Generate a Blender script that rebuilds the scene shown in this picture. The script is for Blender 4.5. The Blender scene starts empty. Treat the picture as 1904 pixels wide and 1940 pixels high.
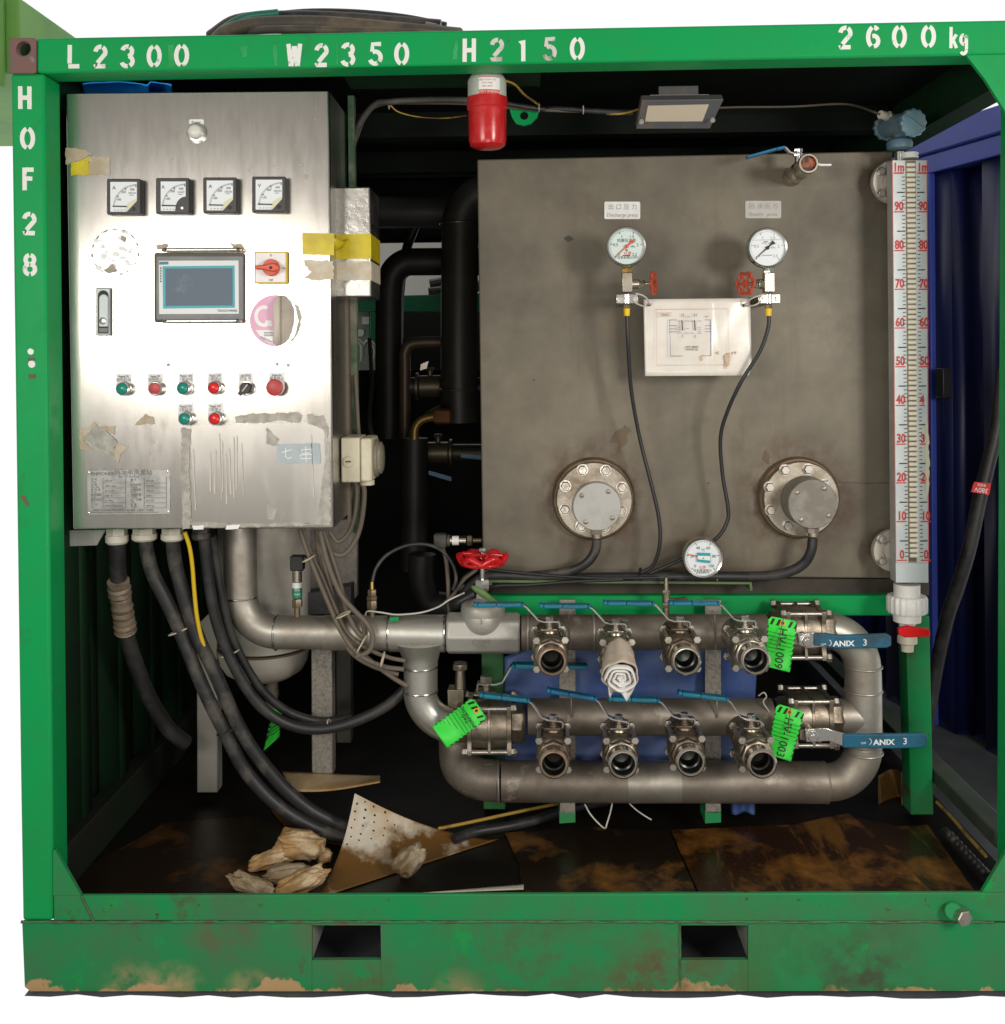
import bpy, math, random
from math import sin, cos, pi, radians, tan
from mathutils import Vector, Matrix, noise as mnoise
random.seed(7)
SC = bpy.context.scene
COL = SC.collection
# ------------------------------------------------------------------ camera
F, D = 2021.0, 2.4                       # focal length in the units the photo was measured in (1904 wide), distance to the frame
YAW, PITCH, ROLL = radians(1.16), radians(.5), radians(.6)
fw = Vector((-sin(YAW), cos(YAW), 0)); rt = Vector((cos(YAW), sin(YAW), 0)); up = Vector((0, 0, 1))
f2 = fw*cos(PITCH) - up*sin(PITCH); u2 = up*cos(PITCH) + fw*sin(PITCH)
r3 = rt*cos(ROLL) - u2*sin(ROLL); u3 = u2*cos(ROLL) + rt*sin(ROLL)
CX, CY = 952.0, 970.0 - 277.0
CAM = Vector((0, -D, 0))
def P(px, py, y=0.0):
    """world point that stands at depth y behind the front of the frame and shows at px,py"""
    d = f2*F + r3*(px-CX) - u3*(py-CY)
    return CAM + d*((y-CAM.y)/d.y)
CAM.z = -P(952, 1878, 0).z
cd = bpy.data.cameras.new('camera'); cam = bpy.data.objects.new('camera', cd); COL.objects.link(cam)
cam.matrix_world = Matrix(((r3.x, u3.x, -f2.x, CAM.x), (r3.y, u3.y, -f2.y, CAM.y), (r3.z, u3.z, -f2.z, CAM.z), (0, 0, 0, 1)))
cd.sensor_fit = 'HORIZONTAL'; cd.sensor_width = 36; cd.lens = 36*F/1904
cd.shift_y = -277.0/1904; cd.clip_end = 100; cd.clip_start = .05
SC.camera = cam
# ------------------------------------------------------------------ world and lamps
wd = bpy.data.worlds.new('World'); SC.world = wd; wd.use_nodes = True
nt = wd.node_tree; bg = nt.nodes['Background']
tc = nt.nodes.new('ShaderNodeTexCoord'); sx = nt.nodes.new('ShaderNodeSeparateXYZ'); rp = nt.nodes.new('ShaderNodeValToRGB')
mr = nt.nodes.new('ShaderNodeMapRange'); mr.inputs['From Min'].default_value = -1; mr.inputs['From Max'].default_value = 1
nt.links.new(tc.outputs['Generated'], sx.inputs[0]); nt.links.new(sx.outputs['Y'], mr.inputs['Value']); nt.links.new(mr.outputs[0], rp.inputs[0])
rp.color_ramp.elements[0].position = .42; rp.color_ramp.elements[0].color = (.31, .295, .27, 1)   # the dim yard behind the photographer
rp.color_ramp.elements[1].position = .62; rp.color_ramp.elements[1].color = (1.02, 1.02, 1.03, 1)  # the white backdrop
nt.links.new(rp.outputs[0], bg.inputs['Color']); bg.inputs['Strength'].default_value = 1.0
def area(name, loc, target, size, power, col):
    l = bpy.data.lights.new(name, 'AREA'); l.shape = 'RECTANGLE'; l.size, l.size_y = size; l.energy = power; l.color = col
    o = bpy.data.objects.new(name, l); COL.objects.link(o); o.location = loc
    o.rotation_euler = (Vector(target)-Vector(loc)).to_track_quat('-Z', 'Y').to_euler()
area('lamp_left', (-1.45, -2.40, 1.66), (0, .2, 1.2), (1.0, .5), 25, (1, .95, .87))
area('lamp_right', (1.9, -2.3, 1.75), (.2, .3, 1.1), (.6, .6), 42, (1, .95, .88))
area('low_fill', (.15, -2.9, .95), (.1, .3, .9), (1.2, .5), 15, (1, .95, .88))  # added fill without a real source, reaches the vessel below the cabinet
SC.view_settings.view_transform = 'Standard'; SC.view_settings.look = 'None'
SC.view_settings.exposure = 0; SC.view_settings.gamma = 1; SC.view_settings.use_curve_mapping = False
SC.cycles.max_bounces = 8; SC.cycles.use_denoising = True
# ------------------------------------------------------------------ materials
def srgb(r, g, b):
    f = lambda c: (c/255/12.92) if c/255 <= .04045 else ((c/255+.055)/1.055)**2.4
    return (f(r), f(g), f(b))
def mat(name, col, rough=.5, metal=0, col2=None, scale=6, lo=.45, hi=.62, rough2=None, bump=0, bscale=60, stretch=(1, 1, 1),
        col3=None, scale3=30, lo3=.6, hi3=.68, spec=.5, trans=0, coat=0, emit=None, detail=6, zmask=None, extra=(), halo=()):
    m = bpy.data.materials.new(name); m.use_nodes = True
    n, L = m.node_tree.nodes, m.node_tree.links
    b = n['Principled BSDF']
    b.inputs['Base Color'].default_value = (*col, 1); b.inputs['Roughness'].default_value = rough; b.inputs['Metallic'].default_value = metal
    b.inputs['Specular IOR Level'].default_value = spec
    if trans: b.inputs['Transmission Weight'].default_value = trans
    if coat: b.inputs['Coat Weight'].default_value = coat; b.inputs['Coat Roughness'].default_value = .15
    if emit: b.inputs['Emission Color'].default_value = (*emit, 1); b.inputs['Emission Strength'].default_value = 1
    t = n.new('ShaderNodeTexCoord'); mp = n.new('ShaderNodeMapping'); mp.inputs['Scale'].default_value = stretch
    L.new(t.outputs['Object'], mp.inputs[0])
    def noise(sc, det=detail):
        x = n.new('ShaderNodeTexNoise'); x.inputs['Scale'].default_value = sc; x.inputs['Detail'].default_value = det
        x.inputs['Roughness'].default_value = .65; L.new(mp.outputs[0], x.inputs['Vector']); return x
    def ramp(src, a, c):
        x = n.new('ShaderNodeMapRange'); x.inputs['From Min'].default_value = a; x.inputs['From Max'].default_value = c
        L.new(src, x.inputs['Value']); return x.outputs[0]
    cur = None
    if col2:
        x = noise(scale); fac = ramp(x.outputs['Fac'], lo, hi)
        mx = n.new('ShaderNodeMix'); mx.data_type = 'RGBA'; mx.inputs[6].default_value = (*col, 1); mx.inputs[7].default_value = (*col2, 1)
        L.new(fac, mx.inputs[0]); cur = mx.outputs[2]
        if rough2 is not None:
            mm = n.new('ShaderNodeMapRange'); mm.inputs['To Min'].default_value = rough; mm.inputs['To Max'].default_value = rough2
            L.new(fac, mm.inputs['Value']); L.new(mm.outputs[0], b.inputs['Roughness'])
    if col3:
        x = noise(scale3); fac = ramp(x.outputs['Fac'], lo3, hi3)
        if zmask:                                   # wear that is confined to a height band of the part
            sp = n.new('ShaderNodeSeparateXYZ'); L.new(t.outputs['Object'], sp.inputs[0])
            zm = ramp(sp.outputs['Z'], zmask[0], zmask[1])
            mu = n.new('ShaderNodeMath'); mu.operation = 'ADD'; L.new(x.outputs['Fac'], mu.inputs[0]); 
            ms = n.new('ShaderNodeMath'); ms.operation = 'MULTIPLY_ADD'; L.new(zm, ms.inputs[0]); ms.inputs[1].default_value = .55; ms.inputs[2].default_value = -.4
            L.new(ms.outputs[0], mu.inputs[1]); fac = ramp(mu.outputs[0], lo3, hi3)
        mx = n.new('ShaderNodeMix'); mx.data_type = 'RGBA'
        mx.inputs[6].default_value = (*col, 1); mx.inputs[7].default_value = (*col3, 1)
        if cur: L.new(cur, mx.inputs[6])
        L.new(fac, mx.inputs[0]); cur = mx.outputs[2]
    for ec, es, el, eh, est in extra:                # further wear: colour, scale, thresholds, stretch
        m2 = n.new('ShaderNodeMapping'); m2.inputs['Scale'].default_value = est; m2.inputs['Location'].default_value = (es, el*9, 1.7); L.new(t.outputs['Object'], m2.inputs[0])
        x = n.new('ShaderNodeTexNoise'); x.inputs['Scale'].default_value = es; x.inputs['Detail'].default_value = 8; x.inputs['Roughness'].default_value = .7
        L.new(m2.outputs[0], x.inputs['Vector']); fac = ramp(x.outputs['Fac'], el, eh)
        mx = n.new('ShaderNodeMix'); mx.data_type = 'RGBA'; mx.inputs[6].default_value = (*col, 1); mx.inputs[7].default_value = (*ec, 1)
        if cur: L.new(cur, mx.inputs[6])
        L.new(fac, mx.inputs[0]); cur = mx.outputs[2]
    for hx, hz, r0_, r1_, hc in halo:                # rust bled out of a fitting: strong at its rim, broken up by noise
        sp = n.new('ShaderNodeSeparateXYZ'); L.new(t.outputs['Object'], sp.inputs[0]); cb_ = n.new('ShaderNodeCombineXYZ'); L.new(sp.outputs['X'], cb_.inputs['X']); L.new(sp.outputs['Z'], cb_.inputs['Z'])
        ds = n.new('ShaderNodeVectorMath'); ds.operation = 'DISTANCE'; ds.inputs[1].default_value = (hx, 0, hz); L.new(cb_.outputs[0], ds.inputs[0])
        f1 = ramp(ds.outputs['Value'], r1_, r0_); x = noise(17, 9); ad = n.new('ShaderNodeMath'); ad.operation = 'MULTIPLY'; L.new(f1, ad.inputs[0])
        L.new(ramp(x.outputs['Fac'], .40, .60), ad.inputs[1]); mx = n.new('ShaderNodeMix'); mx.data_type = 'RGBA'; mx.inputs[7].default_value = (*hc, 1)
        L.new(cur, mx.inputs[6]); L.new(ad.outputs[0], mx.inputs[0]); cur = mx.outputs[2]
    if cur: L.new(cur, b.inputs['Base Color'])
    if bump:
        x = noise(bscale, 4); bp = n.new('ShaderNodeBump'); bp.inputs['Strength'].default_value = bump; bp.inputs['Distance'].default_value = .002
        L.new(x.outputs['Fac'], bp.inputs['Height']); L.new(bp.outputs[0], b.inputs['Normal'])
    return m
GREEN = (.002, .34, .088)
M = {}
M['green'] = mat('green_paint', GREEN, .42, 0, (.008, .30, .075), 5, .45, .7, .6, .12, 40, col3=(.02, .22, .06), scale3=9, lo3=.6, hi3=.75, spec=.22, extra=[((.05, .13, .05), 24, .66, .72, (1, 1, 1)), ((.20, .42, .22), 70, .71, .74, (1, 1, .15)), ((.03, .05, .03), 38, .72, .75, (1, 1, 1))])
M['greenworn'] = mat('worn_green_paint', (.008, .27, .08), .5, 0, (.055, .18, .075), 4, .4, .66, .62, .2, 50, col3=(.09, .055, .035), scale3=7, lo3=.6, hi3=.72, spec=.25, extra=[((.006, .32, .07), 11, .60, .70, (1, 1, 1)), ((.07, .05, .03), 30, .64, .68, (1, 1, 1)), ((.26, .34, .24), 60, .70, .73, (.12, 1, 1))])
M['greenpeel'] = mat('peeled_green_paint', (.012, .25, .08), .52, 0, (.055, .18, .075), 4, .38, .66, .62, .2, 50, col3=(.46, .30, .15), scale3=4.2, lo3=.615, hi3=.64, zmask=(.11, -.005), spec=.25, extra=[((.008, .31, .07), 8, .62, .70, (1, 1, 1)), ((.10, .055, .035), 5, .62, .70, (1, 1, 1)), ((.05, .045, .03), 34, .66, .70, (1, 1, 1)), ((.30, .38, .26), 60, .70, .73, (.12, 1, 1))], halo=[(P(1255, 1840, 0).x, P(1255, 1840, 0).z, 0.01, 0.12, (.13, .060, .032)), (P(1375, 1862, 0).x, P(1375, 1862, 0).z, 0.01, 0.12, (.13, .060, .032)), (P(1190, 1880, 0).x, P(1190, 1880, 0).z, 0.0, 0.09, (.13, .060, .032)), (P(250, 1888, 0).x, P(250, 1888, 0).z, 0.0, 0.09, (.50, .33, .17)), (P(330, 1886, 0).x, P(330, 1886, 0).z, 0.0, 0.085, (.50, .33, .17)), (P(470, 1888, 0).x, P(470, 1888, 0).z, 0.0, 0.07, (.50, .33, .17)), (P(870, 1888, 0).x, P(870, 1888, 0).z, 0.0, 0.07, (.50, .33, .17)), (P(700, 1880, 0).x, P(700, 1880, 0).z, 0.0, 0.1, (.13, .060, .032)), (P(420, 1760, 0).x, P(420, 1760, 0).z, 0.0, 0.1, (.14, .10, .06)), (P(640, 1758, 0).x, P(640, 1758, 0).z, 0.0, 0.12, (.14, .10, .06)), (P(1500, 1790, 0).x, P(1500, 1790, 0).z, 0.02, 0.3, (.03, .19, .06)), (P(1000, 1800, 0).x, P(1000, 1800, 0).z, 0.05, 0.3, (.055, .165, .06)), (P(1640, 1860, 0).x, P(1640, 1860, 0).z, 0.0, 0.16, (.06, .075, .045))])
M['greenshade'] = mat('shaded_green_paint', (.005, .032, .010), .65, 0, (.008, .02, .010), 6, spec=.25)  # frame green darkened, the shade inside is put into the colour
M['roofshade'] = mat('shaded_roof_paint', (.003, .008, .004), .7, 0, (.003, .005, .0035), 3, spec=.2)  # roof taken near black, its shade is painted in
M['rustpaint'] = mat('rusty_red_primer', (.19, .10, .09), .6, 0, (.10, .12, .08), 12, .45, .6, .5, .3, 60, col3=(.26, .22, .2), scale3=30, lo3=.6, hi3=.7)
M['weld'] = mat('weld_seam', (.03, .17, .06), .6, 0, (.08, .06, .04), 20, .45, .6, None, .3, 80)
M['white'] = mat('white_stencil_paint', (.82, .84, .80), .6, 0, (.10, .34, .16), 26, .58, .68)
M['whiteworn'] = mat('worn_stencil_paint', (.62, .62, .58), .6, 0, (.25, .27, .2), 24, .5, .6)
M['steel'] = mat('brushed_cabinet_steel', (.60, .58, .55), .27, 1, (.52, .5, .47), 30, .4, .6, .38, .16, 8, (1, 1, .12), detail=8)
M['cabinet'] = mat('cabinet_door_steel', (.58, .555, .515), .20, 1, (.50, .48, .45), 40, .35, .65, .26, .16, 3.2, (1, 1, .22), col3=(.40, .41, .40), scale3=5, lo3=.5, hi3=.72, detail=10, extra=[((.33, .32, .30), 14, .58, .76, (1, 1, .05)), ((.28, .27, .25), 55, .67, .71, (1, 1, 1)), ((.42, .40, .36), 9, .60, .72, (1, 1, .6))])
M['steelbox'] = mat('dented_box_steel', (.62, .60, .56), .22, 1, (.45, .44, .4), 9, .4, .6, .36, .9, 9)
M['chrome'] = mat('bright_steel', (.72, .71, .69), .2, 1, (.5, .48, .45), 30, .5, .7, .35)
M['pipe'] = mat('dusty_stainless_pipe', (.47, .45, .40), .42, .75, (.30, .26, .21), 7, .42, .68, .55, .12, 30)
M['castlight'] = mat('satin_cast_steel', (.50, .49, .45), .48, .55, (.34, .30, .24), 9, .5, .7, .6, .15, 70)
M['pipebright'] = mat('cleaner_stainless_pipe', (.56, .55, .51), .36, .8, (.42, .40, .35), 9, .45, .68, .5, .14, 24)
M['pipebrown'] = mat('oily_brown_pipe', (.285, .25, .21), .46, .6, (.15, .12, .095), 5, .38, .64, .6, .14, 40, col3=(.40, .36, .31), scale3=13, lo3=.60, hi3=.70, extra=[((.46, .43, .38), 22, .66, .70, (.35, 1, 1)), ((.09, .065, .045), 10, .62, .74, (1, 1, 1))])
M['pipeblack'] = mat('dark_pipe', (.018, .017, .015), .5, 0, (.03, .028, .022), 5)
M['valve'] = mat('cast_valve_steel', (.40, .35, .28), .36, .95, (.20, .16, .12), 22, .42, .66, .5, .18, 90)
M['valvebright'] = mat('turned_valve_steel', (.58, .53, .45), .26, 1, (.36, .30, .23), 30, .5, .7, .4)
M['bolt'] = mat('bolt_steel', (.56, .53, .48), .34, .95, (.33, .29, .24), 40, .45, .7, .5)
M['bore'] = mat('shaded_bore', (.010, .009, .007), .5, 0, spec=.3)  # shade inside the hole put into the colour instead of bare steel
M['boresteel'] = mat('shiny_bore', (.055, .058, .055), .3, .8)
M['bluegrip'] = mat('blue_vinyl_grip', (.006, .16, .34), .38, 0, (.02, .10, .17), 20, .52, .7, .5)
M['tealgrip'] = mat('teal_vinyl_grip', (.006, .17, .27), .38, 0, (.015, .10, .14), 20, .52, .7, .5)
M['bluegripworn'] = mat('grimy_blue_grip', (.012, .12, .21), .42, 0, (.02, .055, .08), 9, .46, .64, .6)
M['tank'] = mat('tank_grey_paint', (.198, .170, .122), .48, .1, (.110, .097, .073), 2.1, .36, .64, .6, .22, 7, col3=(.115, .092, .066), scale3=5, lo3=.56, hi3=.78, extra=[((.13, .105, .075), 9, .54, .72, (1, 1, .10)), ((.26, .23, .18), 60, .70, .74, (1, 1, .5)), ((.17, .105, .055), 4, .66, .80, (1, 1, .6))], halo=[(P(1124, 944, .47).x, P(1124, 944, .47).z, .105, .185, (.095, .05, .024)), (P(1511, 942, .47).x, P(1511, 942, .47).z, .105, .19, (.095, .05, .024)), (P(1690, 346, .47).x, P(1690, 346, .47).z, .05, .12, (.085, .052, .03)), (P(1690, 1042, .47).x, P(1690, 1042, .47).z, .05, .11, (.085, .052, .03)), (P(1332, 1057, .47).x, P(1332, 1050, .47).z, .03, .09, (.15, .09, .05)), (P(1172, 620, .47).x, P(1172, 620, .47).z, .01, .05, (.19, .10, .04)), (P(1330, 1100, .47).x, P(1330, 1100, .47).z, .02, .22, (.12, .085, .055))])
M['tankshade'] = mat('tank_underside_shade', (.06, .042, .03), .65, 0, (.035, .026, .02), 8)  # shade under the tank painted as dark brown
M['rust'] = mat('rust_stain', (.19, .105, .05), .75, 0, (.135, .10, .07), 14, .4, .6)
M['flange'] = mat('flange_steel', (.40, .36, .30), .42, .85, (.25, .20, .145), 14, .45, .65, .55, .2, 80)
M['flangering'] = mat('rusty_flange_ring', (.23, .165, .105), .55, .5, (.14, .10, .065), 20, .45, .65)
M['flangewhite'] = mat('pale_flange', (.52, .48, .42), .45, .35, (.30, .22, .14), 9, .52, .7)
M['castgrey'] = mat('cast_grey_paint', (.22, .20, .17), .6, .2, (.30, .28, .25), 25, .45, .65, None, .3, 150)
M['capwhite'] = mat('pale_grey_cap', (.47, .465, .44), .45, .1, (.40, .39, .36), 12)
M['black'] = mat('black_plastic', (.018, .018, .02), .45)
M['rubber'] = mat('black_rubber_hose', (.020, .020, .022), .42, 0, (.05, .047, .043), 12, .45, .66, .65, .2, 60, extra=[((.12, .105, .08), 34, .68, .72, (1, 1, .5))])
M['rubberdusty'] = mat('dusty_rubber_hose', (.026, .026, .028), .42, 0, (.10, .088, .07), 11, .48, .66, .7, .2, 60, extra=[((.17, .14, .10), 26, .66, .70, (1, 1, .5)), ((.13, .12, .10), 50, .68, .71, (1, 1, .3))])
M['hoseroof'] = mat('muddy_hose', (.07, .06, .048), .6, 0, (.16, .125, .08), 9, .48, .66, None, .2, 50)
M['greenhose'] = mat('green_hose', (.01, .18, .12), .4)
M['wirebrown'] = mat('dusty_grey_cable', (.15, .122, .092), .6, 0, (.13, .105, .08), 20, .45, .65)
M['wireblack'] = mat('thin_black_cable', (.02, .021, .023), .4)
M['wirewhite'] = mat('white_wire', (.55, .53, .48), .5)
M['wireyellow'] = mat('yellow_wire', (.72, .48, .02), .4)
M['wiredim'] = mat('grimy_yellow_wire', (.42, .26, .04), .5, 0, (.12, .07, .02), 14, .5, .6)
M['tie'] = mat('beige_cable_tie', (.55, .47, .35), .5)
M['tapewrap'] = mat('brown_plastic_wrap', (.26, .20, .14), .4, 0, (.14, .105, .075), 16, .45, .6, None, .5, 40, (1, 1, 3))
M['cream'] = mat('cream_plastic', (.66, .62, .47), .42, 0, (.55, .5, .36), 10)
M['gland'] = mat('pale_nylon_gland', (.60, .58, .49), .45, 0, (.5, .47, .38), 12)
M['lens'] = mat('grimy_clear_lens', (.55, .50, .38), .12, 0, trans=.6)
M['meterblack'] = mat('charcoal_meter_case', (.035, .035, .038), .42)
M['dial'] = mat('white_dial', (.80, .84, .87), .4)
M['dialgreen'] = mat('mint_dial', (.66, .77, .74), .4)
M['cornercream'] = mat('yellowed_corner', (.70, .68, .48), .4)
M['ink'] = mat('black_print', (.02, .02, .022), .6)
M['inkgrey'] = mat('faded_grey_print', (.33, .33, .33), .6)
M['inkred'] = mat('red_print', (.62, .035, .03), .5)
M['inkblue'] = mat('blue_print', (.12, .16, .35), .6)
M['inkorange'] = mat('faint_orange_line', (.62, .42, .30), .6)
M['bezel'] = mat('grey_bezel', (.17, .175, .185), .45, 0, (.22, .225, .23), 14)
M['panelwhite'] = mat('pale_panel_film', (.66, .69, .70), .35)
M['teal'] = mat('teal_film', (.006, .36, .42), .4)
M['screen'] = mat('grey_touch_glass', (.15, .19, .24), .6, 0, (.28, .32, .36), 13, .56, .78, .6, spec=.2)
M['label'] = mat('white_label', (.88, .88, .88), .45, 0, (.80, .79, .78), 14)
M['labelgrey'] = mat('worn_grey_label', (.50, .48, .45), .5, 0, (.58, .55, .51), 12)
M['yellow'] = mat('yellow_plate', (.62, .42, .02), .4)
M['yellowtape'] = mat('yellow_tape', (.66, .53, .005), .35, 0, (.52, .40, .01), 12)
M['beigetape'] = mat('flaking_beige_tape', (.58, .50, .37), .7, 0, (.66, .62, .52), 25, .45, .6, None, .3, 80)
M['kraft'] = mat('brown_paper_residue', (.45, .36, .25), .7, 0, (.55, .49, .40), 18)
M['residue'] = mat('grey_adhesive_residue', (.36, .345, .31), .65, .4, (.50, .48, .43), 40, .4, .6, None, .4, 120)
M['residuedark'] = mat('dull_grimy_steel', (.42, .405, .38), .30, 1, (.48, .465, .44), 5, .4, .7, .44, .12, 8, (1, 1, .3))
M['drip'] = mat('dried_drip', (.62, .59, .53), .6, .0)
M['tapeblue'] = mat('pale_blue_tape', (.40, .47, .50), .5, 0, (.46, .52, .54), 20)
M['chalk'] = mat('white_marker', (.85, .87, .88), .6)
M['nameplate'] = mat('engraved_nameplate', (.44, .44, .43), .38, .85, (.30, .30, .29), 16, .42, .62, .5)
M['engrave'] = mat('engraved_ink', (.10, .10, .105), .5)
M['pink'] = mat('pink_sticker', (.80, .40, .58), .45, 0, (.78, .46, .62), 8)
M['flapbeige'] = mat('sticker_back', (.62, .55, .48), .6)
M['gluebrown'] = mat('grey_glue_patch', (.31, .28, .235), .55, .4, (.38, .34, .29), 14)
M['redbutton'] = mat('dull_red_button', (.46, .045, .05), .4)
M['redlit'] = mat('bright_red_button', (.72, .012, .012), .25)
M['greenbutton'] = mat('teal_green_button', (.004, .25, .18), .22)
M['redknob'] = mat('red_orange_knob', (.66, .085, .035), .4)
M['lampwhite'] = mat('white_lamp_cap', (.72, .72, .66), .25)
M['brass'] = mat('brass', (.62, .42, .13), .3, 1)
M['redwheel'] = mat('red_handwheel', (.62, .006, .012), .22, 0, coat=.4)
M['redrusty'] = mat('rusty_red_wheel', (.48, .07, .035), .5, 0, (.24, .07, .04), 40, .5, .65)
M['yellowcap'] = mat('yellow_cap', (.85, .55, .0), .4)
M['paper'] = mat('laminated_paper', (.86, .82, .76), .22, 0, (.78, .72, .64), 9, .45, .65, None, .10, 14)
M['paperstain'] = mat('rust_spot', (.50, .30, .15), .5, 0, (.62, .47, .33), 30, .4, .6)
M['ledge'] = mat('red_scale_edge', (.58, .12, .10), .5)
M['scaleplate'] = mat('scale_plate', (.56, .62, .64), .45, .1, (.66, .69, .70), 16, .45, .65)
M['roller'] = mat('ivory_roller', (.86, .82, .70), .4)
M['pvc'] = mat('white_pvc', (.80, .79, .76), .35)
M['pvcold'] = mat('yellowed_pvc', (.68, .64, .52), .4)
M['redplastic'] = mat('red_plastic', (.74, .006, .01), .3)
M['transmit'] = mat('blue_grey_paint', (.10, .19, .25), .45, 0, (.19, .20, .18), 9, .5, .7, .6)
M['transmitcap'] = mat('chipped_blue_cap', (.15, .29, .37), .35, .2, (.25, .36, .42), 12)
M['redlamp'] = mat('red_lamp_dome', (.52, .012, .016), .22, 0, (.58, .04, .04), 14, .5, .7, .35)
M['lampbase'] = mat('dusty_lamp_base', (.50, .53, .46), .5, 0, (.2, .42, .22), 8, .55, .75)
M['flood'] = mat('grey_floodlight', (.10, .105, .115), .45, 0, (.16, .13, .1), 8)
M['floodglass'] = mat('amber_led_panel', (.60, .52, .40), .4)
M['bluebag'] = mat('blue_plastic_bag', (.01, .25, .85), .3, 0, (.02, .32, .90), 8)
M['tarp'] = mat('blue_tarpaulin', (.05, .10, .30), .45, 0, (.09, .14, .32), 6, .4, .6, .6, .4, 14)
M['rag'] = mat('white_rag', (.80, .79, .77), .8, 0, (.72, .66, .58), 20, .62, .75)
M['ragdirty'] = mat('stained_rag', (.58, .50, .40), .8, 0, (.40, .30, .2), 14)
M['tag'] = mat('fluorescent_green_tag', (.05, .80, .07), .45)
M['tagorange'] = mat('orange_eyelet', (.85, .38, .03), .5)
M['leaf'] = mat('green_leaf', (.14, .24, .07), .5, 0, (.10, .19, .06), 40)
M['floor'] = mat('oily_black_floor', (.007, .006, .004), .4, 0, (.016, .010, .005), 5, .5, .7, .5, spec=.3)
M['pad'] = mat('oil_soaked_pad', (.028, .012, .004), .30, 0, (.22, .09, .014), 4.5, .49, .66, .45, .35, 60, col3=(.34, .19, .06), scale3=95, lo3=.66, hi3=.71, spec=.45, extra=[((.16, .07, .012), 2.6, .52, .60, (3, .5, 1)), ((.012, .007, .004), 6, .60, .72, (1, 1, 1))])
M['pad'].name = 'oil_soaked_pad'
M['padlight'] = mat('half_soaked_pad', (.47, .36, .21), .5, 0, (.30, .17, .055), 7, .4, .66, .4, .25, 50)
M['flap'] = mat('curled_pad', (.60, .55, .46), .5, 0, (.46, .33, .17), 9, .40, .62, .4, .2, 60, col3=(.15, .07, .014), scale3=7, lo3=.46, hi3=.60, zmask=(.37, .185))
M['padwet'] = mat('wet_brown_pad', (.13, .062, .014), .25, 0, (.21, .115, .03), 9, .42, .62, .35, .35, 40)
M['paddry'] = mat('dry_pad_corner', (.60, .56, .49), .6, 0, (.50, .38, .22), 8, .5, .7, None, .2, 60)
M['glove'] = mat('stained_tan_cloth', (.42, .25, .10), .55, 0, (.20, .095, .03), 7, .42, .64, None, .2, 90, extra=[((.60, .47, .30), 6, .56, .70, (1, 1, 1)), ((.07, .035, .012), 11, .60, .72, (1, 1, 1))])
M['glovegrey'] = mat('stained_grey_cloth', (.25, .18, .10), .65, 0, (.11, .066, .028), 7, .42, .64, None, .2, 90, extra=[((.40, .34, .24), 6, .56, .70, (1, 1, 1)), ((.05, .028, .012), 11, .60, .72, (1, 1, 1))])
M['speckle'] = mat('speckled_grey_steel', (.30, .28, .245), .5, .4, (.20, .18, .155), 130, .45, .6, .6, .15, 90)
M['vessel'] = mat('grey_vessel_steel', (.56, .53, .47), .5, .25, (.42, .38, .32), 5, .4, .68, .55, .1, 80, extra=[((.16, .12, .09), 60, .66, .71, (1, 1, 1))])
M['unlitblack'] = mat('unlit_depth_black', (.006, .006, .006), .7)  # black that stands for the unlit depth at the back
M['blacklag'] = mat('black_lagging', (.020, .020, .019), .5, 0, (.034, .032, .028), 4)
M['backgreen'] = mat('far_green_paint', (.008, .16, .075), .5)
M['backgrey'] = mat('far_grey_panel', (.34, .37, .31), .6, 0, (.27, .30, .25), 3)
M['shackle'] = mat('grey_shackle', (.42, .43, .40), .5, .3)
M['blue'] = mat('lit_blue_paint', (.045, .08, .44), .45, 0, (.035, .06, .36), 3, .4, .7, extra=[((.03, .03, .10), 30, .64, .70, (1, 1, 1))])  # container blue brightened as if lit by the sky
M['blueshade'] = mat('shaded_blue_paint', (.006, .010, .075), .42, 0, (.009, .014, .06), 3)  # same container blue with the wall's shade put into the colour
M['palegreen'] = mat('pale_green_panel', (.20, .46, .10), .6, 0, (.16, .38, .09), 3)
M['ground'] = mat('dark_concrete', (.065, .07, .077), .65, 0, (.10, .105, .114), 5, .45, .7, None, .2, 30)
M['sensorlabel'] = mat('green_sensor_label', (.02, .24, .13), .4)
M['connector'] = mat('black_connector', (.022, .022, .024), .5, 0, (.10, .085, .065), 18, .5, .7)
M['connectorgrey'] = mat('dusty_connector', (.10, .09, .075), .6, 0, (.05, .045, .04), 18)
M['hex'] = mat('dull_brass_hex', (.25, .19, .13), .45, .8)
M['reflabel'] = mat('red_cable_label', (.68, .02, .02), .4)
# ------------------------------------------------------------------ objects and meshes
ORG = {}
def thing(name, label, cat, loc=(0, 0, 0), group=None):
    o = bpy.data.objects.new(name, None); COL.objects.link(o); o.location = loc; o.empty_display_size = .05
    o['label'] = label; o['category'] = cat
    if group: o['group'] = group
    ORG[o.name] = Vector(loc); return o
def tag(o, label, cat, group=None):
    o['label'] = label; o['category'] = cat
    if group: o['group'] = group
    return o
def perp(a):
    a = a.normalized(); t = Vector((0, 0, 1)) if abs(a.z) < .9 else Vector((1, 0, 0))
    u = a.cross(t).normalized(); return u, a.cross(u).normalized()
def smooth(pts, k=6, closed=False):
    pts = [Vector(p) for p in pts]; n = len(pts)
    if n < 3 and not closed: return pts
    out = []
    for i in range(n if closed else n-1):
        p1, p2 = pts[i], pts[(i+1) % n]
        p0 = pts[i-1] if (closed or i > 0) else p1*2-p2
        p3 = pts[(i+2) % n] if (closed or i+2 < n) else p2*2-p1
        for j in range(k):
            t = j/k
            out.append(.5*((2*p1)+(p2-p0)*t+(2*p0-5*p1+4*p2-p3)*t*t+(3*p1-p0-3*p2+p3)*t**3))
    if not closed: out.append(pts[-1])
    return out
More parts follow.
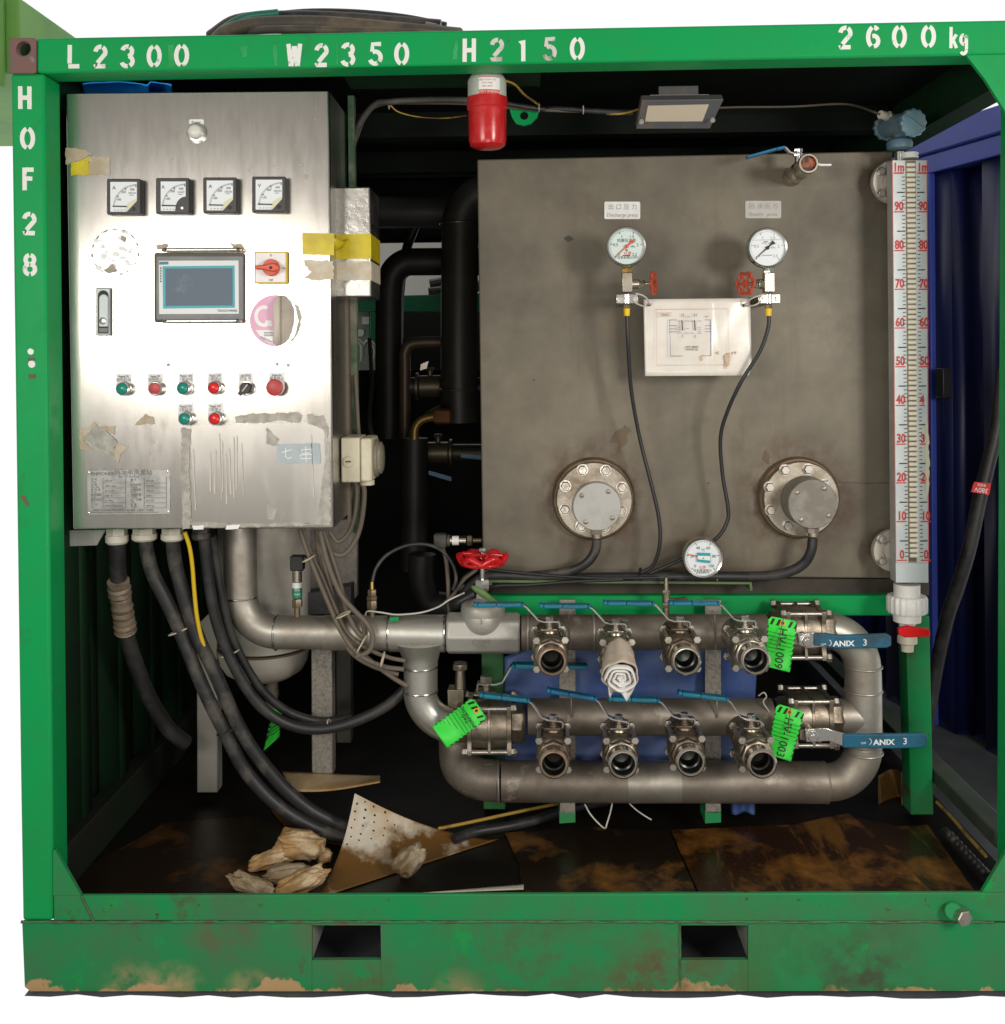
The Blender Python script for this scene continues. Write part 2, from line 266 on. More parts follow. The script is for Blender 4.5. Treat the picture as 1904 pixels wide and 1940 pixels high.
class MB:
    def __init__(s): s.v = []; s.f = []; s.rc = 0
    def add(s, vs, fs):
        b = len(s.v); s.v += [Vector(x) for x in vs]; s.f += [tuple(b+i for i in f) for f in fs]; return s
    def poly(s, pts): return s.add(pts, [tuple(range(len(pts)))])
    def prism3(s, front, back):
        n = len(front)
        return s.add(list(front)+list(back), [tuple(range(n)), tuple(range(2*n-1, n-1, -1))]+[(i, n+i, n+(i+1) % n, (i+1) % n) for i in range(n)])
    def prism(s, px, y0, y1):
        fr = [P(a, b, y0) for a, b in px]; return s.prism3(fr, [Vector((p.x, y1, p.z)) for p in fr])
    def rect(s, x0, y0, x1, y1, d0, d1): return s.prism([(x0, y0), (x1, y0), (x1, y1), (x0, y1)], d0, d1)
    def box(s, x0, x1, y0, y1, z0, z1):
        return s.prism3([Vector(p) for p in ((x0, y0, z0), (x1, y0, z0), (x1, y0, z1), (x0, y0, z1))], [Vector(p) for p in ((x0, y1, z0), (x1, y1, z0), (x1, y1, z1), (x0, y1, z1))])
    def lathe(s, o, axis, prof, n=28, cap0=True, cap1=True):
        o = Vector(o); axis = Vector(axis).normalized(); u, w = perp(axis); b = len(s.v)
        for r, h in prof:
            for k in range(n):
                a = 2*pi*k/n; s.v.append(o+axis*h+u*(r*cos(a))+w*(r*sin(a)))
        for i in range(len(prof)-1):
            for k in range(n):
                k2 = (k+1) % n; s.f.append((b+i*n+k, b+i*n+k2, b+(i+1)*n+k2, b+(i+1)*n+k))
        if cap0: s.f.append(tuple(b+k for k in range(n-1, -1, -1)))
        if cap1: s.f.append(tuple(b+(len(prof)-1)*n+k for k in range(n)))
        return s
    def cyl(s, a, b, r, r2=None, n=20):
        a, b = Vector(a), Vector(b); return s.lathe(a, b-a, [(r, 0), (r if r2 is None else r2, (b-a).length)], n)
    def hexn(s, a, axis, r, h, c=.12):
        return s.lathe(a, axis, [(r*(1-c*.3), 0), (r, h*.08), (r, h*.85), (r*(1-c), h)], 6)
    def tube(s, pts, r, n=10, k=6, closed=False, sm=True, rf=None):
        p = smooth(pts, k, closed) if sm else [Vector(q) for q in pts]
        m = len(p); b = len(s.v); u = None
        for i in range(m):
            t = (p[(i+1) % m]-p[i-1]) if closed else (p[min(i+1, m-1)]-p[max(i-1, 0)])
            t.normalize()
            if u is None: u, w = perp(t)
            else:
                u = (u-t*u.dot(t)).normalized(); w = t.cross(u)
            rr = r if rf is None else r*rf(i/(m-1), i)
            for j in range(n):
                a = 2*pi*j/n; s.v.append(p[i]+u*(rr*cos(a))+w*(rr*sin(a)))
        for i in range(m if closed else m-1):
            for j in range(n):
                j2 = (j+1) % n; i2 = (i+1) % m; s.f.append((b+i*n+j, b+i*n+j2, b+i2*n+j2, b+i2*n+j))
        if not closed: s.f.append(tuple(b+j for j in range(n-1, -1, -1))); s.f.append(tuple(b+(m-1)*n+j for j in range(n)))
        return s
    def torus(s, c, axis, R, r, n=32, m=10):
        axis = Vector(axis).normalized(); u, w = perp(axis); c = Vector(c)
        return s.tube([c+u*(R*cos(2*pi*k/n))+w*(R*sin(2*pi*k/n)) for k in range(n)], r, m, closed=True, sm=False)
    def ball(s, c, r, n=16, m=10, sq=(1, 1, 1), fn=None):
        c = Vector(c); b = len(s.v)
        for i in range(m+1):
            th = pi*i/m
            for k in range(n):
                ph = 2*pi*k/n; d = Vector((sin(th)*cos(ph), sin(th)*sin(ph), cos(th)))
                q = r*(fn(d) if fn else 1); s.v.append(c+Vector((d.x*q*sq[0], d.y*q*sq[1], d.z*q*sq[2])))
        for i in range(m):
            for k in range(n):
                k2 = (k+1) % n; s.f.append((b+i*n+k, b+(i+1)*n+k, b+(i+1)*n+k2, b+i*n+k2))
        return s
    def grid(s, fn, nu, nv):
        b = len(s.v)
        for j in range(nv+1):
            for i in range(nu+1): s.v.append(Vector(fn(i/nu, j/nv)))
        for j in range(nv):
            for i in range(nu): q = b+j*(nu+1)+i; s.f.append((q, q+1, q+nu+2, q+nu+1))
        return s
    def ribbon(s, pts, w, y0, y1):
        """flat stroke of width w along pts (px), drawn on the plane y0"""
        n = len(pts); a, c = [], []; s.rc += 1; y0 -= .00005*(s.rc % 12)   # no two strokes share a plane
        for i in range(n):
            x0, q0 = pts[max(i-1, 0)]; x1, q1 = pts[min(i+1, n-1)]
            dx, dy = x1-x0, q1-q0; l = math.hypot(dx, dy) or 1; nx, ny = -dy/l, dx/l
            x, q = pts[i]; a.append((x+nx*w/2, q+ny*w/2)); c.append((x-nx*w/2, q-ny*w/2))
        for i in range(n-1): s.prism([a[i], a[i+1], c[i+1], c[i]], y0, y1)
        return s
    def text(s, txt, px, py, h, y, rot=0, wx=1.0, align='c', mapf=None, bold=0):
        """printed text, cap height h (px), lying on plane y, or through mapf(u,v) in px"""
        vs, fs, wid = glyphs(txt, bold); k = h/.7; b = len(s.v)
        off = {'c': -wid/2, 'l': 0, 'r': -wid}[align]
        for x, z in vs:
            u = (x+off)*k*wx; v = -(z-.35)*k
            if mapf: s.v.append(mapf(u, v)); continue
            a = px+u*cos(rot)-v*sin(rot); c = py+u*sin(rot)+v*cos(rot)
            s.v.append(P(a, c, y))
        s.f += [tuple(b+i for i in f) for f in fs]; return s
    def build(s, name, m, parent=None, bev=0, sharp=35, origin=None, seg=2, solid=0):
        me = bpy.data.meshes.new(name); root = parent
        o0 = Vector((0, 0, 0))
        if parent is not None: o0 = ORG[parent.name]
        loc = Vector(origin) if origin is not None else Vector((0, 0, 0))
        if parent is None and origin is None and s.v:
            xs = [v.x for v in s.v]; ys = [v.y for v in s.v]; zs = [v.z for v in s.v]
            loc = Vector(((min(xs)+max(xs))/2, (min(ys)+max(ys))/2, min(zs)))
        me.from_pydata([tuple(v-o0-loc) for v in s.v], [], s.f); me.validate()
        me.update()
        me.shade_smooth(); me.set_sharp_from_angle(angle=radians(sharp))
        o = bpy.data.objects.new(name, me); COL.objects.link(o); o.location = loc
        if isinstance(m, str): m = M[m]
        me.materials.append(m)
        if parent is not None: o.parent = parent
        ORG[o.name] = o0+loc
        if solid:
            q = o.modifiers.new('solid', 'SOLIDIFY'); q.thickness = solid; q.offset = 0
        if bev:
            q = o.modifiers.new('bevel', 'BEVEL'); q.width = bev; q.segments = seg; q.limit_method = 'ANGLE'; q.angle_limit = radians(40)
        return o
GC = {}
def glyphs(txt, bold=0):
    if (txt, bold) in GC: return GC[(txt, bold)]
    c = bpy.data.curves.new('t', 'FONT'); c.body = txt; c.size = 1; c.resolution_u = 3; c.offset = bold
    o = bpy.data.objects.new('t', c); me = o.to_mesh()
    vs = [(v.co.x, v.co.y) for v in me.vertices]; fs = [tuple(p.vertices) for p in me.polygons]
    wid = max([v[0] for v in vs]+[.01]); o.to_mesh_clear(); bpy.data.objects.remove(o); bpy.data.curves.remove(c)
    GC[(txt, bold)] = (vs, fs, wid); return GC[(txt, bold)]
def structure(o): o['kind'] = 'structure'; return o
def rr(x0, y0, x1, y1, r, n=4):
    out = []
    for cx, cy, a in ((x1-r, y0+r, -90), (x1-r, y1-r, 0), (x0+r, y1-r, 90), (x0+r, y0+r, 180)):
        for k in range(n+1): t = radians(a+90*k/n); out.append((cx+r*cos(t), cy+r*sin(t)))
    return out
def circ(cx, cy, r, n=36, a0=0, a1=360, ry=None):
    full = a1-a0 >= 360
    return [(cx+r*cos(radians(a0+(a1-a0)*k/(n if full else n-1))), cy+(ry or r)*sin(radians(a0+(a1-a0)*k/(n if full else n-1)))) for k in range(n)]
def jag(poly, amp=2, step=7):
    out = []
    for i, (x, y) in enumerate(poly):
        x2, y2 = poly[(i+1) % len(poly)]; k = max(1, int(math.hypot(x2-x, y2-y)/step))
        for j in range(k):
            t = j/k; a = amp if j else amp*.3
            out.append((x+(x2-x)*t+random.uniform(-a, a), y+(y2-y)*t+random.uniform(-a, a)))
    return out
def S(y): return (D+y)/F                    # metres per measured pixel at depth y
def copy_tree(o, parent=None):
    c = o.copy(); COL.objects.link(c); c.parent = parent
    for ch in list(o.children): copy_tree(ch, c)
    return c
def Q(*pts): return [P(*p) for p in pts]
def hb(x, y, oy): return (x/2.793, oy+y/2.793)   # reading from an enlarged crop
# ================================================================== setting
g = MB()
zg = P(952, 1880, 0).z - .004
gx = P(50, 1890, 0).x
front = [Vector((gx+.06*i, -.006+random.uniform(-.010, .008), zg)) for i in range(52)]
g.poly(front+[Vector((front[-1].x, 3.4, zg)), Vector((gx, 3.4, zg))])
structure(g.build('ground', 'ground'))
# ================================================================== green frame
XL, XR = P(40, 1000, 0).x, P(1923, 1000, 0).x
XRO = XR+.075
zfl = P(952, 1693, 0).z-.045                       # level of the container floor
ztop = P(952, 54, 0).z
YB = 2.25
fr = thing('container_frame', 'green steel container frame with white stencilled sizes along its top beam', 'frame', (0, 0, 0))
MB().prism([(69, 71.6), (2010, 35.4), (2010, 101), (952, 121), (84, 138), (69, 138)], 0, .085).build('top_beam', 'green', fr, .006)
MB().prism([(19.7, 139), (84, 139), (98, 1477), (100, 1745), (42, 1745), (37.6, 1477)], 0, .085).build('post', 'green', fr, .007)
MB().prism([(1927, 101), (2010, 99), (2010, 1745), (1919, 1745), (1922, 1000)], 0, .085).build('post', 'green', fr, .005)
MB().prism([(101, 1697), (1918, 1691.5), (1918, 1746.5), (101, 1745)], .001, .013).build('sill_beam', 'greenworn', fr, .003)
lb = MB()
lb.prism([(42, 1747), (590.8, 1748), (590.8, 1878), (58, 1878), (47, 1870)], .003, .014)
lb.prism([(722, 1748), (1290, 1748.5), (1290, 1878), (722, 1878)], .003, .014)
lb.prism([(1417.5, 1748.5), (2010, 1748.5), (2010, 1877), (1417.5, 1878)], .003, .014)
for a, b in ((591.2, 721.6), (1290.4, 1417)):
    lb.prism([(a, 1748), (b, 1748), (b, 1753), (a, 1753)], .003, .014); lb.prism([(a, 1819), (b, 1818.5), (b, 1878), (a, 1878)], .003, .014)
lb.build('bottom_beam', 'greenpeel', fr)
w = MB()
w.tube([P(40+i*12.2, 1746.6+random.uniform(-.8, .8), 0) for i in range(152)], .0032, 6, sm=False, rf=lambda t, i: random.uniform(.6, 1.25))
w.tube([P(154+i*(178-154)/10, 1697+i*4.9, 0) for i in range(11)], .0028, 6, sm=False)
w.tube([P(1288, 1750+i*12, .003) for i in range(11)], .003, 6, sm=False, rf=lambda t, i: random.uniform(.7, 1.3))
w.build('weld_seam', 'weld', fr)
for a, b in ((590.8, 722), (1290, 1417.5)):       # fork tunnels run right through under the floor
    q = MB()
    A, B = P(a, 1753, .014), P(b, 1819, .014)
    q.box(A.x-.006, A.x, .0145, .30, B.z, A.z); q.box(B.x, B.x+.006, .0145, .30, B.z, A.z); q.box(A.x-.006, B.x+.006, .0145, .30, A.z+.003, A.z+.009)
    q.build('fork_pocket', 'backgrey', fr)
MB().prism([(100.5, 1612), (104, 1610), (153, 1696.5), (100.5, 1696.5)], .0015, .012).build('gusset', 'greenworn', fr)
MB().prism([(1919, 1592), (1861, 1690.5), (1919, 1690.5)], .0015, .012).build('gusset', 'greenworn', fr)
MB().prism([(1831, 105), (1926, 103), (1926, 245), (1867, 151)], .0015, .012).build('gusset', 'green', fr)
# rusty corner casting with its lifting hole
cc = MB(); outer = rr(16, 71, 68, 139, 7, 3); hole = circ(43.5, 91.5, 13.5, 24)
ring_o = [(43.5+(x-43.5), y) for x, y in outer]
def ringplate(mb, outer, cx, cy, rh, y0, y1, n=32, ryy=None):
    """plate with a round hole: outer sampled by angle"""
    def hit(a):
        best = None; dx, dy = cos(a), sin(a)
        for i in range(len(outer)):
            x1, y1_ = outer[i][0]-cx, outer[i][1]-cy; x2, y2 = outer[(i+1) % len(outer)][0]-cx, outer[(i+1) % len(outer)][1]-cy
            den = dx*(y2-y1_)-dy*(x2-x1)
            if abs(den) < 1e-9: continue
            t = (x1*(y2-y1_)-y1_*(x2-x1))/den; s_ = (x1*dy-y1_*dx)/den
            if t > 0 and -1e-6 <= s_ <= 1+1e-6: best = t if best is None else max(best, t)
        return (cx+dx*best, cy+dy*best)
    ang = [2*pi*k/n for k in range(n)]+[math.atan2(y-cy, x-cx) % (2*pi) for x, y in outer]
    ang = sorted(set(round(a, 5) for a in ang)); O = [hit(a) for a in ang]; I = [(cx+rh*cos(a), cy+(ryy or rh)*sin(a)) for a in ang]
    m = len(ang)
    of = [P(*p, y0) for p in O]; i_f = [P(*p, y0) for p in I]
    ob = [Vector((p.x, y1, p.z)) for p in of]; ib = [Vector((p.x, y1, p.z)) for p in i_f]
    vs = of+i_f+ob+ib; fs = []
    for k in range(m):
        j = (k+1) % m
        fs += [(k, j, m+j, m+k), (2*m+k, 3*m+k, 3*m+j, 2*m+j), (k, 2*m+k, 2*m+j, j), (m+k, m+j, 3*m+j, 3*m+k)]
    mb.add(vs, fs)
ringplate(cc, outer, 43.5, 91.5, 13.5, -.003, .02)
cc.build('corner_casting', 'rustpaint', fr, .003)
MB().rect(18, 73, 67, 138, .06, .082).build('casting_back', 'greenshade', fr)
# roof, rails, floor, side skins
roof = MB(); roof.box(XL-.02, XRO, .086, YB, ztop-.012, ztop-.004); roof.build('roof_sheet', 'roofshade', fr)
cb = MB(); A = P(640, 140, .1); B = P(1026, 188, .1)
cb.box(A.x, B.x, .087, .30, ztop-.055, ztop-.013); cb.build('roof_plate', 'greenshade', fr)
for y in (.75, 1.35, 1.95):
    MB().box(XL+.06, XR-.02, y, y+.07, ztop-.085, ztop-.0125).build('roof_crossbar', 'roofshade', fr)
zr = P(1892, 164, .09).z
MB().box(XR+.004, XRO, .0855, YB, zr, ztop-.013).build('roof_rail', 'greenshade', fr)
MB().box(XL-.02, XL+.055, .0855, YB, zr, ztop-.013).build('roof_rail', 'greenshade', fr)
sk = MB(); n = 34; x0 = XL+.0
fr_ = []
for i in range(n+1):
    y = .12+i*(YB-.14)/n; x = XL-.005+(.032 if (i//2) % 2 else 0); fr_.append((x, y))
for i in range(n):
    (xa, ya), (xb, yb) = fr_[i], fr_[i+1]
    sk.poly([Vector((xa, ya, zfl)), Vector((xb, yb, zfl)), Vector((xb, yb, zr)), Vector((xa, ya, zr))])
sk.build('corrugated_side', 'greenshade', fr, solid=.003, sharp=20)
MB().box(XL+.0, P(129, 1602, .1).x, .101, YB, zfl, P(129, 1602, .1).z).build('floor_rail', mat('dusty_rail_paint', (.016, .016, .013), .75, 0, (.008, .022, .009), 4, spec=.2), fr, .004)
MB().box(XR-.004, XR+.05, .101, YB, P(1890, 1608, .1).z, P(1890, 1577, .1).z).build('floor_rail', mat('dusty_green_rail', (.03, .05, .03), .65, 0, (.06, .06, .05), 5), fr, .004)
bp = MB(); za, zb = P(800, 556, YB).z, P(800, 460, YB).z
xa, xb = P(640, 500, YB).x, P(1050, 500, YB).x
zc_ = P(800, 700, YB).z
bp.box(XL+.02, xa, YB-.02, YB, zfl, ztop-.02); bp.box(xb, XR, YB-.02, YB, zfl, ztop-.02)
bp.box(xa, xb, YB-.02, YB, zb, ztop-.02); bp.box(xa, xb, YB-.02, YB, zfl, zc_)
bp.build('depth_screen', 'unlitblack', fr)  # added black screen in place of the unlit depth of the interior
MB().box(XL+.045, XR+.06, .0145, YB-.021, zfl-.02, zfl).build('floor_plate', 'floor', fr)
for x, y in ((1889, 1000),):
    pass
eb = MB(); eb.cyl(P(1806, 1727, -.001), P(1806, 1727, -.025), .019, n=18); eb.build('bolt_boss', 'greenworn', fr, .003)
eb = MB(); c = P(1822, 1735, -.03)
eb.cyl(P(1812, 1731, -.02), c, .010); eb.hexn(c, (.25, -1, -.05), .0185, .014); eb.build('earth_bolt', 'bolt', fr)
# ---- stencil lettering on the frame
def arc(cx, cy, rx, ry, a0, a1, n=10): return [(cx+rx*cos(radians(a0+(a1-a0)*k/n)), cy-ry*sin(radians(a0+(a1-a0)*k/n))) for k in range(n+1)]
GL = {'0': [arc(.5, .5, .38, .42, 100, 260), arc(.5, .5, .38, .42, 80, -80)],
      'O': [arc(.5, .5, .38, .42, 100, 260), arc(.5, .5, .38, .42, 80, -80)],
      '2': [arc(.5, .32, .35, .24, 172, 78), arc(.5, .32, .35, .24, 62, -18)+[(.5, .63), (.3, .78)], [(.16, .84), (.16, .92), (.88, .92)]],
      '3': [arc(.46, .29, .34, .21, 165, 75), arc(.46, .29, .34, .21, 58, -80), arc(.46, .71, .38, .22, 75, -60), arc(.46, .71, .38, .22, -85, -165)],
      '5': [[(.86, .08), (.27, .08), (.25, .40)], arc(.46, .66, .38, .26, 120, -40), arc(.46, .66, .38, .26, -62, -160)],
      '6': [arc(.5, .42, .36, .34, 40, 85), arc(.5, .5, .38, .42, 105, 245), arc(.5, .68, .33, .23, 105, -85), ],
      '8': [arc(.5, .28, .30, .20, 100, 260), arc(.5, .28, .30, .20, 80, -80), arc(.5, .70, .36, .22, 100, 260), arc(.5, .70, .36, .22, 80, -80)],
      '1': [[(.30, .22), (.54, .10), (.56, 1)]],
      'L': [[(.24, .0), (.24, .80)], [(.15, .92), (.92, .92)]],
      'H': [[(.18, 0), (.18, 1)], [(.82, 0), (.82, 1)], [(.27, .5), (.73, .5)]],
      'F': [[(.26, 0), (.26, 1)], [(.35, .09), (.9, .09)], [(.35, .48), (.8, .48)]],
      'W': [[(.10, 0), (.28, .96)], [(.50, .1), (.32, .96)], [(.54, .1), (.72, .96)], [(.92, 0), (.76, .96)]],
      'k': [[(.25, 0), (.25, 1)], [(.85, .36), (.4, .66)], [(.48, .62), (.88, 1)]],
      'g': [arc(.46, .55, .30, .22, 80, 280), arc(.46, .55, .30, .22, 60, -60), [(.80, .34), (.80, 1.02)], arc(.48, 1.02, .32, .2, -5, -150)]}
def stencil(spec, name, m, wpx=27, hpx=44, sw=8.2, tilt=-.018):
    for chs, cx, cy in spec:
        mb = MB()
        for st in GL[chs]:
            mb.ribbon([(cx+(x-.5)*wpx-(y-.5)*tilt*hpx*-.5, cy+(y-.5)*hpx+(x-.5)*wpx*tilt) for x, y in st], sw, -.0012, -.0004)
        mb.build(name, m, fr)
stencil([('L', 139, 107), ('2', 190, 107), ('3', 242, 106.5), ('0', 292, 106), ('0', 344, 105)], 'stencil_letter', 'white')
stencil([('W', 557, 105), ('2', 609, 104.5), ('3', 660, 103), ('5', 712, 102), ('0', 761, 102)], 'stencil_letter', 'white')
stencil([('H', 889, 95), ('1', 990, 94), ('0', 1093.7, 92)], 'stencil_letter', 'white')
stencil([('2', 941.5, 94), ('5', 1041.7, 92.5)], 'stencil_letter', 'whiteworn')
stencil([('2', 1601.5, 71), ('6', 1655, 70), ('0', 1704, 69.5), ('0', 1759, 69)], 'stencil_letter', 'white')
stencil([('k', 1806, 71), ('g', 1826, 73)], 'stencil_letter', 'white', 17, 40, 6)
stencil([('H', 47, 185), ('O', 52, 262), ('F', 53, 339), ('2', 55.5, 423.5), ('8', 56.5, 501.5)], 'stencil_letter', 'white', 27, 43, 8.4, .012)
ov = mat('stencil_overspray', (.03, .38, .13), .45, 0, (.004, .33, .07), 18, .42, .6)
for pl_ in ([(318, 85), (330, 84), (331, 126), (319, 127)], [(516, 86), (525, 85), (525, 124), (520, 125)], [(637, 83), (640, 83), (640, 121), (637, 121)], [(863, 77), (868, 77), (867, 112), (856, 113)], [(455, 88), (470, 87), (468, 108), (458, 110)]): MB().prism(jag(pl_, 1.2, 5), -.0009, -.0003).build('overspray', ov, fr)
mk = MB()
for cx, cy, r in ((58, 666, 6), (60, 690, 7)): mk.prism(jag(circ(cx, cy, r, 12), 1.2, 3), -.0012, -.0004)
mk.build('worn_sticker', 'label', fr)
for pl_, a_ in (([(52, 678), (66, 677), (67, 682), (53, 683)], 1), ([(54, 709), (67, 708), (68, 717), (55, 718)], 1), ([(38, 940), (45, 937), (56, 955), (50, 960)], 1.5)): MB().prism(jag(pl_, a_, 5), -.0012, -.0004).build('paint_scar', 'rust', fr)
# ================================================================== neighbours seen past the frame
bc = thing('blue_container', 'blue corrugated container wall standing beyond the right side', 'container', (0, 0, 0))
dv = Vector((-.27, .963, 0)); b0 = P(1900, 1000, 1.35); nrm = Vector((-.963, -.27, 0))
def BC(s, off, z): p = b0+dv*s-nrm*off; return Vector((p.x, p.y, z))
zt = P(1895, 197, 1.35).z; zb1 = P(1895, 250, 1.35).z
def bcbox(mb, s0, s1, o0, o1, z0, z1):
    mb.prism3([BC(s0, o0, z0), BC(s1, o0, z0), BC(s1, o0, z1), BC(s0, o0, z1)], [BC(s0, o1, z0), BC(s1, o1, z0), BC(s1, o1, z1), BC(s0, o1, z1)])
q = MB(); bcbox(q, -.3, 2.6, 0, .12, zb1, zt); q.build('top_rail', 'blue', bc, .006)
q = MB(); bcbox(q, -.3, 2.6, .012, .1, zb1-.075, zb1-.005); q.build('header_rail', 'blue', bc, .003)
q = MB(); bcbox(q, .395, .46, .006, .1, zg, zb1-.076); q.build('corner_post', 'blue', bc, .004)
q = MB(); bcbox(q, 1.9, 1.97, .006, .1, zg, zb1-.076); q.build('corner_post', 'blue', bc, .004)
q = MB(); s = -.3; k = 0; pts = []
while s < 2.6:
    pts += [(s, .03), (s+.13, .03), (s+.165, .085), (s+.265, .085)]; s += .30
for i in range(len(pts)-1):
    (sa, oa), (sb, ob) = pts[i], pts[i+1]
    q.poly([BC(sa, oa, zg), BC(sb, ob, zg), BC(sb, ob, zb1-.06), BC(sa, oa, zb1-.06)])
q.build('corrugated_wall', 'blueshade', bc, solid=.003, sharp=20)
q = MB(); bcbox(q, .30, .345, -.012, .028, P(1795, 753, 1.7).z, P(1795, 697, 1.7).z); q.build('door_latch', 'black', bc, .004)
q = MB(); bcbox(q, .50, .53, .05, .07, zt, zt+.03); bcbox(q, .86, .96, .03, .08, zt, zt+.018); q.build('top_lug', 'blue', bc)
pc = thing('green_shelter', 'pale green steel shelter rising behind the top left corner', 'shelter', (0, 0, 0))
xs = P(62, 0, 1.9).x
q = MB(); q.box(xs-1.2, xs, 1.78, 3.2, P(100, 165, 2.0).z, P(62, 4, 1.85).z); q.build('side_panel', 'palegreen', pc, .01)
q = MB(); q.box(xs-.32, xs-.05, 1.74, 1.775, P(100, 180, 1.9).z, P(62, 4, 1.85).z); q.build('corner_trim', 'palegreen', pc, .01)
q = MB(); q.box(xs-.5, xs-.3, 1.9, 2.1, zg, P(100, 165, 2.0).z-.002); q.build('post', 'palegreen', pc)
# a second green skid far behind, seen through the gap
sf = thing('far_green_skid', 'dark green skid frame seen through the gap behind', 'frame', (0, 0, 0))
yb = 3.0
q = MB(); q.prism([(660, 562), (1040, 552), (1040, 590), (660, 590)], yb, yb+.1); q.prism([(815, 546), (905, 542), (905, 553), (812, 557)], yb+.02, yb+.09); q.build('beam', 'backgreen', sf, .006)
q = MB(); q.prism([(700, 591), (718, 591), (718, 1000), (700, 1000)], yb, yb+.1); q.build('post', 'backgreen', sf, .006)
q = MB(); q.prism([(640, 591), (699, 591), (699, 900), (640, 900)], yb+.05, yb+.4); q.build('cabinet', 'backgrey', sf)
q = MB(); q.prism([(686, 600), (699, 600), (699, 614), (686, 614)], yb+.03, yb+.045); q.prism([(655, 625), (688, 624), (690, 632), (686, 637), (655, 638)], yb+.03, yb+.045); q.build('label', 'label', sf)
q = MB(); q.box(P(640, 0, yb+.5).x, P(1100, 0, yb+.5).x, yb+.5, yb+1.2, zg, P(900, 584, yb+.5).z); q.build('machine_body', 'unlitblack', sf)
q = MB(); q.box(P(600, 0, 5.2).x, P(1150, 0, 5.2).x, 5.2, 5.4, zg, P(900, 330, 5.2).z); tag(q.build('sky_screen', mat('pale_sky_grey', (.80, .78, .78), .8)), 'pale grey screen added far behind as the sky in the gap', 'backdrop')  # added screen, stands in for the light grey sky
for cx, cy in ((676, 662), (699, 664)):
    sh = MB(); sh.tube(Q((cx-9, cy+26, yb-.1), (cx-12, cy-2, yb-.1), (cx, cy-18, yb-.1), (cx+12, cy-2, yb-.1), (cx+9, cy+26, yb-.1)), .010, 10)
    sh.prism(rr(cx-14, cy+22, cx+12, cy+50, 4), yb-.14, yb-.06); sh.prism(rr(cx-10, cy+55, cx+14, cy+78, 6), yb-.14, yb-.06)
    tag(sh.build('shackle', 'shackle'), 'grey lifting shackle behind the cabinet, '+('nearer the cabinet edge' if cx < 690 else 'nearer the black pipe'), 'shackle', 'lifting shackles')
hs = MB(); hs.tube(Q((815, 540, yb), (860, 533, yb), (905, 541, yb), (960, 548, yb)), .03, 10); hs.tube(Q((812, 552, yb-.06), (860, 548, yb-.06), (905, 552, yb-.06)), .02, 10)
tag(hs.build('far_hose', 'rubber'), 'black hose lying on the far green beam', 'hose')
# ================================================================== hoses on the roof
def hose(name, pts, rpx, m, label, cat='hose', group=None, n=12, sm=True, k=6, rf=None):
    pts3 = Q(*pts); y = sum(p[2] for p in pts)/len(pts)
    o = MB().tube(pts3, rpx*S(y), n, k, sm=sm, rf=rf).build(name, m, sharp=60)
    return tag(o, label, cat, group)
hose('roof_hose', [(408, 78, .5), (430, 60, .45), (490, 46, .42), (600, 44, .40), (700, 51, .40), (800, 60, .42), (870, 66, .5)], 14, 'hoseroof', 'muddy black hose lying along the roof edge, front one', 'hose', 'hoses coiled on the roof')
hose('roof_hose', [(400, 70, .75), (450, 40, .7), (540, 33, .66), (640, 35, .66), (740, 42, .66), (835, 50, .66)], 13, 'rubberdusty', 'black hose on the roof behind the muddy one', 'hose', 'hoses coiled on the roof')
hose('roof_hose', [(540, 70, .60), (650, 62, .55), (740, 65, .55), (830, 70, .6)], 15, 'hoseroof', 'short muddy hose bend tucked under the roof coil', 'hose', 'hoses coiled on the roof')
hose('roof_hose', [(420, 74, .9), (470, 44, .85), (560, 28, .8), (660, 27, .8), (760, 36, .8), (845, 52, .8)], 10, 'rubber', 'thin black hose at the very top of the roof coil', 'hose', 'hoses coiled on the roof')
hose('roof_hose', [(400, 76, .52), (440, 62, .5), (520, 56, .36), (640, 58, .34), (760, 62, .34), (850, 67, .36)], 8, 'hoseroof', 'slim muddy hose lying lowest on the top beam', 'hose', 'hoses coiled on the roof')
hose('green_hose', [(405, 74, .62), (422, 56, .62), (465, 33, .6), (527, 25, .6)], 8, 'greenhose', 'green hose end curving over the roof edge', 'hose')
hc = thing('hose_coupling', 'beige and blue hose coupling on the roof coil end', 'coupling')
q = MB(); q.cyl(P(806, 49, .62), P(826, 53, .62), 8*S(.6)); q.build('collar', 'tapewrap', hc)
q = MB(); q.cyl(P(827, 53, .62), P(839, 56, .62), 7*S(.6)); q.build('sleeve', 'bluegrip', hc)
# ================================================================== control cabinet
yc = .10
cab = thing('control_cabinet', 'stainless steel control cabinet with meters, touch panel and push buttons', 'cabinet')
L0, L1, R0, R1 = (123.5, 175), (137.8, 1003.5), (632, 1001), (623, 170.5)
dr = MB(); dr.prism([L0, R1, R0, L1], yc, yc+.02); dr.build('door', 'cabinet', cab, .004)
body = MB(); ins = [(L0[0]+3, L0[1]+2), (R1[0]+1.5, R1[1]+2), (R0[0]+1.5, R0[1]-2), (L1[0]+3, L1[1]-2)]
body.prism(ins, yc+.0215, yc+.255); body.build('body', 'steel', cab, .003)
q = MB(); q.prism([(129, 1005), (200, 1004), (183, 1033), (128, 1035)], .22, .226); q.build('mounting_foot', 'capwhite', cab)
q = MB(); q.prism([(121, 1006), (128, 1006), (127, 1036), (121, 1038)], .215, .24); q.build('foot_block', 'rust', cab)
q = MB(); A = P(659, 200, .345); q.box(A.x, A.x+.016, .345, .37, P(650, 1010, .35).z, ztop-.06); q.build('back_upright', mat('upright_green', (.04, .10, .05), .6, 0, (.25, .22, .17), 8), cab)
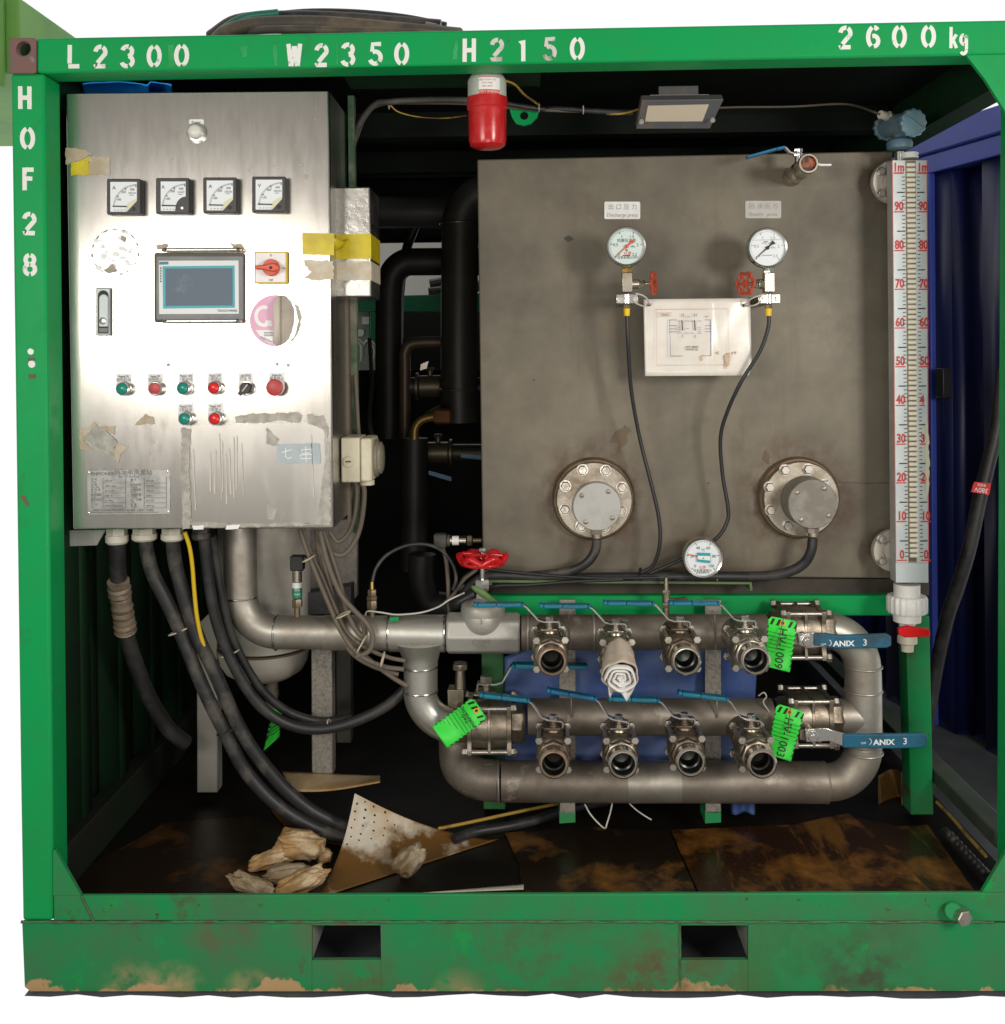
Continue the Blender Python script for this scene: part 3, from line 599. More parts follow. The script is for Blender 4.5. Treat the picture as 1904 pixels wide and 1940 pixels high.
q = MB(); q.box(P(648, 200, .3).x, P(648, 200, .3).x+.008, .31, .344, P(650, 990, .3).z, P(650, 560, .3).z); q.build('edge_channel', 'wirebrown', cab)
def dec(name, polys, m, par=cab, lay=1, y=yc, jg=0, step=7, th=.0006):
    if name in ('torn_sticker', 'sticker_edge'):
        q = MB()
        for k_, pl in enumerate(polys): q.prism(jag(pl, jg, step) if jg else pl, y-.0008*lay-.00004*k_, y-.0008*lay-.00004*k_+th*.04)
        return q.build(name, m, par)
    for pl in polys: o = MB().prism(jag(pl, jg, step) if jg else pl, y-.0008*lay, y-.0008*lay+th).build(name, m, par)
    return o
# power lamp
dec('label_plate', [rr(358, 226, 386, 262, 3)], 'label')
q = MB(); q.text('Power', 372, 231.5, 4.6, yc-.0018); q.text('电源指示', 372, 238, 5.2, yc-.0018); q.build('lettering', 'ink', cab)
q = MB(); q.lathe(P(373.5, 252, yc), (0, -1, 0), [(.0195, 0), (.0195, .006), (.017, .008), (.0165, .020), (.0152, .024), (.011, .0275), (.004, .029)]); pl = q.build('power_lamp', 'lampwhite', cab)
q = MB(); q.lathe(P(373.5, 252, yc), (0, -1, 0), [(.0225, 0.0005), (.0225, .007), (.0198, .008)]); q.build('ring', 'chrome', pl)
# panel meters
def meter(x0, y0, x1, y1, unit, nums, chint=False):
    yf = yc-.028
    q = MB(); q.prism(rr(x0, y0, x1, y1, 3), yf, yc); m = q.build('panel_meter', 'meterblack', cab, .002)
    w, h = x1-x0, y1-y0
    X = lambda u: x0+u*w
    Y = lambda v: y0+v*h
    yd = yf-.0006
    if chint:
        dial = [(X(.15), Y(.10)), (X(.90), Y(.10)), (X(.90), Y(.52))]+[(X(.90)-w*.31*sin(radians(a)), Y(.86)-h*.34*cos(radians(a))) for a in range(0, 91, 10)]+[(X(.58), Y(.92)), (X(.15), Y(.92))]
    else: dial = [(X(.11), Y(.09)), (X(.90), Y(.09)), (X(.90), Y(.62)), (X(.60), Y(.92)), (X(.11), Y(.92))]
    q = MB(); q.prism(dial, yd, yd+.0005); q.build('dial', 'dial', m)
    ox, oy = (X(.90), Y(.80))
    q = MB(); R = .66*w
    for i in range(31):
        a = radians(178-i*2.85); l = .10 if i % 10 == 0 and i else .055
        q.ribbon([(ox+R*cos(a)*1.08, oy-R*sin(a)*1.05), (ox+R*(1.08-l*1.3)*cos(a), oy-R*(1.05-l*1.3)*sin(a))], 1.3 if i % 10 == 0 else .6, yd-.0005, yd-.0001)
    for t, u, v in zip(nums, (.36, .50, .76), (.58, .37, .30)): q.text(t, X(u), Y(v), h*.062, yd-.0006)
    q.text(unit, X(.22), Y(.25), h*.10, yd-.0006)
    q.text('CHNT' if chint else 'DELIXI', X(.76), Y(.40), h*.05, yd-.0006)
    for k in range(4): q.ribbon([(X(.22+k*.1), Y(.875)), (X(.27+k*.1), Y(.875))], .8, yd-.0005, yd-.0001)
    q.ribbon([(X(.68), Y(.46)), (X(.80), Y(.46))], .8, yd-.0005, yd-.0001)
    q.build('scale_print', 'ink', m)
    if not chint:
        q = MB(); q.prism([(X(.90), Y(.62)), (X(.60), Y(.92)), (X(.57), Y(.92)), (X(.62), Y(.70)), (X(.72), Y(.63)), (X(.90), Y(.55))], yd-.0007, yd-.0003); q.build('yellowed_corner', 'cornercream', m)
    q = MB(); q.ribbon([(X(.18), Y(.765)), (X(.60), Y(.775))], 2.2, yd-.0035, yd-.0028); q.build('pointer', 'ink', m)
    q = MB(); q.lathe(P(X(.80), Y(.84), yf), (0, -1, 0), [(.0042, 0), (.0042, .001), (.003, .0022)], 14); q.build('zero_screw', 'chrome' if chint else 'black', m)
meter(202, 338.5, 265.6, 406.5, 'A', ('100', '200', '300'))
meter(295, 337, 358, 405, 'A', ('100', '200', '300'), True)
meter(384.6, 335.8, 447.7, 404, 'A', ('100', '200', '300'))
meter(477.3, 334.3, 541, 402.6, 'V', ('150', '300', '450'))
# touch panel with its guard bars
yp = yc-.012
q = MB(); q.prism(rr(291.5, 478.5, 463, 611, 5), yc-.006, yc); hm = q.build('touch_panel', mat('panel_gasket', (.13, .115, .09), .7), cab, .002)
q = MB(); q.prism(rr(294.5, 484, 461, 607, 4), yp, yc-.0065); q.build('bezel', 'bezel', hm, .003)
dec('panel_film', [[(300.8, 494), (451.8, 493.5), (452.5, 594.4), (301.5, 595)]], 'panelwhite', hm, 1, yp)
dec('screen_border', [[(308, 504.5), (444.2, 503), (445, 583), (309, 584.5)]], 'teal', hm, 2, yp)
dec('screen', [[(313.2, 508.8), (440, 508), (440.5, 578.5), (313.8, 579.5)]], 'screen', hm, 3, yp)
dec('film_badge', [[(301.5, 496), (319, 495.5), (319, 501), (301.5, 501.5)]], mat('petrol_badge', (.03, .16, .21), .4), hm, 2, yp)
q = MB(); q.text('TOUCH PANEL', 450, 588.5, 4.4, yp-.0018, wx=.9, align='r')
for k in range(6): q.prism(circ(304.5, 508+k*5, 1.5, 8), yp-.0018, yp-.0012)
q.build('lettering', 'ink', hm)
for yy, xa_, xb_ in ((473.5, 304, 461), (608.5, 304, 461)):
    z_ = .032
    q = MB(); q.tube(Q((xa_+8, yy, yc), (xa_+6, yy, yc-z_*.6), (xa_+12, yy, yc-z_), (xa_+24, yy, yc-z_), (xb_-24, yy-.6, yc-z_), (xb_-12, yy-.6, yc-z_), (xb_-6, yy-.6, yc-z_*.6), (xb_-6, yy-.6, yc)), .0048, 12, 5)
    q.build('guard_bar', 'chrome', cab)
dec('bar_residue', [[(294, 463), (318, 461), (316, 470), (298, 474)], [(436, 460), (456, 462), (464, 474), (444, 470)]], 'kraft', cab, 1, yc, 2.2, 4)
# rotary isolator
q = MB(); q.prism(rr(481.8, 476.5, 544.5, 537.5, 3), yc-.012, yc); sw = q.build('isolator_switch', 'yellow', cab, .002)
dec('face_plate', [rr(484.3, 479, 541, 534.3, 2)], 'label', sw, 1, yc-.012)
q = MB(); q.lathe(P(515, 507.5, yc-.0132), (0, -1, 0), [(.0195, 0), (.0195, .012), (.018, .015)]); kn = q.build('knob', 'redknob', sw)
q = MB(); q.prism([(482, 503), (500, 501.5), (517, 497), (528, 503), (529, 511), (518, 515), (500, 511), (483, 510)], yc-.046, yc-.029); q.build('lever', 'redknob', kn, .003)
q = MB(); q.lathe(P(513, 507, yc-.0462), (0, -1, 0), [(.0035, 0), (.0035, .0008)], 12); q.text('0', 513, 483.5, 4.6, yc-.0136); q.text('Off', 513, 530.5, 4.4, yc-.0136); q.text('On', 537, 508, 4, yc-.0136); q.build('lettering', 'ink', sw)
# door lock
q = MB(); q.prism(rr(181.5, 545, 209.5, 636, 2), yc-.008, yc); lk = q.build('door_lock', 'bezel', cab, .002)
dec('lock_face', [rr(183.5, 547, 207.5, 634, 2)], 'scaleplate', lk, 1, yc-.008)
q = MB(); q.prism(circ(195.5, 560, 10, 16, 180, 360)+[(205.5, 632), (185.5, 632)], yc-.0098, yc-.0091); q.build('recess', 'ink', lk)
q = MB(); q.prism(circ(195.5, 566, 8.5, 16, 180, 360)+[(204, 619), (187, 619)], yc-.016, yc-.009); q.build('swing_handle', 'scaleplate', lk, .002)
q = MB(); q.lathe(P(195, 608, yc-.016), (0, -1, 0), [(.0085, 0), (.0085, .0012), (.007, .002)], 20); q.build('keyhole', 'chrome', lk)
q = MB(); q.rect(187, 621, 204, 630, yc-.013, yc-.009); q.build('latch_button', 'bezel', lk, .001)
# push buttons
def button(lx0, ly0, lx1, cx, cy, t1, t2, kind):
    ly1 = cy+14; cxb = (lx0+lx1)/2
    q = MB(); q.prism([(lx0, ly0+.8), (lx1, ly0)]+[(cxb+(lx1-lx0)/2*cos(radians(a)), cy-1+15.5*sin(radians(a))) for a in range(0, 181, 15)], yc-.0016, yc-.0004)
    pb = q.build('push_button', 'label', cab)
    q = MB(); q.text(t1, cxb, ly0+6, 4.4, yc-.0024, wx=min(.95, 6.2/len(t1)), bold=.012); q.text(t2, cxb, ly0+12.5, 5.2, yc-.0024, wx=.92); q.build('lettering', 'ink', pb)
    o = P(cxb+2, cy-.5, yc)
    ax = (P(cx, cy, yc-.03)-o).normalized(); ax.z *= .3
    o2 = P(cx, cy, yc-.030)+Vector((0, .0302, 0))
    yy = (0, -1, 0)
    if kind in 'gr':
        q = MB(); q.lathe(o2, yy, [(.0165, .0005), (.0165, .010), (.0150, .011), (.0150, .0255), (.0132, .026)], 28, cap1=False); q.build('collar', 'chrome', pb)
        q = MB(); q.lathe(o2, yy, [(.0128, .010), (.0128, .0255), (.0115, .0285), (.006, .0305), (.001, .031)], 24); q.build('cap', 'greenbutton' if kind == 'g' else 'redlit', pb)
    elif kind == 'd':
        q = MB(); q.lathe(o2, yy, [(.0165, .0005), (.0165, .018), (.0145, .020)], 28); q.build('collar', 'chrome', pb)
        q = MB(); q.lathe(o2, yy, [(.0138, .0205), (.0138, .0225), (.011, .0235)], 24); q.build('cap', 'redbutton', pb)
    elif kind == 'k':
        q = MB(); q.lathe(o2, yy, [(.0165, .0005), (.0165, .010), (.0155, .012)], 28); q.build('collar', 'chrome', pb)
        q = MB(); q.lathe(o2, yy, [(.0135, .0125), (.0135, .026), (.0125, .028)], 24); q.prism([(cx-14, cy+10), (cx-9, cy+15), (cx-2, cy+6), (cx-8, cy+2)], yc-.029, yc-.016); q.build('knob', 'black', pb, .001)
        q = MB(); q.ribbon([(cx-5, cy+6), (cx+5, cy-7)], 2.2, yc-.0302, yc-.0288); q.build('pointer_mark', 'wirewhite', pb)
    else:
        q = MB(); q.lathe(o2, yy, [(.013, .0005), (.013, .020)], 24); q.build('collar', 'chrome', pb)
        q = MB(); q.lathe(o2, yy, [(.0135, .0205), (.019, .024), (.0198, .030), (.0185, .0335), (.0165, .0345)], 30); q.build('mushroom_cap', 'redbutton', pb)
button(220, 707, 248, 230, 736.6, 'Heating ON', '加热启动', 'g')
button(280, 707, 308, 290.7, 736, 'Heating OFF', '加热停止', 'd')
button(338.5, 706, 366.5, 345.5, 735.5, 'Pump1 ON', '1泵启动', 'g')
button(393.5, 705.5, 421.5, 404, 734.5, 'Pump1 OFF', '1泵停止', 'r')
button(451, 705.5, 479.5, 463.5, 735.5, 'Light OFF/ON', '灯关 开', 'k')
button(509.5, 704.5, 539, 520, 734, 'Emergency Stop', '紧急停止', 'm')
button(337.6, 763.8, 365.6, 348.4, 793.5, 'Pump2 ON', '2泵启动', 'g')
button(393.5, 763.5, 422.5, 405.7, 793.5, 'Pump2 OFF', '2泵停止', 'r')
# stickers, tape and residue on the door
q = MB(); q.prism([(p[0], p[1]) for p in circ(522, 607.5, 49, 40, 82, 280)]+[(531, 559)], yc-.0016, yc-.0008); ps = q.build('pink_sticker', 'pink', cab)
q = MB()
q.ribbon(arc(500, 599, 15, 17, 60, 330, 24), 7, yc-.0024, yc-.0018); q.ribbon([(503, 608), (515, 617)], 6, yc-.0024, yc-.0018)
q.prism([(484, 625), (528, 626), (527, 652), (512, 650), (495, 640)], yc-.0024, yc-.0018); q.build('white_print', 'label', ps)
q = MB()
for k in range(3): q.ribbon([(500, 630+k*3), (524, 630+k*3)], 1, yc-.0030, yc-.0025)
q.text('Authorized in Q', 510, 645, 4.2, yc-.003, rot=.42, wx=.9); q.text('SGS', 522, 627, 4, yc-.003); q.text('8/5', 523, 640, 5, yc-.003); q.text('2021', 523, 647, 4.5, yc-.003, wx=.8)
q.build('lettering', 'ink', ps)
dec('glue_patch', [[(530, 560), (541, 560), (552, 571), (558, 590), (557, 615), (549, 640), (540, 650), (530, 655)]], 'gluebrown', cab, 1, yc, .8, 5)
dec('glue_ring', [[(553, 568), (566, 580), (572, 600), (568, 625), (556, 645), (548, 650), (560, 630), (565, 605), (560, 584)]], 'residue', cab, 1, yc, 1.2, 4)
q = MB(); q.add([P(531.5, 559.5, yc-.004), P(531.5, 655, yc-.004), P(517, 650, yc-.001), P(519, 615, yc-.02), P(517, 580, yc-.022), P(524, 563, yc-.012)], [(0, 1, 2, 3, 4, 5)]); q.build('sticker_flap', 'flapbeige', cab, solid=.0008)
sp_ = []
for k in range(26):
    a = random.uniform(0, 6.28); r_ = 44*math.sqrt(random.random()); cx, cy = 218+r_*cos(a), 478+r_*sin(a)*1.06; s_ = random.uniform(2, 8)
    sp_.append(circ(cx, cy, s_, 9, ry=s_*random.uniform(.4, 1)))
dec('torn_sticker', sp_, 'label', cab, 1, yc, 1.6, 3)
ringp = [circ(218, 478, 45+random.uniform(-1, 1), 3, a, a+random.uniform(6, 16))+circ(218, 478, 43, 3, a+8, a) for a in range(0, 360, 24)]
dec('sticker_edge', ringp+[[(196, 512), (214, 500), (222, 514), (205, 518)], [(230, 445), (238, 450), (236, 460), (229, 455)]], 'gluebrown', cab, 2, yc, .5, 4)
dec('yellow_tape', [[(573, 441), (632.5, 442), (633, 483.5), (573, 482)]], 'yellowtape', cab, 2, yc, .6, 9)
dec('yellow_tape', [[(134, 309), (150, 305), (168, 296), (169, 331), (150, 331), (135, 333)]], 'yellowtape', cab, 3, yc, .8, 6)
dec('beige_tape', [[(575, 492), (631, 494), (632, 529), (600, 532), (573, 528), (590, 515), (578, 505)]], 'beigetape', cab, 1, yc, 1.6, 5)
dec('paper_residue', [[(124, 280), (160, 284), (173, 291), (150, 304), (125, 312)], [(168, 297), (208, 296), (208, 331), (170, 331)]], 'kraft', cab, 2, yc, 1.4, 5)
dec('paper_residue', [[(151, 811), (170, 809), (178, 798), (186, 808), (218, 807), (217, 824), (196, 812), (158, 836), (176, 851), (152, 850)], [(218, 836), (244, 848), (228, 862), (224, 878), (206, 856), (219, 850)], [(255, 805), (275, 784), (291, 790), (293, 803)]], 'kraft', cab, 2, yc, 1.6, 6)
dec('torn_label', [[(157, 830), (178, 808), (196, 811), (222, 836), (214, 854), (219, 868), (205, 862)]], 'residue', cab, 3, yc, 1.5, 6)
dec('dull_film', [[(362, 806), (612, 802), (618, 880), (617, 990), (364, 996)]], 'residuedark', cab, 1, yc, 1.2, 9)
dec('adhesive_residue', [[(343, 811), (362, 812), (358, 900), (364, 1001), (346, 1003), (343, 900)], [(445, 790), (470, 784), (565, 781), (572, 786), (566, 801), (530, 797), (500, 802), (446, 801)], [(582, 785), (612, 787), (622, 810), (620, 830), (610, 812), (584, 803)], [(505, 810), (530, 833), (520, 846), (505, 840)], [(505, 950), (526, 966), (518, 985), (506, 982)], [(360, 988), (440, 992), (600, 990), (618, 860), (616, 840), (624, 835), (626, 995), (360, 1000)]], 'residue', cab, 2, yc, 1.8, 5)
dp = []
for x in (366, 398, 408, 416, 421, 428, 434, 443, 449, 458, 590):
    y0_ = random.uniform(808, 860); w_ = random.uniform(.5, 1.5); y1_ = random.uniform(930, 990); dx = random.uniform(-3, 6)
    dp.append([(x-w_, y0_), (x+w_, y0_+3), (x+w_+dx*.4, (y0_+y1_)/2), (x+w_*1.3+dx, y1_), (x-w_+dx, y1_-4), (x-w_*.6+dx*.4, (y0_+y1_)/2)])
dec('dried_drip', dp, 'drip', cab, 3, yc, .25, 12)
dec('blue_label_tape', [[(524, 842), (606, 840), (607, 878), (524, 879)]], 'tapeblue', cab, 3, yc, .8, 8)
q = MB(); hand = [[(534, 857), (552, 852)], [(541, 848), (541, 866), (546, 869), (553, 866)], [(571, 852), (589, 851), (588, 858), (572, 859), (571, 852)], [(568, 862), (591, 861), (590, 868), (570, 869), (568, 862)], [(579, 845), (580, 876)]]
for h_ in hand: q.ribbon(h_, 1.7, yc-.004, yc-.0033)
q.build('lettering', 'chalk', cab)
dec('white_sticker', [[(364, 996), (386, 995), (385, 1003), (366, 1003)], [(430, 995), (455, 994), (451, 1002), (427, 1003)]], 'label', cab, 4, yc, .6, 5)
# rating plate
q = MB(); q.prism([(164.5, 890.5), (321, 889), (323, 974), (165.5, 976)], yc-.003, yc-.001); npl = q.build('rating_plate', 'nameplate', cab, .0006)
q = MB(); yn = yc-.0036
q.text('ENPIONER', 172, 897.5, 6.2, yn, align='l', wx=1.05); q.text('热油串洗泵站', 216, 895.5, 7.4, yn, align='l', wx=1.15); q.text('Hot Oil Flushing', 243, 902.5, 4.2, yn)
rows = [('型 号', 'Model', 'HOF28', '编 号', 'No.', 'HOF28'), ('流 量', 'Flow rate', '1500 L/min', '加热功率', 'Heating', '270 kW'), ('泵 功 率', 'Motor', '2x75 kW', '主机功率', 'Power', '420 kW'), ('最高温度', 'Temp', '0-80 °C', '油箱容量', 'Volume', '1000 L'), ('额定压力', 'Press', '2.5 MPa', '出厂日期', 'Date', '2021.03'), ('尺 寸', 'Dim', '2300x2350x2150', '重 量', 'Weight', '2600 kg')]
for i, (a, b, c, d, e, f_) in enumerate(rows):
    yy = 910.5+i*9.4
    for t, x, h_, dy in ((a, 172, 3.6, -1.6), (b, 172, 2.8, 2.6), (c, 198, 3.4, .5), (d, 247, 3.6, -1.6), (e, 247, 2.8, 2.6), (f_, 276, 3.4, .5)): q.text(t, x, yy+dy, h_, yn, align='l')
    for x0_, x1_ in ((195, 238), (273, 315)):
        q.ribbon([(x0_, yy+4.6), (x1_, yy+4.6)], .6, yn, yn+.0004)
for x0_ in (195, 238, 273, 315): q.ribbon([(x0_, 905), (x0_, 962)], .6, yn, yn+.0004)
q.text('上海某工业流体技术服务有限公司 地址 上海市工业园区', 172, 966.5, 3.8, yn, align='l', wx=.9)
q.ribbon([(170, 971), (300, 970.5)], .8, yn, yn+.0004)
q.build('lettering', 'engrave', npl)
q = MB()
for x, y in ((168.5, 895), (317.5, 893), (318.5, 969), (168.5, 972)): q.lathe(P(x, y, yc-.003), (0, -1, 0), [(.003, 0), (.0025, .001), (.001, .0015)], 10)
q.build('rivet', 'chrome', npl)
q = MB()
for i in range(46):
    x, y = random.uniform(150, 610), random.choice((random.uniform(560, 700), random.uniform(800, 990), random.uniform(200, 330)))
    s_ = random.uniform(.5, 1.5); q.prism(circ(x, y, s_, 6), yc-.0010, yc-.0004)
for x, y in ((319, 691), (525, 690), (546, 692), (571, 222+90), (580, 335)): q.lathe(P(x, y, yc), (0, -1, 0), [(.0045, .0003), (.004, .0012), (.001, .0014)], 12)
q.build('speck', 'residue', cab)
# glands under the cabinet
for gx0, gx1, gy, nm, mt in ((200, 243, 1030, 'cable_gland', 'gland'), (250, 297, 1024, 'cable_gland', 'gland'), (305, 349, 1024, 'cable_gland', 'gland'), (363, 398, 1022, 'cable_gland', 'connector')):
    cx = (gx0+gx1)/2; r_ = (gx1-gx0)/2*S(.22); a = P(cx, 1000, .22); b = P(cx+2, gy, .22)
    q = MB(); q.lathe((a.x, a.y, a.z), (0, 0, -1), [(r_*.92, 0), (r_*.92, (a-b).length*.45)], 6, cap1=False); q.lathe(a+Vector((0, 0, -(a-b).length*.45)), (0, 0, -1), [(r_, 0), (r_, (a-b).length*.4), (r_*.82, (a-b).length*.55)], 24); q.build(nm, mt, cab)
# ---- boxes on the cabinet's right side
sb = thing('stainless_box', 'dented stainless box on the cabinet side, wrapped in yellow tape', 'box')
Xa, Xb = P(634, 450, .19).x, P(702, 450, .19).x; Za, Zb = P(660, 563, .19).z, P(660, 354, .19).z
MB().box(Xa, Xb, .19, .352, Za, Zb).build('case', 'steelbox', sb, .004)
za_, zb_ = P(700, 490, .19).z, P(700, 443, .19).z
q = MB(); q.box(Xa-.0012, Xb+.0012, .1885, .353, za_, zb_); q.build('yellow_tape', 'yellowtape', sb)
q = MB(); q.box(Xa-.001, Xb+.001, .1888, .353, P(700, 531, .19).z, P(700, 495, .19).z); q.build('beige_tape', 'beigetape', sb)
q = MB(); q.box(Xb+.0006, Xb+.0016, .225, .315, P(700, 421, .19).z, P(700, 384, .19).z); q.build('window', 'black', sb)
q = MB(); q.add([P(632, 450, .12), P(652, 458, .16), P(660, 452, .185), P(648, 470, .185), P(634, 476, .14)], [(0, 1, 2, 3, 4)]); q.build('tape_fold', 'yellowtape', sb, solid=.0006)
tb = thing('socket_box', 'cream plastic box with a round glass lens on the cabinet side', 'box')
Xa, Xm, Xb = P(646, 870, .2).x, P(683, 870, .2).x, P(714, 870, .2).x; Za, Zb = P(680, 914, .2).z, P(680, 829, .2).z
MB().box(Xa, Xm-.001, .2, .31, Za, Zb).build('case', 'cream', tb, .004)
MB().box(Xm, Xb-.012, .196, .314, Za+.002, Zb-.002).build('cover', 'cream', tb, .005)
q = MB(); q.lathe((Xb-.0118, .255, (Za+Zb)/2), (1, 0, 0), [(.047, 0), (.047, .008), (.040, .010), (.040, .016), (.030, .021), (.004, .023)], 32); q.build('lens', 'lens', tb)
q = MB(); c = P(660, 875, .2); q.lathe((c.x, .1998, c.z), (0, -1, 0), [(.0135, 0), (.0135, .002), (.012, .004)], 24); pg = q.build('plug', 'cream', tb)
q = MB(); q.rect(654.5, 873.5, 664.5, 876, .1945, .1957); q.build('slot', 'connector', pg)
q = MB(); q.lathe((Xm+.008, .255, Za), (0, 0, -1), [(.018, 0), (.018, .012), (.012, .014)], 20); q.build('bottom_gland', 'cream', tb)
# blue bag on top of the cabinet
q = MB(); zc0 = P(240, 174, .15).z
def bagf(u, v):
    x = 157+u*168; hgt = 22*(sin(pi*min(1, u*1.25+.12))**.6 if u < .75 else max(0, (1-u)/.25)**.7*.86)*sin(pi*(.06+v*.9))
    p = P(x, 174.5, .105+v*.2); return Vector((p.x, p.y, zc0+.004+1.5*hgt*S(.2)*(1+.08*sin(u*19+v*5))))
q.grid(bagf, 26, 10)
tag(q.build('plastic_bag', 'bluebag', solid=.002, sharp=80), 'blue plastic bag lying on top of the control cabinet', 'bag')
# ================================================================== oil tank
yt = .47
tk = thing('oil_tank', 'large grey-brown steel oil tank box with two bolted heater flanges', 'tank')
bx = MB(); bx.prism([(904, 302), (1691, 286), (1698, 1096), (915, 1090)], yt, 1.75); bx.build('body', 'tank', tk, .004)
q = MB(); q.prism([(915, 1091.5), (1698, 1097), (1760, 1097), (1760, 1128), (935, 1128)], yt+.03, yt+.3); q.build('underside', 'tankshade', tk)
def facebolt(mb, p, r, h, rot=0): mb.lathe(p, (rot, -1, rot*.5), [(r*.97, 0), (r, h*.1), (r, h*.8), (r*.84, h)], 6)
def heater(cx, cy, R, capx, capy, capr, depth, m1, mcap, boltr=7.4, nb=8, a0=22.5):
    q = MB(); q.lathe(P(cx, cy, yt), (0, -1, 0), [(R*S(yt), 0), (R*S(yt), .012), (R*S(yt)*.95, .020)], 56); rg = q.build('weld_ring', 'flangering', tk)
    q = MB(); q.lathe(P(cx, cy, yt), (0, -1, 0), [(R*.915*S(yt), .020), (R*.915*S(yt), .036), (R*.89*S(yt), .040)], 56); fl = q.build('blind_flange', m1, tk)
    for k in range(nb):
        a = radians(a0+k*360/nb); p = P(cx+R*.74*cos(a), cy+R*.74*sin(a), yt-.040)
        q = MB(); q.lathe(p, (0, -1, 0), [(.0155, 0), (.0155, .0015)], 20); facebolt(q, p+Vector((0, -.0016, 0)), .0128, .011, random.uniform(-.03, .03)); q.build('flange_bolt', 'bolt', fl)
    o = P(capx, capy, yt-.04-depth); o = Vector((o.x, yt-.0402, o.z)); r_ = capr*S(yt-.04-depth)
    q = MB(); q.lathe(o, (0, -1, 0), [(r_*1.02, 0), (r_, depth*.7), (r_, depth-.003), (r_*.97, depth)], 48); cp = q.build('terminal_cap', mcap, fl)
    for k in range(4):
        a = radians(45+90*k+8); p = o+Vector((r_*.78*cos(a), -depth, r_*.78*sin(a)))
        q = MB(); q.lathe(p, (0, -1, 0), [(.0062, 0), (.0062, .002), (.0042, .0032)], 12); q.build('cap_screw', 'flange', cp)
    return o, r_
heater(1124, 944, 78, 1131, 960, 46, .022, 'flange', 'capwhite', a0=24)
heater(1511, 942, 77, 1540, 955, 47, .075, 'flange', 'castgrey', a0=20)
for gx, gy, yy in ((1130.5, 1003, yt-.055), (1540, 1000, yt-.085)):
    q = MB(); a = P(gx, gy, yy); q.lathe(a, (0, 0, -1), [(.016, 0), (.016, .012)], 6); q.lathe(a+Vector((0, 0, -.012)), (0, 0, -1), [(.0135, 0), (.0135, .010), (.011, .013)], 18); q.build('cable_gland', 'flange', tk)
for cx, cy, R in ((1690, 346, 41), (1690, 1042, 40)):
    q = MB(); q.lathe(P(cx, cy, yt), (0, -1, 0), [(R*.6*S(yt), 0), (R*.6*S(yt), .045)], 32); q.build('nozzle', 'flangewhite', tk)
    q = MB(); q.lathe(P(cx, cy, yt-.045), (0, -1, 0), [(R*S(.41), 0), (R*S(.41), .006), (R*1.0*S(.41), .014), (R*.96*S(.41), .018)], 48); fl = q.build('gauge_flange', 'flangewhite', tk)
    q = MB(); q.lathe(P(cx, cy, yt-.063), (0, -1, 0), [(R*.47*S(.4), 0), (R*.44*S(.4), .012)], 32); q.build('boss', 'flangewhite', fl)
    for a in (135, 225, 45, 315):
        p = P(cx+R*.72*cos(radians(a)), cy+R*.72*sin(radians(a)), yt-.063); q = MB(); q.lathe(p, (0, -1, 0), [(.0125, 0), (.0125, .002)], 18); facebolt(q, p+Vector((0, -.002, 0)), .0105, .009); q.build('flange_bolt', 'bolt', fl)
def tdec(name, polys, m, lay=1, jg=0, step=7): return dec(name, polys, m, tk, lay, yt-.001, jg, step)
tdec('rust_stain', [[(1168, 860), (1172, 838), (1155, 838), (1164, 820), (1184, 806), (1193, 812), (1186, 840), (1176, 850)], [(1444, 870), (1452, 852), (1460, 866), (1456, 880)]], mat('faint_rust', (.165, .10, .055), .7, 0, (.15, .115, .075), 22, .4, .6), 1, 2.4, 4)
tdec('seam_crack', [[(1590, 913.5), (1640, 915.5), (1690, 914), (1690, 915), (1640, 916.6), (1590, 914.3)]], mat('fine_crack', (.07, .06, .05), .7), 1, .4, 9)
tdec('scrape', [[(1068, 452), (1078, 446), (1087, 452), (1076, 459)], [(1010, 720), (1012, 719), (1012, 723)], [(1340, 915), (1344, 914), (1343, 918)]], mat('dark_scrape', (.05, .045, .04), .6), 1, .9, 3)
for (x0, y0, x1, y1), t1, t2, nm in (((1145, 382, 1213, 415), '出 口 压 力', 'Discharge press', 'a'), ((1412, 380.5, 1480, 413.5), '回 油 压 力', 'Return   press', 'b')):
    lp = dec('label_plate', [rr(x0, y0, x1, y1, 3)], 'label' if nm == 'a' else 'labelgrey', tk, 1, yt-.001)
    q = MB(); q.text(t1, (x0+x1)/2, y0+10, 8, yt-.0026); q.text(t2, (x0+x1)/2, y0+25, 7, yt-.0026, wx=.92); q.build('lettering', 'inkgrey', lp)
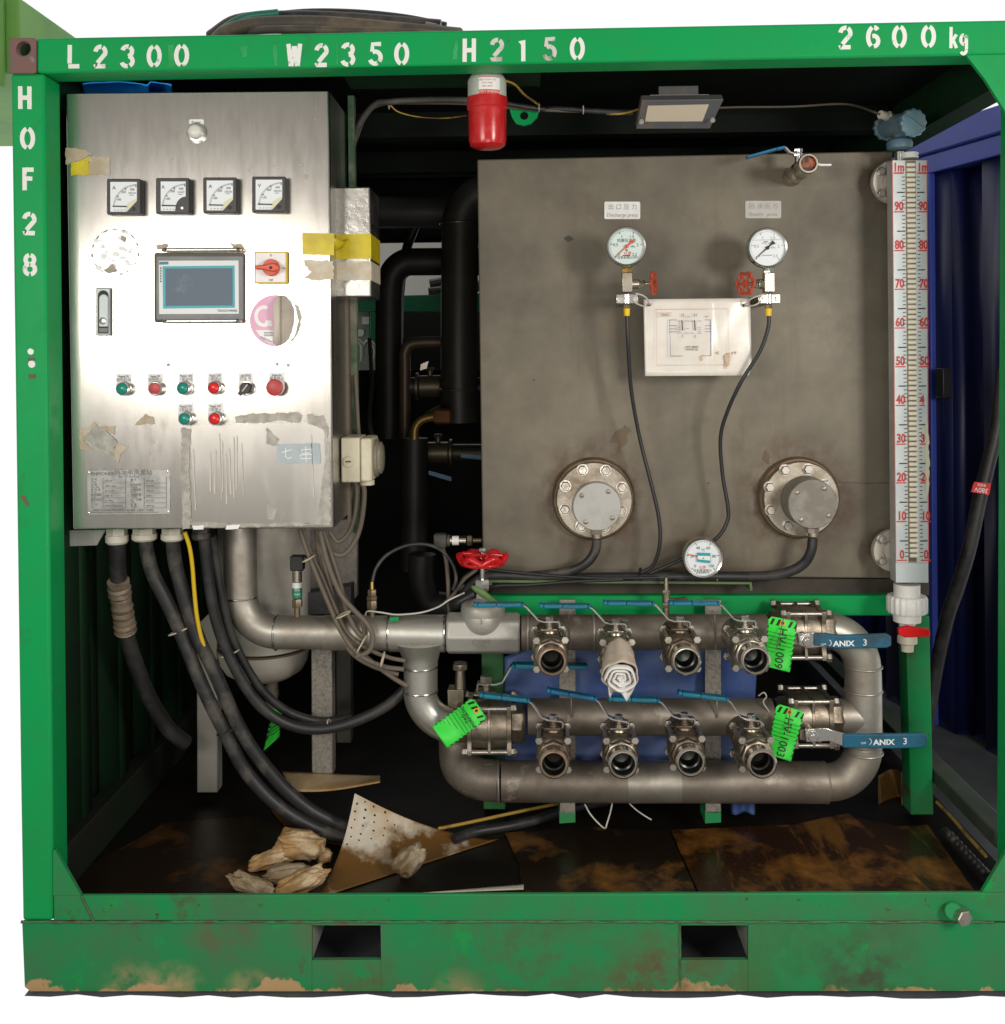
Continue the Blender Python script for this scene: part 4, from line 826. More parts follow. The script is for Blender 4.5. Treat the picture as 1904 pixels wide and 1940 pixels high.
# ---------------------------------------------------------------- gauges and their needle valves
def gauge(cx, cy, R, yf, label, dialm, needle, nums, a_n, green=True, tcolor='ink'):
    t = thing('pressure_gauge', label, 'gauge', P(cx, cy, yf), 'round dial gauges on the tank')
    r_ = R*S(yf); c = P(cx, cy, yf)
    q = MB(); q.lathe(c+Vector((0, .045, 0)), (0, -1, 0), [(r_*.80, 0), (r_*.92, .006), (r_*.93, .028), (r_*1.0, .032), (r_*1.0, .044), (r_*.96, .047), (r_*.885, .045), (r_*.875, .038)], 56, cap1=False); q.build('case', 'chrome', t)
    q = MB(); q.prism(circ(cx, cy, R*.885, 56), yf+.006, yf+.008); d = q.build('dial', dialm, t)
    yd = yf+.0055; q = MB(); Ri = R*.84
    for k in range(51):
        a = radians(225-k*270/50); l = .17 if k % 10 == 0 else .085
        q.ribbon([(cx+Ri*cos(a), cy-Ri*sin(a)), (cx+Ri*(1-l)*cos(a), cy-Ri*(1-l)*sin(a))], 1.1 if k % 10 == 0 else .5, yd, yd+.0003)
    for k, n_ in enumerate(nums):
        a = radians(225-k*270/(len(nums)-1)); q.text(n_, cx+Ri*.66*cos(a), cy-Ri*.66*sin(a), 5.6, yd-.0002)
    q.build('scale_print', 'ink' if green else 'inkgrey', d)
    a = radians(a_n)
    q = MB(); w_ = 1.5
    q.prism([(cx-sin(a)*w_-cos(a)*R*.34, cy-cos(a)*w_+sin(a)*R*.34), (cx+sin(a)*w_-cos(a)*R*.34, cy+cos(a)*w_+sin(a)*R*.34), (cx+sin(a)*w_*.3+cos(a)*Ri*.93, cy+cos(a)*w_*.3-sin(a)*Ri*.93), (cx-sin(a)*w_*.3+cos(a)*Ri*.93, cy-cos(a)*w_*.3-sin(a)*Ri*.93)], yd-.004, yd-.003)
    if tcolor != 't': q.prism([(cx-cos(a)*R*.16, cy+sin(a)*R*.16), (cx-cos(a)*R*.44-sin(a)*4.5, cy+sin(a)*R*.44-cos(a)*4.5), (cx-cos(a)*R*.44+sin(a)*4.5, cy+sin(a)*R*.44+cos(a)*4.5)], yd-.0045, yd-.0041)
    q.lathe(P(cx, cy, yd-.002), (0, -1, 0), [(.0045, 0), (.0045, .004), (.002, .005)], 16)
    q.build('pointer', needle, t)
    return t, c, r_, yd
g1, c1, r1, yd = gauge(1187, 467, 38, .30, 'dial gauge with a mint dial and red pointer, under the Discharge plate', 'dialgreen', 'redknob', ('0', '0.5', '1', '1.5', '2', '2.5'), 222)
q = MB(); q.text('抗震压力表', 1187, 455.5, 5, yd-.0003); q.text('MPa', 1199, 467, 3.6, yd-.0003); q.text('级', 1187, 474, 3.8, yd-.0003); q.text('仪表有限公司', 1187, 488, 4.2, yd-.0003); q.ribbon([(1180, 484), (1194, 484)], 1.6, yd-.0003, yd); q.build('lettering', 'ink', g1)
q = MB(); q.text('红旗', 1189, 480, 5, yd-.0003, rot=-.1); q.build('emblem', 'inkred', g1)
g2, c2, r2, yd2 = gauge(1454, 469.5, 38.5, .30, 'dial gauge with a white dial and black pointer, under the Return plate', 'dial', 'ink', ('0', '0.5', '1', '1.5', '2', '2.5'), 222, False)
q = MB(); q.ribbon([(1427, 455), (1480, 454)], .7, yd2-.0003, yd2); q.text('YTN-100', 1452, 461, 3.4, yd2-.0003); q.text('MPa', 1465, 469, 3.4, yd2-.0003); q.ribbon([(1444, 484), (1463, 483.5)], 1.6, yd2-.0003, yd2); q.build('lettering', 'inkgrey', g2)
q = MB(); q.ribbon([(1447, 458), (1455, 457.5)], 1.6, yd2-.0004, yd2); q.build('emblem', 'inkred', g2)
g3, c3, r3_, yd3 = gauge(1332, 1057, 38.5, .36, 'thermometer dial with a teal sticker across its face, low on the tank', 'dial', 'inkred', ('0', '20', '40', '60', '80', '100'), 166, True, 't')
q = MB(); q.prism([(1321, 1047), (1346, 1048), (1346, 1067), (1321, 1064)], yd3-.0062, yd3-.0056); st = q.build('teal_sticker', 'teal', g3)
q = MB(); q.prism([(1322, 1053), (1345.5, 1053.5), (1345.5, 1062), (1322, 1059.5)], yd3-.0070, yd3-.0064); q.build('white_strip', 'label', st)
q = MB(); q.text('℃', 1332, 1042, 4.6, yd3-.0003); q.text('双金属温度计', 1331, 1081, 4.2, yd3-.0003); q.text('仪表有限公司', 1331, 1085.5, 3, yd3-.0003); q.build('lettering', 'ink', g3)
q = MB(); q.text('红旗', 1331, 1075, 4.6, yd3-.0003, rot=-.1); q.build('emblem', 'inkred', g3)
q = MB(); c = P(1330, 1050, .40); q.cyl(c, (c.x, yt+.01, c.z), .013); q.lathe((c.x, yt-.03, c.z), (0, 1, 0), [(.02, 0), (.02, .03)], 6); q.build('stem', 'flange', g3)
def needle_valve(cx, ytop, side, brassy, label):
    yv = .325; t = thing('needle_valve', label, 'valve', P(cx, 535, yv), 'gauge needle valves')
    k = S(yv); z = lambda py: P(cx, py, yv)
    q = MB(); q.hexn(z(ytop+11), (0, 0, 1), .0145, 11*k); q.cyl(z(ytop+11), z(ytop+14), .010); q.build('coupling', 'brass' if brassy else 'chrome', t)
    a = z(517); b = z(554); q = MB(); q.box(a.x-.0135, a.x+.0135, yv-.013, yv+.013, b.z, a.z); q.build('block', 'valvebright', t, .002)
    dx = side; o = z(538)+Vector((dx*.0137, 0, 0))
    ax = Vector((dx, -.12, 0)).normalized() if side > 0 else Vector((dx, -.45, 0)).normalized()
    q = MB(); q.lathe(o, ax, [(.0125, 0), (.0125, .018), (.011, .020)], 20); q.hexn(o+ax*.0202, ax, .0105, .012); q.cyl(o+ax*.032, o+ax*.056, .0045); q.build('bonnet', 'valvebright', t)
    w = o+ax*.054; axw = (ax+Vector((0, -.25*1 if side > 0 else -.3, .0))).normalized(); u, v = perp(axw)
    q = MB(); R = .0265
    q.tube([w+u*(R*(1+.10*cos(6*2*pi*k_/48))*cos(2*pi*k_/48))+v*(R*(1+.10*cos(6*2*pi*k_/48))*sin(2*pi*k_/48)) for k_ in range(48)], .0042, 8, closed=True, sm=False)
    q.lathe(w-axw*.006, axw, [(.008, 0), (.008, .012)], 12)
    for s_ in range(6):
        an = 2*pi*s_/6; q.cyl(w, w+u*(R*1.05*cos(an))+v*(R*1.05*sin(an)), .003, n=8)
    q.build('handwheel', 'redrusty', t)
    cl = MB(); m_ = z(566.5); cl.box(m_.x-.028, m_.x+.028, yv-.011, yv-.005, m_.z-.012, m_.z+.012); cl.lathe(m_-Vector((0, 0, .0125)), (0, 0, 1), [(.0125, 0), (.0125, .025)], 20); cc_ = cl.build('pipe_clamp', 'chrome', t, .0015)
    for sx_ in (-.02, .02): q = MB(); q.lathe(m_+Vector((sx_, -.0112, 0)), (0, -1, 0), [(.0058, 0), (.0058, .0035), (.0035, .0036), (.0035, .001)], 16, cap1=True); q.build('clamp_screw', 'bolt', cc_)
    q = MB(); q.box(m_.x-.016, m_.x+.016, yv+.011, yt-.001, m_.z-.012, m_.z+.012); q.build('bracket', 'flange', t)
    q = MB(); q.hexn(z(584), (0, 0, 1), .0095, 8*k); q.build('nut', 'hex', t)
    q = MB(); q.cyl(z(584.5), z(598.5), .0085, .0075); q.build('cap', 'yellowcap', t)
needle_valve(1187.5, 506, 1, True, 'steel needle valve with red wheel on its right, under the red-pointer gauge')
needle_valve(1456, 508, -1, False, 'steel needle valve with red wheel on its left, under the black-pointer gauge')
hose('capillary_tube', [(1188, 597, .325), (1190, 650, .33), (1196, 740, .36), (1212, 830, .38), (1232, 910, .38), (1248, 980, .38), (1250, 1030, .38), (1238, 1070, .39), (1215, 1085, .40)], 3.6, 'wireblack', 'thin black tube hanging from the red-pointer gauge valve', 'tube', 'gauge capillary tubes')
hose('capillary_tube', [(1457, 597, .325), (1455, 622, .325), (1440, 665, .325), (1405, 722, .335), (1378, 780, .36), (1365, 830, .38), (1369, 900, .39), (1379, 960, .39), (1377, 990, .39), (1355, 1022, .39), (1300, 1055, .40), (1232, 1086, .40)], 3.6, 'wireblack', 'thin black tube hanging from the black-pointer gauge valve', 'tube', 'gauge capillary tubes')
# ---------------------------------------------------------------- laminated drawing
lsh = thing('laminated_drawing', 'laminated piping drawing tied between the two gauge valves', 'drawing')
ys = .355
def paper(u, v):
    x = 1219+u*203+v*3-.8*u; y = 567-u*2+v*145.5+v*u*.8
    bow = .006*sin(pi*u)+(.010 if 1 else 0)*max(0, 1-abs(u-.62)/.05)*.25
    if u > .93 and v > .9: x -= (u-.93)*(v-.9)*900
    return P(x, y, ys-bow-.003*sin(9*u+4*v))
q = MB(); q.grid(paper, 40, 16); q.build('sheet', 'paper', lsh, solid=.0012, sharp=60)
yp = ys-.012
q = MB()
for pts in ([(1243, 586), (1380, 585), (1381, 691), (1244, 692), (1243, 586)], [(1247, 593), (1272, 592.5), (1272, 598.5), (1247, 599), (1247, 593)]): q.ribbon(pts, .7, yp, yp+.0003)
q.build('border_print', 'inkorange', lsh)
q = MB()
def hl(x0, x1, y, w=.8): q.ribbon([(x0, y), (x1, y)], w, yp, yp+.0003)
for y in (606, 617, 623, 628.5): hl(1268, 1283, y); hl(1336, 1347, y)
q.ribbon([(1268.5, 606), (1270.5, 674.5)], .8, yp, yp+.0003); q.ribbon([(1346, 605.5), (1347, 674)], .8, yp, yp+.0003); hl(1270, 1294, 674.5); hl(1330, 1347, 674)
for x0 in (1284, 1298, 1308, 1322):
    for y in (608, 631): hl(x0, x0+7, y, .7)
hl(1301, 1307, 600); hl(1301, 1305, 622.5); hl(1336, 1341, 599.5, 1.2)
for y in (620, 624, 628): hl(1282, 1288, y, .6); hl(1323, 1328, y, .6)
q.build('line_print', 'inkblue', lsh)
q = MB()
for x in (1292, 1316):
    q.ribbon([(x, 607), (x+1, 626)], 2, yp, yp+.0003); q.ribbon([(x, 594), (x, 600)], .7, yp, yp+.0003); q.ribbon([(x+3, 594), (x+3, 600)], .7, yp, yp+.0003); q.ribbon([(x+1, 634), (x+1, 640)], .7, yp, yp+.0003)
q.text('HOF 28#02', 1311, 657, 3.6, yp); q.text('TEMP.FS.02', 1310, 662, 3.6, yp); q.text('A2B-028', 1259.5, 596, 3, yp)
q.build('lettering', 'ink', lsh)
dec('rust_spot', [[(1326, 675), (1331, 672), (1331, 682), (1327, 684)], [(1355, 668), (1360, 664), (1362, 672)], [(1374, 672), (1384, 668), (1381, 690), (1376, 700), (1374, 685)], [(1390, 667), (1396, 666), (1394, 672)]], 'paperstain', lsh, 1, yp+.001, 1.5, 3)
for x, y in ((1230, 577), (1411, 578)): q = MB(); q.prism(circ(x, y, 3, 12), yp-.001, yp+.012); q.build('punched_hole', 'ink', lsh)
for pts, lb in (([(1204, 556, .31), (1216, 559, .31), (1226, 566, .32), (1230, 577, .338)], 'white cable tie looped from the left corner of the drawing'), ([(1411, 578, .338), (1420, 568, .32), (1432, 562, .31), (1444, 560, .31)], 'white cable tie looped from the right corner of the drawing')):
    hose('cable_tie', pts, 1.6, 'wirewhite', lb, 'cable tie', 'ties holding the drawing')
hose('cable_tie', [(1201, 571, .31), (1208, 576, .31), (1218, 580, .33)], 1.6, 'wirewhite', 'lower white tie end behind the left edge of the drawing', 'cable tie', 'ties holding the drawing')
hose('cable_tie', [(1415, 580, .338), (1430, 578, .31), (1442, 571, .31)], 1.6, 'wirewhite', 'lower white tie end behind the right edge of the drawing', 'cable tie', 'ties holding the drawing')
# ---------------------------------------------------------------- level gauge
yl = .345
lg = thing('level_gauge', 'tall white level gauge with red numbers and ivory rollers', 'gauge')
q = MB(); q.prism([(1690, 303), (1757, 302.5), (1759.5, 1104), (1697, 1104)], yl+.004, yl+.045); q.build('channel', 'capwhite', lg, .002)
for x0, x1, x2, x3 in ((1691, 1715, 1698, 1718.5), (1735, 1756.5, 1737.5, 1758.5)):
    q = MB(); q.prism([(x0, 304), (x1, 304), (x2+ (x1-x0) - (1 if x0 < 1700 else 0), 1066), (x2-.5, 1066)], yl, yl+.0035); pl = q.build('scale_plate', 'scaleplate', lg)
xl = lambda py: 1690+7*(py-303)/801
q = MB(); qr = MB(); qi = MB()
for k in range(100):
    pc_ = 100-k; py = 328+k*7.337; base = xl(py)
    if pc_ % 10 == 0: continue
    l = 15 if pc_ % 5 == 0 else 5.5
    for a, b in ((base+24-l, base+24), (base+47, base+47+l*.92)): q.ribbon([(a, py), (b, py-.3)], 2.1 if pc_ % 5 == 0 else 1.4, yl-.0012, yl-.0006)
q.build('scale_marks', 'ink', lg)
for k, n_ in enumerate(('1m', '90', '80', '70', '60', '50', '40', '30', '20', '10', '0')):
    py = 328+k*73.37; base = xl(py)
    qq = MB(); qq.text(n_, base+12.5, py-11.5, 16, yl-.0013, wx=.74, bold=.03); qq.ribbon([(base+3, py), (base+22, py-.2)], 2.2 if k else 3, yl-.0012, yl-.0006); qq.build('number', 'inkred', lg)
    qq = MB(); qq.text(n_ if n_ != '40' else '4', base+(58 if n_ != '40' else 53), py-11.5, 16, yl-.0013, wx=.74, bold=.03); qq.ribbon([(base+48, py), (base+(67 if n_ != '40' else 58), py-.2)], 2.2 if k else 3, yl-.0012, yl-.0006); qq.build('number', 'inkred', lg)
q = MB()
for a, b in ((0, 1.3), (65.5, 67)): q.prism([(xl(304)+a, 304), (xl(304)+b, 304), (xl(1066)+b-(3.5 if a else 0), 1066), (xl(1066)+a-(3.5 if a else 0), 1066)], yl-.0010, yl-.0005)
q.build('red_edge', 'ledge', lg)
for a, py0, py1 in ((61, 805, 950),): dec('worn_patch', [[(xl(py0)+a-3, py0), (xl(py0)+a+3, py0-5), (xl(900)+66, 870), (xl(900)+64, 930), (xl(900)+60, py1)]], 'cornercream', lg, 1, yl-.0014, 1.5, 6)
n_r = 84
q = MB(); q.prism([(xl(305)+25, 305), (xl(305)+45, 305), (xl(1064)+43.5, 1064), (xl(1064)+23.5, 1064)], yl+.0005, yl+.003); q.build('slot_back', 'flangering', lg)
q = MB()
for k in range(78):
    py = 312+k*9.62; a = P(xl(py)+26.5, py, yl+.001); b = P(xl(py)+43.5, py-.2, yl+.001)
    q.lathe(a, b-a, [(.0028, 0), (.0050, .0012), (.0050, (b-a).length-.0012), (.0028, (b-a).length)], 14)
rl = q.build('roller_column', 'roller', lg)
q = MB(); q.rect(1722, 1134-8, 1740, 1137-8, yl-.006, yl-.0045); 
q = MB(); q.lathe(P(1723, 296, yl+.02)+Vector((0, 0, -.006)), (0, 0, 1), [(.022, 0), (.022, .004), (.0205, .005), (.0205, .008), (.022, .009), (.022, .014)], 24); q.build('top_cap', 'pvc', lg)
q = MB(); q.prism([(1697, 1066.5), (1758.5, 1066.5), (1759, 1104), (1697.5, 1104)], yl-.001, yl+.0035); q.build('bottom_block', 'scaleplate', lg, .001)
dv_ = thing('drain_valve', 'white plastic union valve with red lever below the level gauge', 'valve')
c = P(1718, 1106, yl+.022); k = S(yl+.022); ax = Vector((0, 0, -1))
q = MB(); q.lathe(c, ax, [(24*k, 0), (24*k, 26*k), (22*k, 28*k)], 28); q.build('upper_spigot', 'pvc', dv_)
q = MB(); nn = 20
def nutprof(mb, c, r, h, n):
    b = len(mb.v)
    for hh, rs in ((0, .93), (h*.12, 1), (h*.88, 1), (h, .93)):
        for i in range(n*4):
            a = 2*pi*i/(n*4); rr_ = r*rs*(1 if i % 4 < 2 else .95); mb.v.append(c+Vector((rr_*cos(a), rr_*sin(a), -hh)))
    m_ = n*4
    for j in range(3):
        for i in range(m_): mb.f.append((b+j*m_+i, b+j*m_+(i+1) % m_, b+(j+1)*m_+(i+1) % m_, b+(j+1)*m_+i))
    mb.f.append(tuple(range(b+m_-1, b-1, -1))); mb.f.append(tuple(range(b+3*m_, b+4*m_)))
nutprof(q, c+ax*(22*k), 37*k, 32*k, nn); q.build('union_nut', 'pvc', dv_, sharp=50)
q = MB(); q.lathe(c+ax*(54.5*k), ax, [(26*k, 0), (25*k, 16*k), (15*k, 20*k), (14*k, 26*k)], 28); q.build('body', 'pvc', dv_)
q = MB(); q.prism([(1703, 1191), (1720, 1187), (1762, 1192), (1763, 1207), (1715, 1208), (1703, 1203)], yl-.012, yl+.004); q.build('lever', 'redplastic', dv_, .003)
q = MB(); q.lathe(c+ax*(81*k), ax, [(13*k, 0), (13*k, 8*k), (18*k, 20*k), (18*k, 30*k), (12*k, 33*k), (11*k, 46*k)], 28); q.build('outlet', 'pvcold', dv_)
# ---------------------------------------------------------------- level transmitter
tr = thing('level_transmitter', 'blue-grey level transmitter with a cable gland on top of the gauge', 'transmitter')
a = P(1688, 240, .42); b = P(1725, 233.5, .33); ax = (b-a).normalized(); k = S(.35)
q = MB(); q.lathe(a-ax*.02, ax, [(.020, 0), (.028, .004), (.030, .03), (.030, (b-a).length)], 32); q.build('housing', 'transmit', tr)
q = MB()
def knurl(mb, c, ax, r, h, n=12):
    u, v = perp(ax); bb = len(mb.v); m_ = n*4
    for hh, rs in ((0, .95), (h*.15, 1), (h*.8, 1), (h, .9)):
        for i in range(m_): t_ = 2*pi*i/m_; r_ = r*rs*(1 if i % 4 < 2 else .93); mb.v.append(c+ax*hh+u*(r_*cos(t_))+v*(r_*sin(t_)))
    for j in range(3):
        for i in range(m_): mb.f.append((bb+j*m_+i, bb+j*m_+(i+1) % m_, bb+(j+1)*m_+(i+1) % m_, bb+(j+1)*m_+i))
    mb.f.append(tuple(range(bb+m_-1, bb-1, -1))); mb.f.append(tuple(range(bb+3*m_, bb+4*m_)))
knurl(q, a-ax*.034, ax, .034, .014); q.build('rear_cap', 'transmit', tr); q = MB(); knurl(q, b-ax*.001, ax, .036, .020); u_, v_ = perp(ax); e = b+ax*.019
q.cyl(e-u_*.022+v_*.014, e+u_*.022-v_*.014, .004, n=8); cp = q.build('screw_cap', 'transmitcap', tr)
q = MB(); g0 = P(1686, 222, .40); g1_ = P(1668, 217, .38); q.cyl(g0, g1_, .012, .0105); q.hexn(g0, g1_-g0, .0145, .012); q.build('cable_gland', 'gland', tr)
q = MB(); n0 = P(1704, 252, .37); q.lathe(n0, (0, 0, -1), [(.014, 0), (.016, .012), (.030, .020), (.033, .028), (.031, .040), (.020, .044)], 28); q.build('neck', 'transmit', tr)
q = MB(); s0 = P(1703.5, 288, .37); q.cyl(s0, s0-Vector((0, 0, .03)), .0115); q.build('stem', 'chrome', tr)
hose('transmitter_cable', [(1668, 217, .38), (1650, 210, .42), (1620, 200, .55), (1585, 197, .6), (1500, 202, .62), (1400, 203, .62), (1340, 205, .60)], 2.2, 'wirebrown', 'thin grey cable from the blue-grey transmitter to the floodlight', 'cable')
# ---------------------------------------------------------------- warning light, floodlight, conduits
wl = thing('warning_light', 'red warning light hanging dome down under the top beam', 'lamp')
k = S(.14); c = P(922.5, 148, .14); ax = Vector((0, 0, -1))
q = MB(); q.lathe(c, ax, [(30*k, -.006), (35*k, .004), (36.5*k, .010), (36.5*k, 38*k)], 40); q.build('base', 'lampbase', wl)
q = MB(); q.lathe(c+ax*(38.2*k), ax, [(38.5*k, 0), (38.5*k, 20*k), (36*k, 22*k), (35.5*k, 80*k), (33*k, 89*k), (26*k, 94*k), (8*k, 96*k), (1*k, 96.2*k)], 44); q.build('dome', 'redlamp', wl)
def onring(px0, py0, r):
    def f(u, v):
        a = u*k/r; return Vector((c.x+r*sin(a), c.y-r*cos(a), c.z-(v+20)*k))
    return f
q = MB(); ff = onring(0, 0, 36.8*k)
q.grid(lambda u, v: ff(-15+u*42, -13+v*30), 14, 2); lab = q.build('rating_label', 'label', wl)
q = MB(); ff2 = onring(0, 0, 37.0*k); q.grid(lambda u, v: ff2(-15+u*42, 10+v*7.5), 14, 1); q.grid(lambda u, v: ff2(-15+u*42, -13.5+v*1), 14, 1); q.build('red_band', 'inkred', lab)
q = MB(); ff3 = onring(0, 0, 37.3*k); q.text('WARNING LIGHT', 0, 0, 4.4, 0, mapf=lambda u, v: ff3(6-u*.95, 13.8-v)); q.build('lettering', 'label', lab)
q = MB(); 
for i, t_ in enumerate(('LTE-1101J AC220V', '50Hz  0.1A', 'LAMP 10W')): q.text(t_, 0, 0, 3, 0, mapf=lambda u, v, i=i: ff3(2-u, -8+i*6-v))
q.build('print', 'inkred', lab)
fl = thing('floodlight', 'grey rectangular floodlight with amber panel tilted down under the roof', 'lamp')
yf = .30
fT = Q((1216, 190, yf-.05), (1371, 188.5, yf-.05), (1345, 244, yf+.02), (1205, 244.5, yf+.02))
bk = [p+Vector((0, .022, .018)) for p in fT]
q = MB(); q.prism3(fT, bk); q.build('housing', 'flood', fl, .002)
gl = [fT[0].lerp(fT[1], .085).lerp(fT[3].lerp(fT[2], .10), .18), fT[0].lerp(fT[1], .84).lerp(fT[3].lerp(fT[2], .86), .15), fT[0].lerp(fT[1], .83).lerp(fT[3].lerp(fT[2], .86), .72), fT[0].lerp(fT[1], .085).lerp(fT[3].lerp(fT[2], .10), .72)]
nn_ = (fT[1]-fT[0]).cross(fT[3]-fT[0]).normalized(); nn_ = nn_ if nn_.y < 0 else -nn_
q = MB(); q.prism3([p+nn_*.002 for p in gl], [p+nn_*.0005 for p in gl]); q.build('led_panel', 'floodglass', fl)
tp = Q((1228, 190, yf-.03), (1346, 189, yf-.03)); q = MB(); q.prism3([tp[0], tp[1], tp[1]+Vector((-.002, 0, .014)), tp[0]+Vector((.004, 0, .014))], [p+Vector((0, .07, .014)) for p in (tp[0], tp[1], tp[1]+Vector((-.002, 0, .010)), tp[0]+Vector((.004, 0, .010)))]); q.build('driver_box', 'capwhite', fl, .003)
for x, y in ((1215, 229), (1350, 226)): q = MB(); q.lathe(P(x, y, yf-.02), nn_, [(.006, 0), (.006, .006)], 12); q.build('hinge_screw', 'capwhite', fl)
q = MB(); m0 = P(1290, 188, yf); q.box(m0.x-.05, m0.x+.05, yf+.04, yf+.055, m0.z, ztop-.05); q.build('bracket', 'flood', fl)
hose('conduit', [(668, 278, .36), (680, 238, .36), (708, 200, .34), (740, 193, .32), (820, 189, .32), (890, 190, .32), (930, 193, .32)], 6, 'wirebrown' if 0 else mat('dusty_conduit', (.07, .067, .06), .6, 0, (.045, .042, .038), 10), 'ribbed grey conduit running from behind the cabinet towards the warning light', 'conduit', None, 10, True, 30, lambda t, i: 1+.07*(1 if i % 2 else -1))
hose('conduit_wire', [(672, 270, .38), (690, 225, .38), (720, 198, .36), (800, 194, .35), (900, 196, .35), (980, 204, .35), (1040, 208, .35), (1190, 212, .36)], 4, 'wirebrown', 'second grey cable under the roof beside the ribbed conduit', 'cable')
hose('ribbed_cable', [(958, 196, .33), (1000, 203, .34), (1030, 207, .35), (1060, 206, .35), (1150, 212, .35), (1200, 214, .34)], 5, 'rubber', 'black ribbed cable leading from the warning light to the floodlight', 'cable', None, 10, True, 24, lambda t, i: 1+.06*(1 if i % 2 else -1))
hose('lamp_wire', [(740, 200, .32), (755, 212, .32), (790, 221, .32), (840, 224, .30), (884, 219, .2)], 1.3, 'wiredim', 'thin tan wire sagging from the conduit to the warning light', 'wire')
hose('lamp_wire', [(955, 152, .16), (975, 160, .2), (992, 178, .28), (1010, 191, .32), (1022, 200, .34)], 2.2, 'wiredim', 'thin tan wire from the top of the warning light to the black cable', 'wire')
hose('lamp_wire', [(1150, 216, .35), (1170, 216, .34), (1190, 213, .33), (1212, 206, .30)], 2, 'wiredim', 'thin tan wire entering the left side of the floodlight', 'wire')
ep = MB(); 
ringplate(ep, [(965, 206), (1022, 206), (1018, 222), (1006, 234), (992, 238), (978, 234), (970, 222)], 993, 219, 8, .36, .372)
ep.build('eye_plate', 'green', fr)
for x, y in ((737, 199), (1021, 204), (1105, 208)):
    q = MB(); q.torus(P(x, y, .34), (1, 0, 0), 8*S(.34), .0012, 18, 6); tag(q.build('cable_tie', 'tie'), {737: 'beige tie around the conduit near the cabinet', 1021: 'beige tie around the black cable beside the warning light', 1105: 'beige tie around the black cable near the floodlight'}[x], 'cable tie', 'ties on the roof cables')
# ================================================================== pipework
ym = .37; km = S(ym)
def pipe(mb, pts, rpx, k=8, n=32, y=ym): return mb.tube(Q(*[(p[0], p[1], p[2] if len(p) > 2 else y) for p in pts]), rpx*S(y), n, k)
def weld(mb, x, y, d, rpx, yy=ym): mb.torus(P(x, y, yy), d, rpx*S(yy), .0028, 36, 8)
def bend(x0, y0, x1, y1, x2, y2, n=7):
    """quarter bend through the corner x1,y1"""
    return [(x0+(x1-x0)*(sin(t*pi/2))+(x2-x1)*(1-cos(t*pi/2)), y0+(y1-y0)*(sin(t*pi/2))+(y2-y1)*(1-cos(t*pi/2))) for t in [i/n for i in range(n+1)]]
mp_ = thing('supply_pipe', 'stainless pipe dropping from behind the cabinet and running right to a tee', 'pipe')
q = MB(); pipe(q, [(455, 985), (455, 1060), (456, 1118)]+bend(456, 1125, 456, 1198, 530, 1198)+[(560, 1198), (620, 1198.5)], 31.5, 4); q.cyl(P(615, 1198.5, ym), P(844, 1200, ym), 33*km, n=36); q.build('pipe_run', 'pipe', mp_, sharp=60)
q = MB(); q.cyl(P(738, 1199, ym), P(842, 1200, ym), 35*km, n=36)
q.lathe(P(796, 1200, ym), (0, 0, -1), [(52*km, 14*km), (44*km, 26*km), (37*km, 38*km), (33.5*km, 52*km), (32.5*km, 72*km), (32*km, 112*km)], 36); q.build('tee', 'pipebright', mp_, sharp=50)
q = MB(); pipe(q, [(796, 1308)]+bend(796, 1312, 799, 1378, 876, 1378)+[(882, 1378)], 31.5, 4); q.build('elbow', 'pipebright', mp_, sharp=60)
for w_ in ((455.5, 1131, (0, 0, 1), 32), (524, 1198, (1, 0, 0), 32.5), (738, 1199, (1, 0, 0), 34.5), (843, 1200, (1, 0, 0), 34.5), (796, 1262, (0, 0, 1), 33), (797, 1308, (0, 0, 1), 32.5)): q = MB(); weld(q, *w_); q.build('weld_bead', 'chrome', mp_)
q = MB(); q.prism([(738, 1170), (755, 1169), (755, 1176), (738, 1177)], ym-35*km-.004+.012, ym-35*km+.0125); q.build('paint_dab', 'green', mp_)
# ---- globe valve with the red wheel
gv = thing('globe_valve', 'cast globe valve marked CF8M 200 with a red handwheel', 'valve')
q = MB(); k = km; a = P(846, 1199, ym); b = P(986, 1199, ym)
q.lathe(a, b-a, [(35*k, 0), (40*k, 4*k), (40*k, 134*k), (37*k, 140*k)], 8); q.build('body', 'castlight', gv, .004)
q = MB(); q.lathe(P(915, 1168, ym-.004), (0, 0, 1), [(37*k, -6*k), (41*k, 0), (42*k, 15*k), (40*k, 24*k), (36*k, 27*k), (10*k, 28*k)], 36); 
q.ball(P(915, 1172, ym-.006), 41*k, 28, 16, (1, 1.0, 1.0)); q.build('bonnet', 'castlight', gv, sharp=50)
zz = lambda py: P(914, py, ym-.004)
q = MB(); q.hexn(zz(1142), (0, 0, 1), 12.5*k, 19*k); q.cyl(zz(1124), zz(1117), 9*k); q.hexn(zz(1118), (0, 0, 1), 14.5*k, 21*k); q.build('gland_nut', 'chrome', gv)
q = MB(); q.cyl(zz(1098), zz(1040), 4.8*k); q.hexn(zz(1046), (0, 0, 1), 6.5*k, 8*k); q.build('stem', 'chrome', gv)
hw = MB(); cW = zz(1056); R = 42*k; n_ = 72
ring = []
for i in range(n_):
    a_ = 2*pi*i/n_+.26; lob = cos(6*a_); r_ = R*(1+.05*lob); ring.append(cW+Vector((r_*cos(a_), r_*sin(a_), (5.5*lob-2)*k)))
hw.tube(ring, 6.4*k, 10, closed=True, sm=False)
hw.lathe(cW+Vector((0, 0, -6*k)), (0, 0, 1), [(10*k, 0), (10*k, 12*k), (7*k, 14*k)], 18)
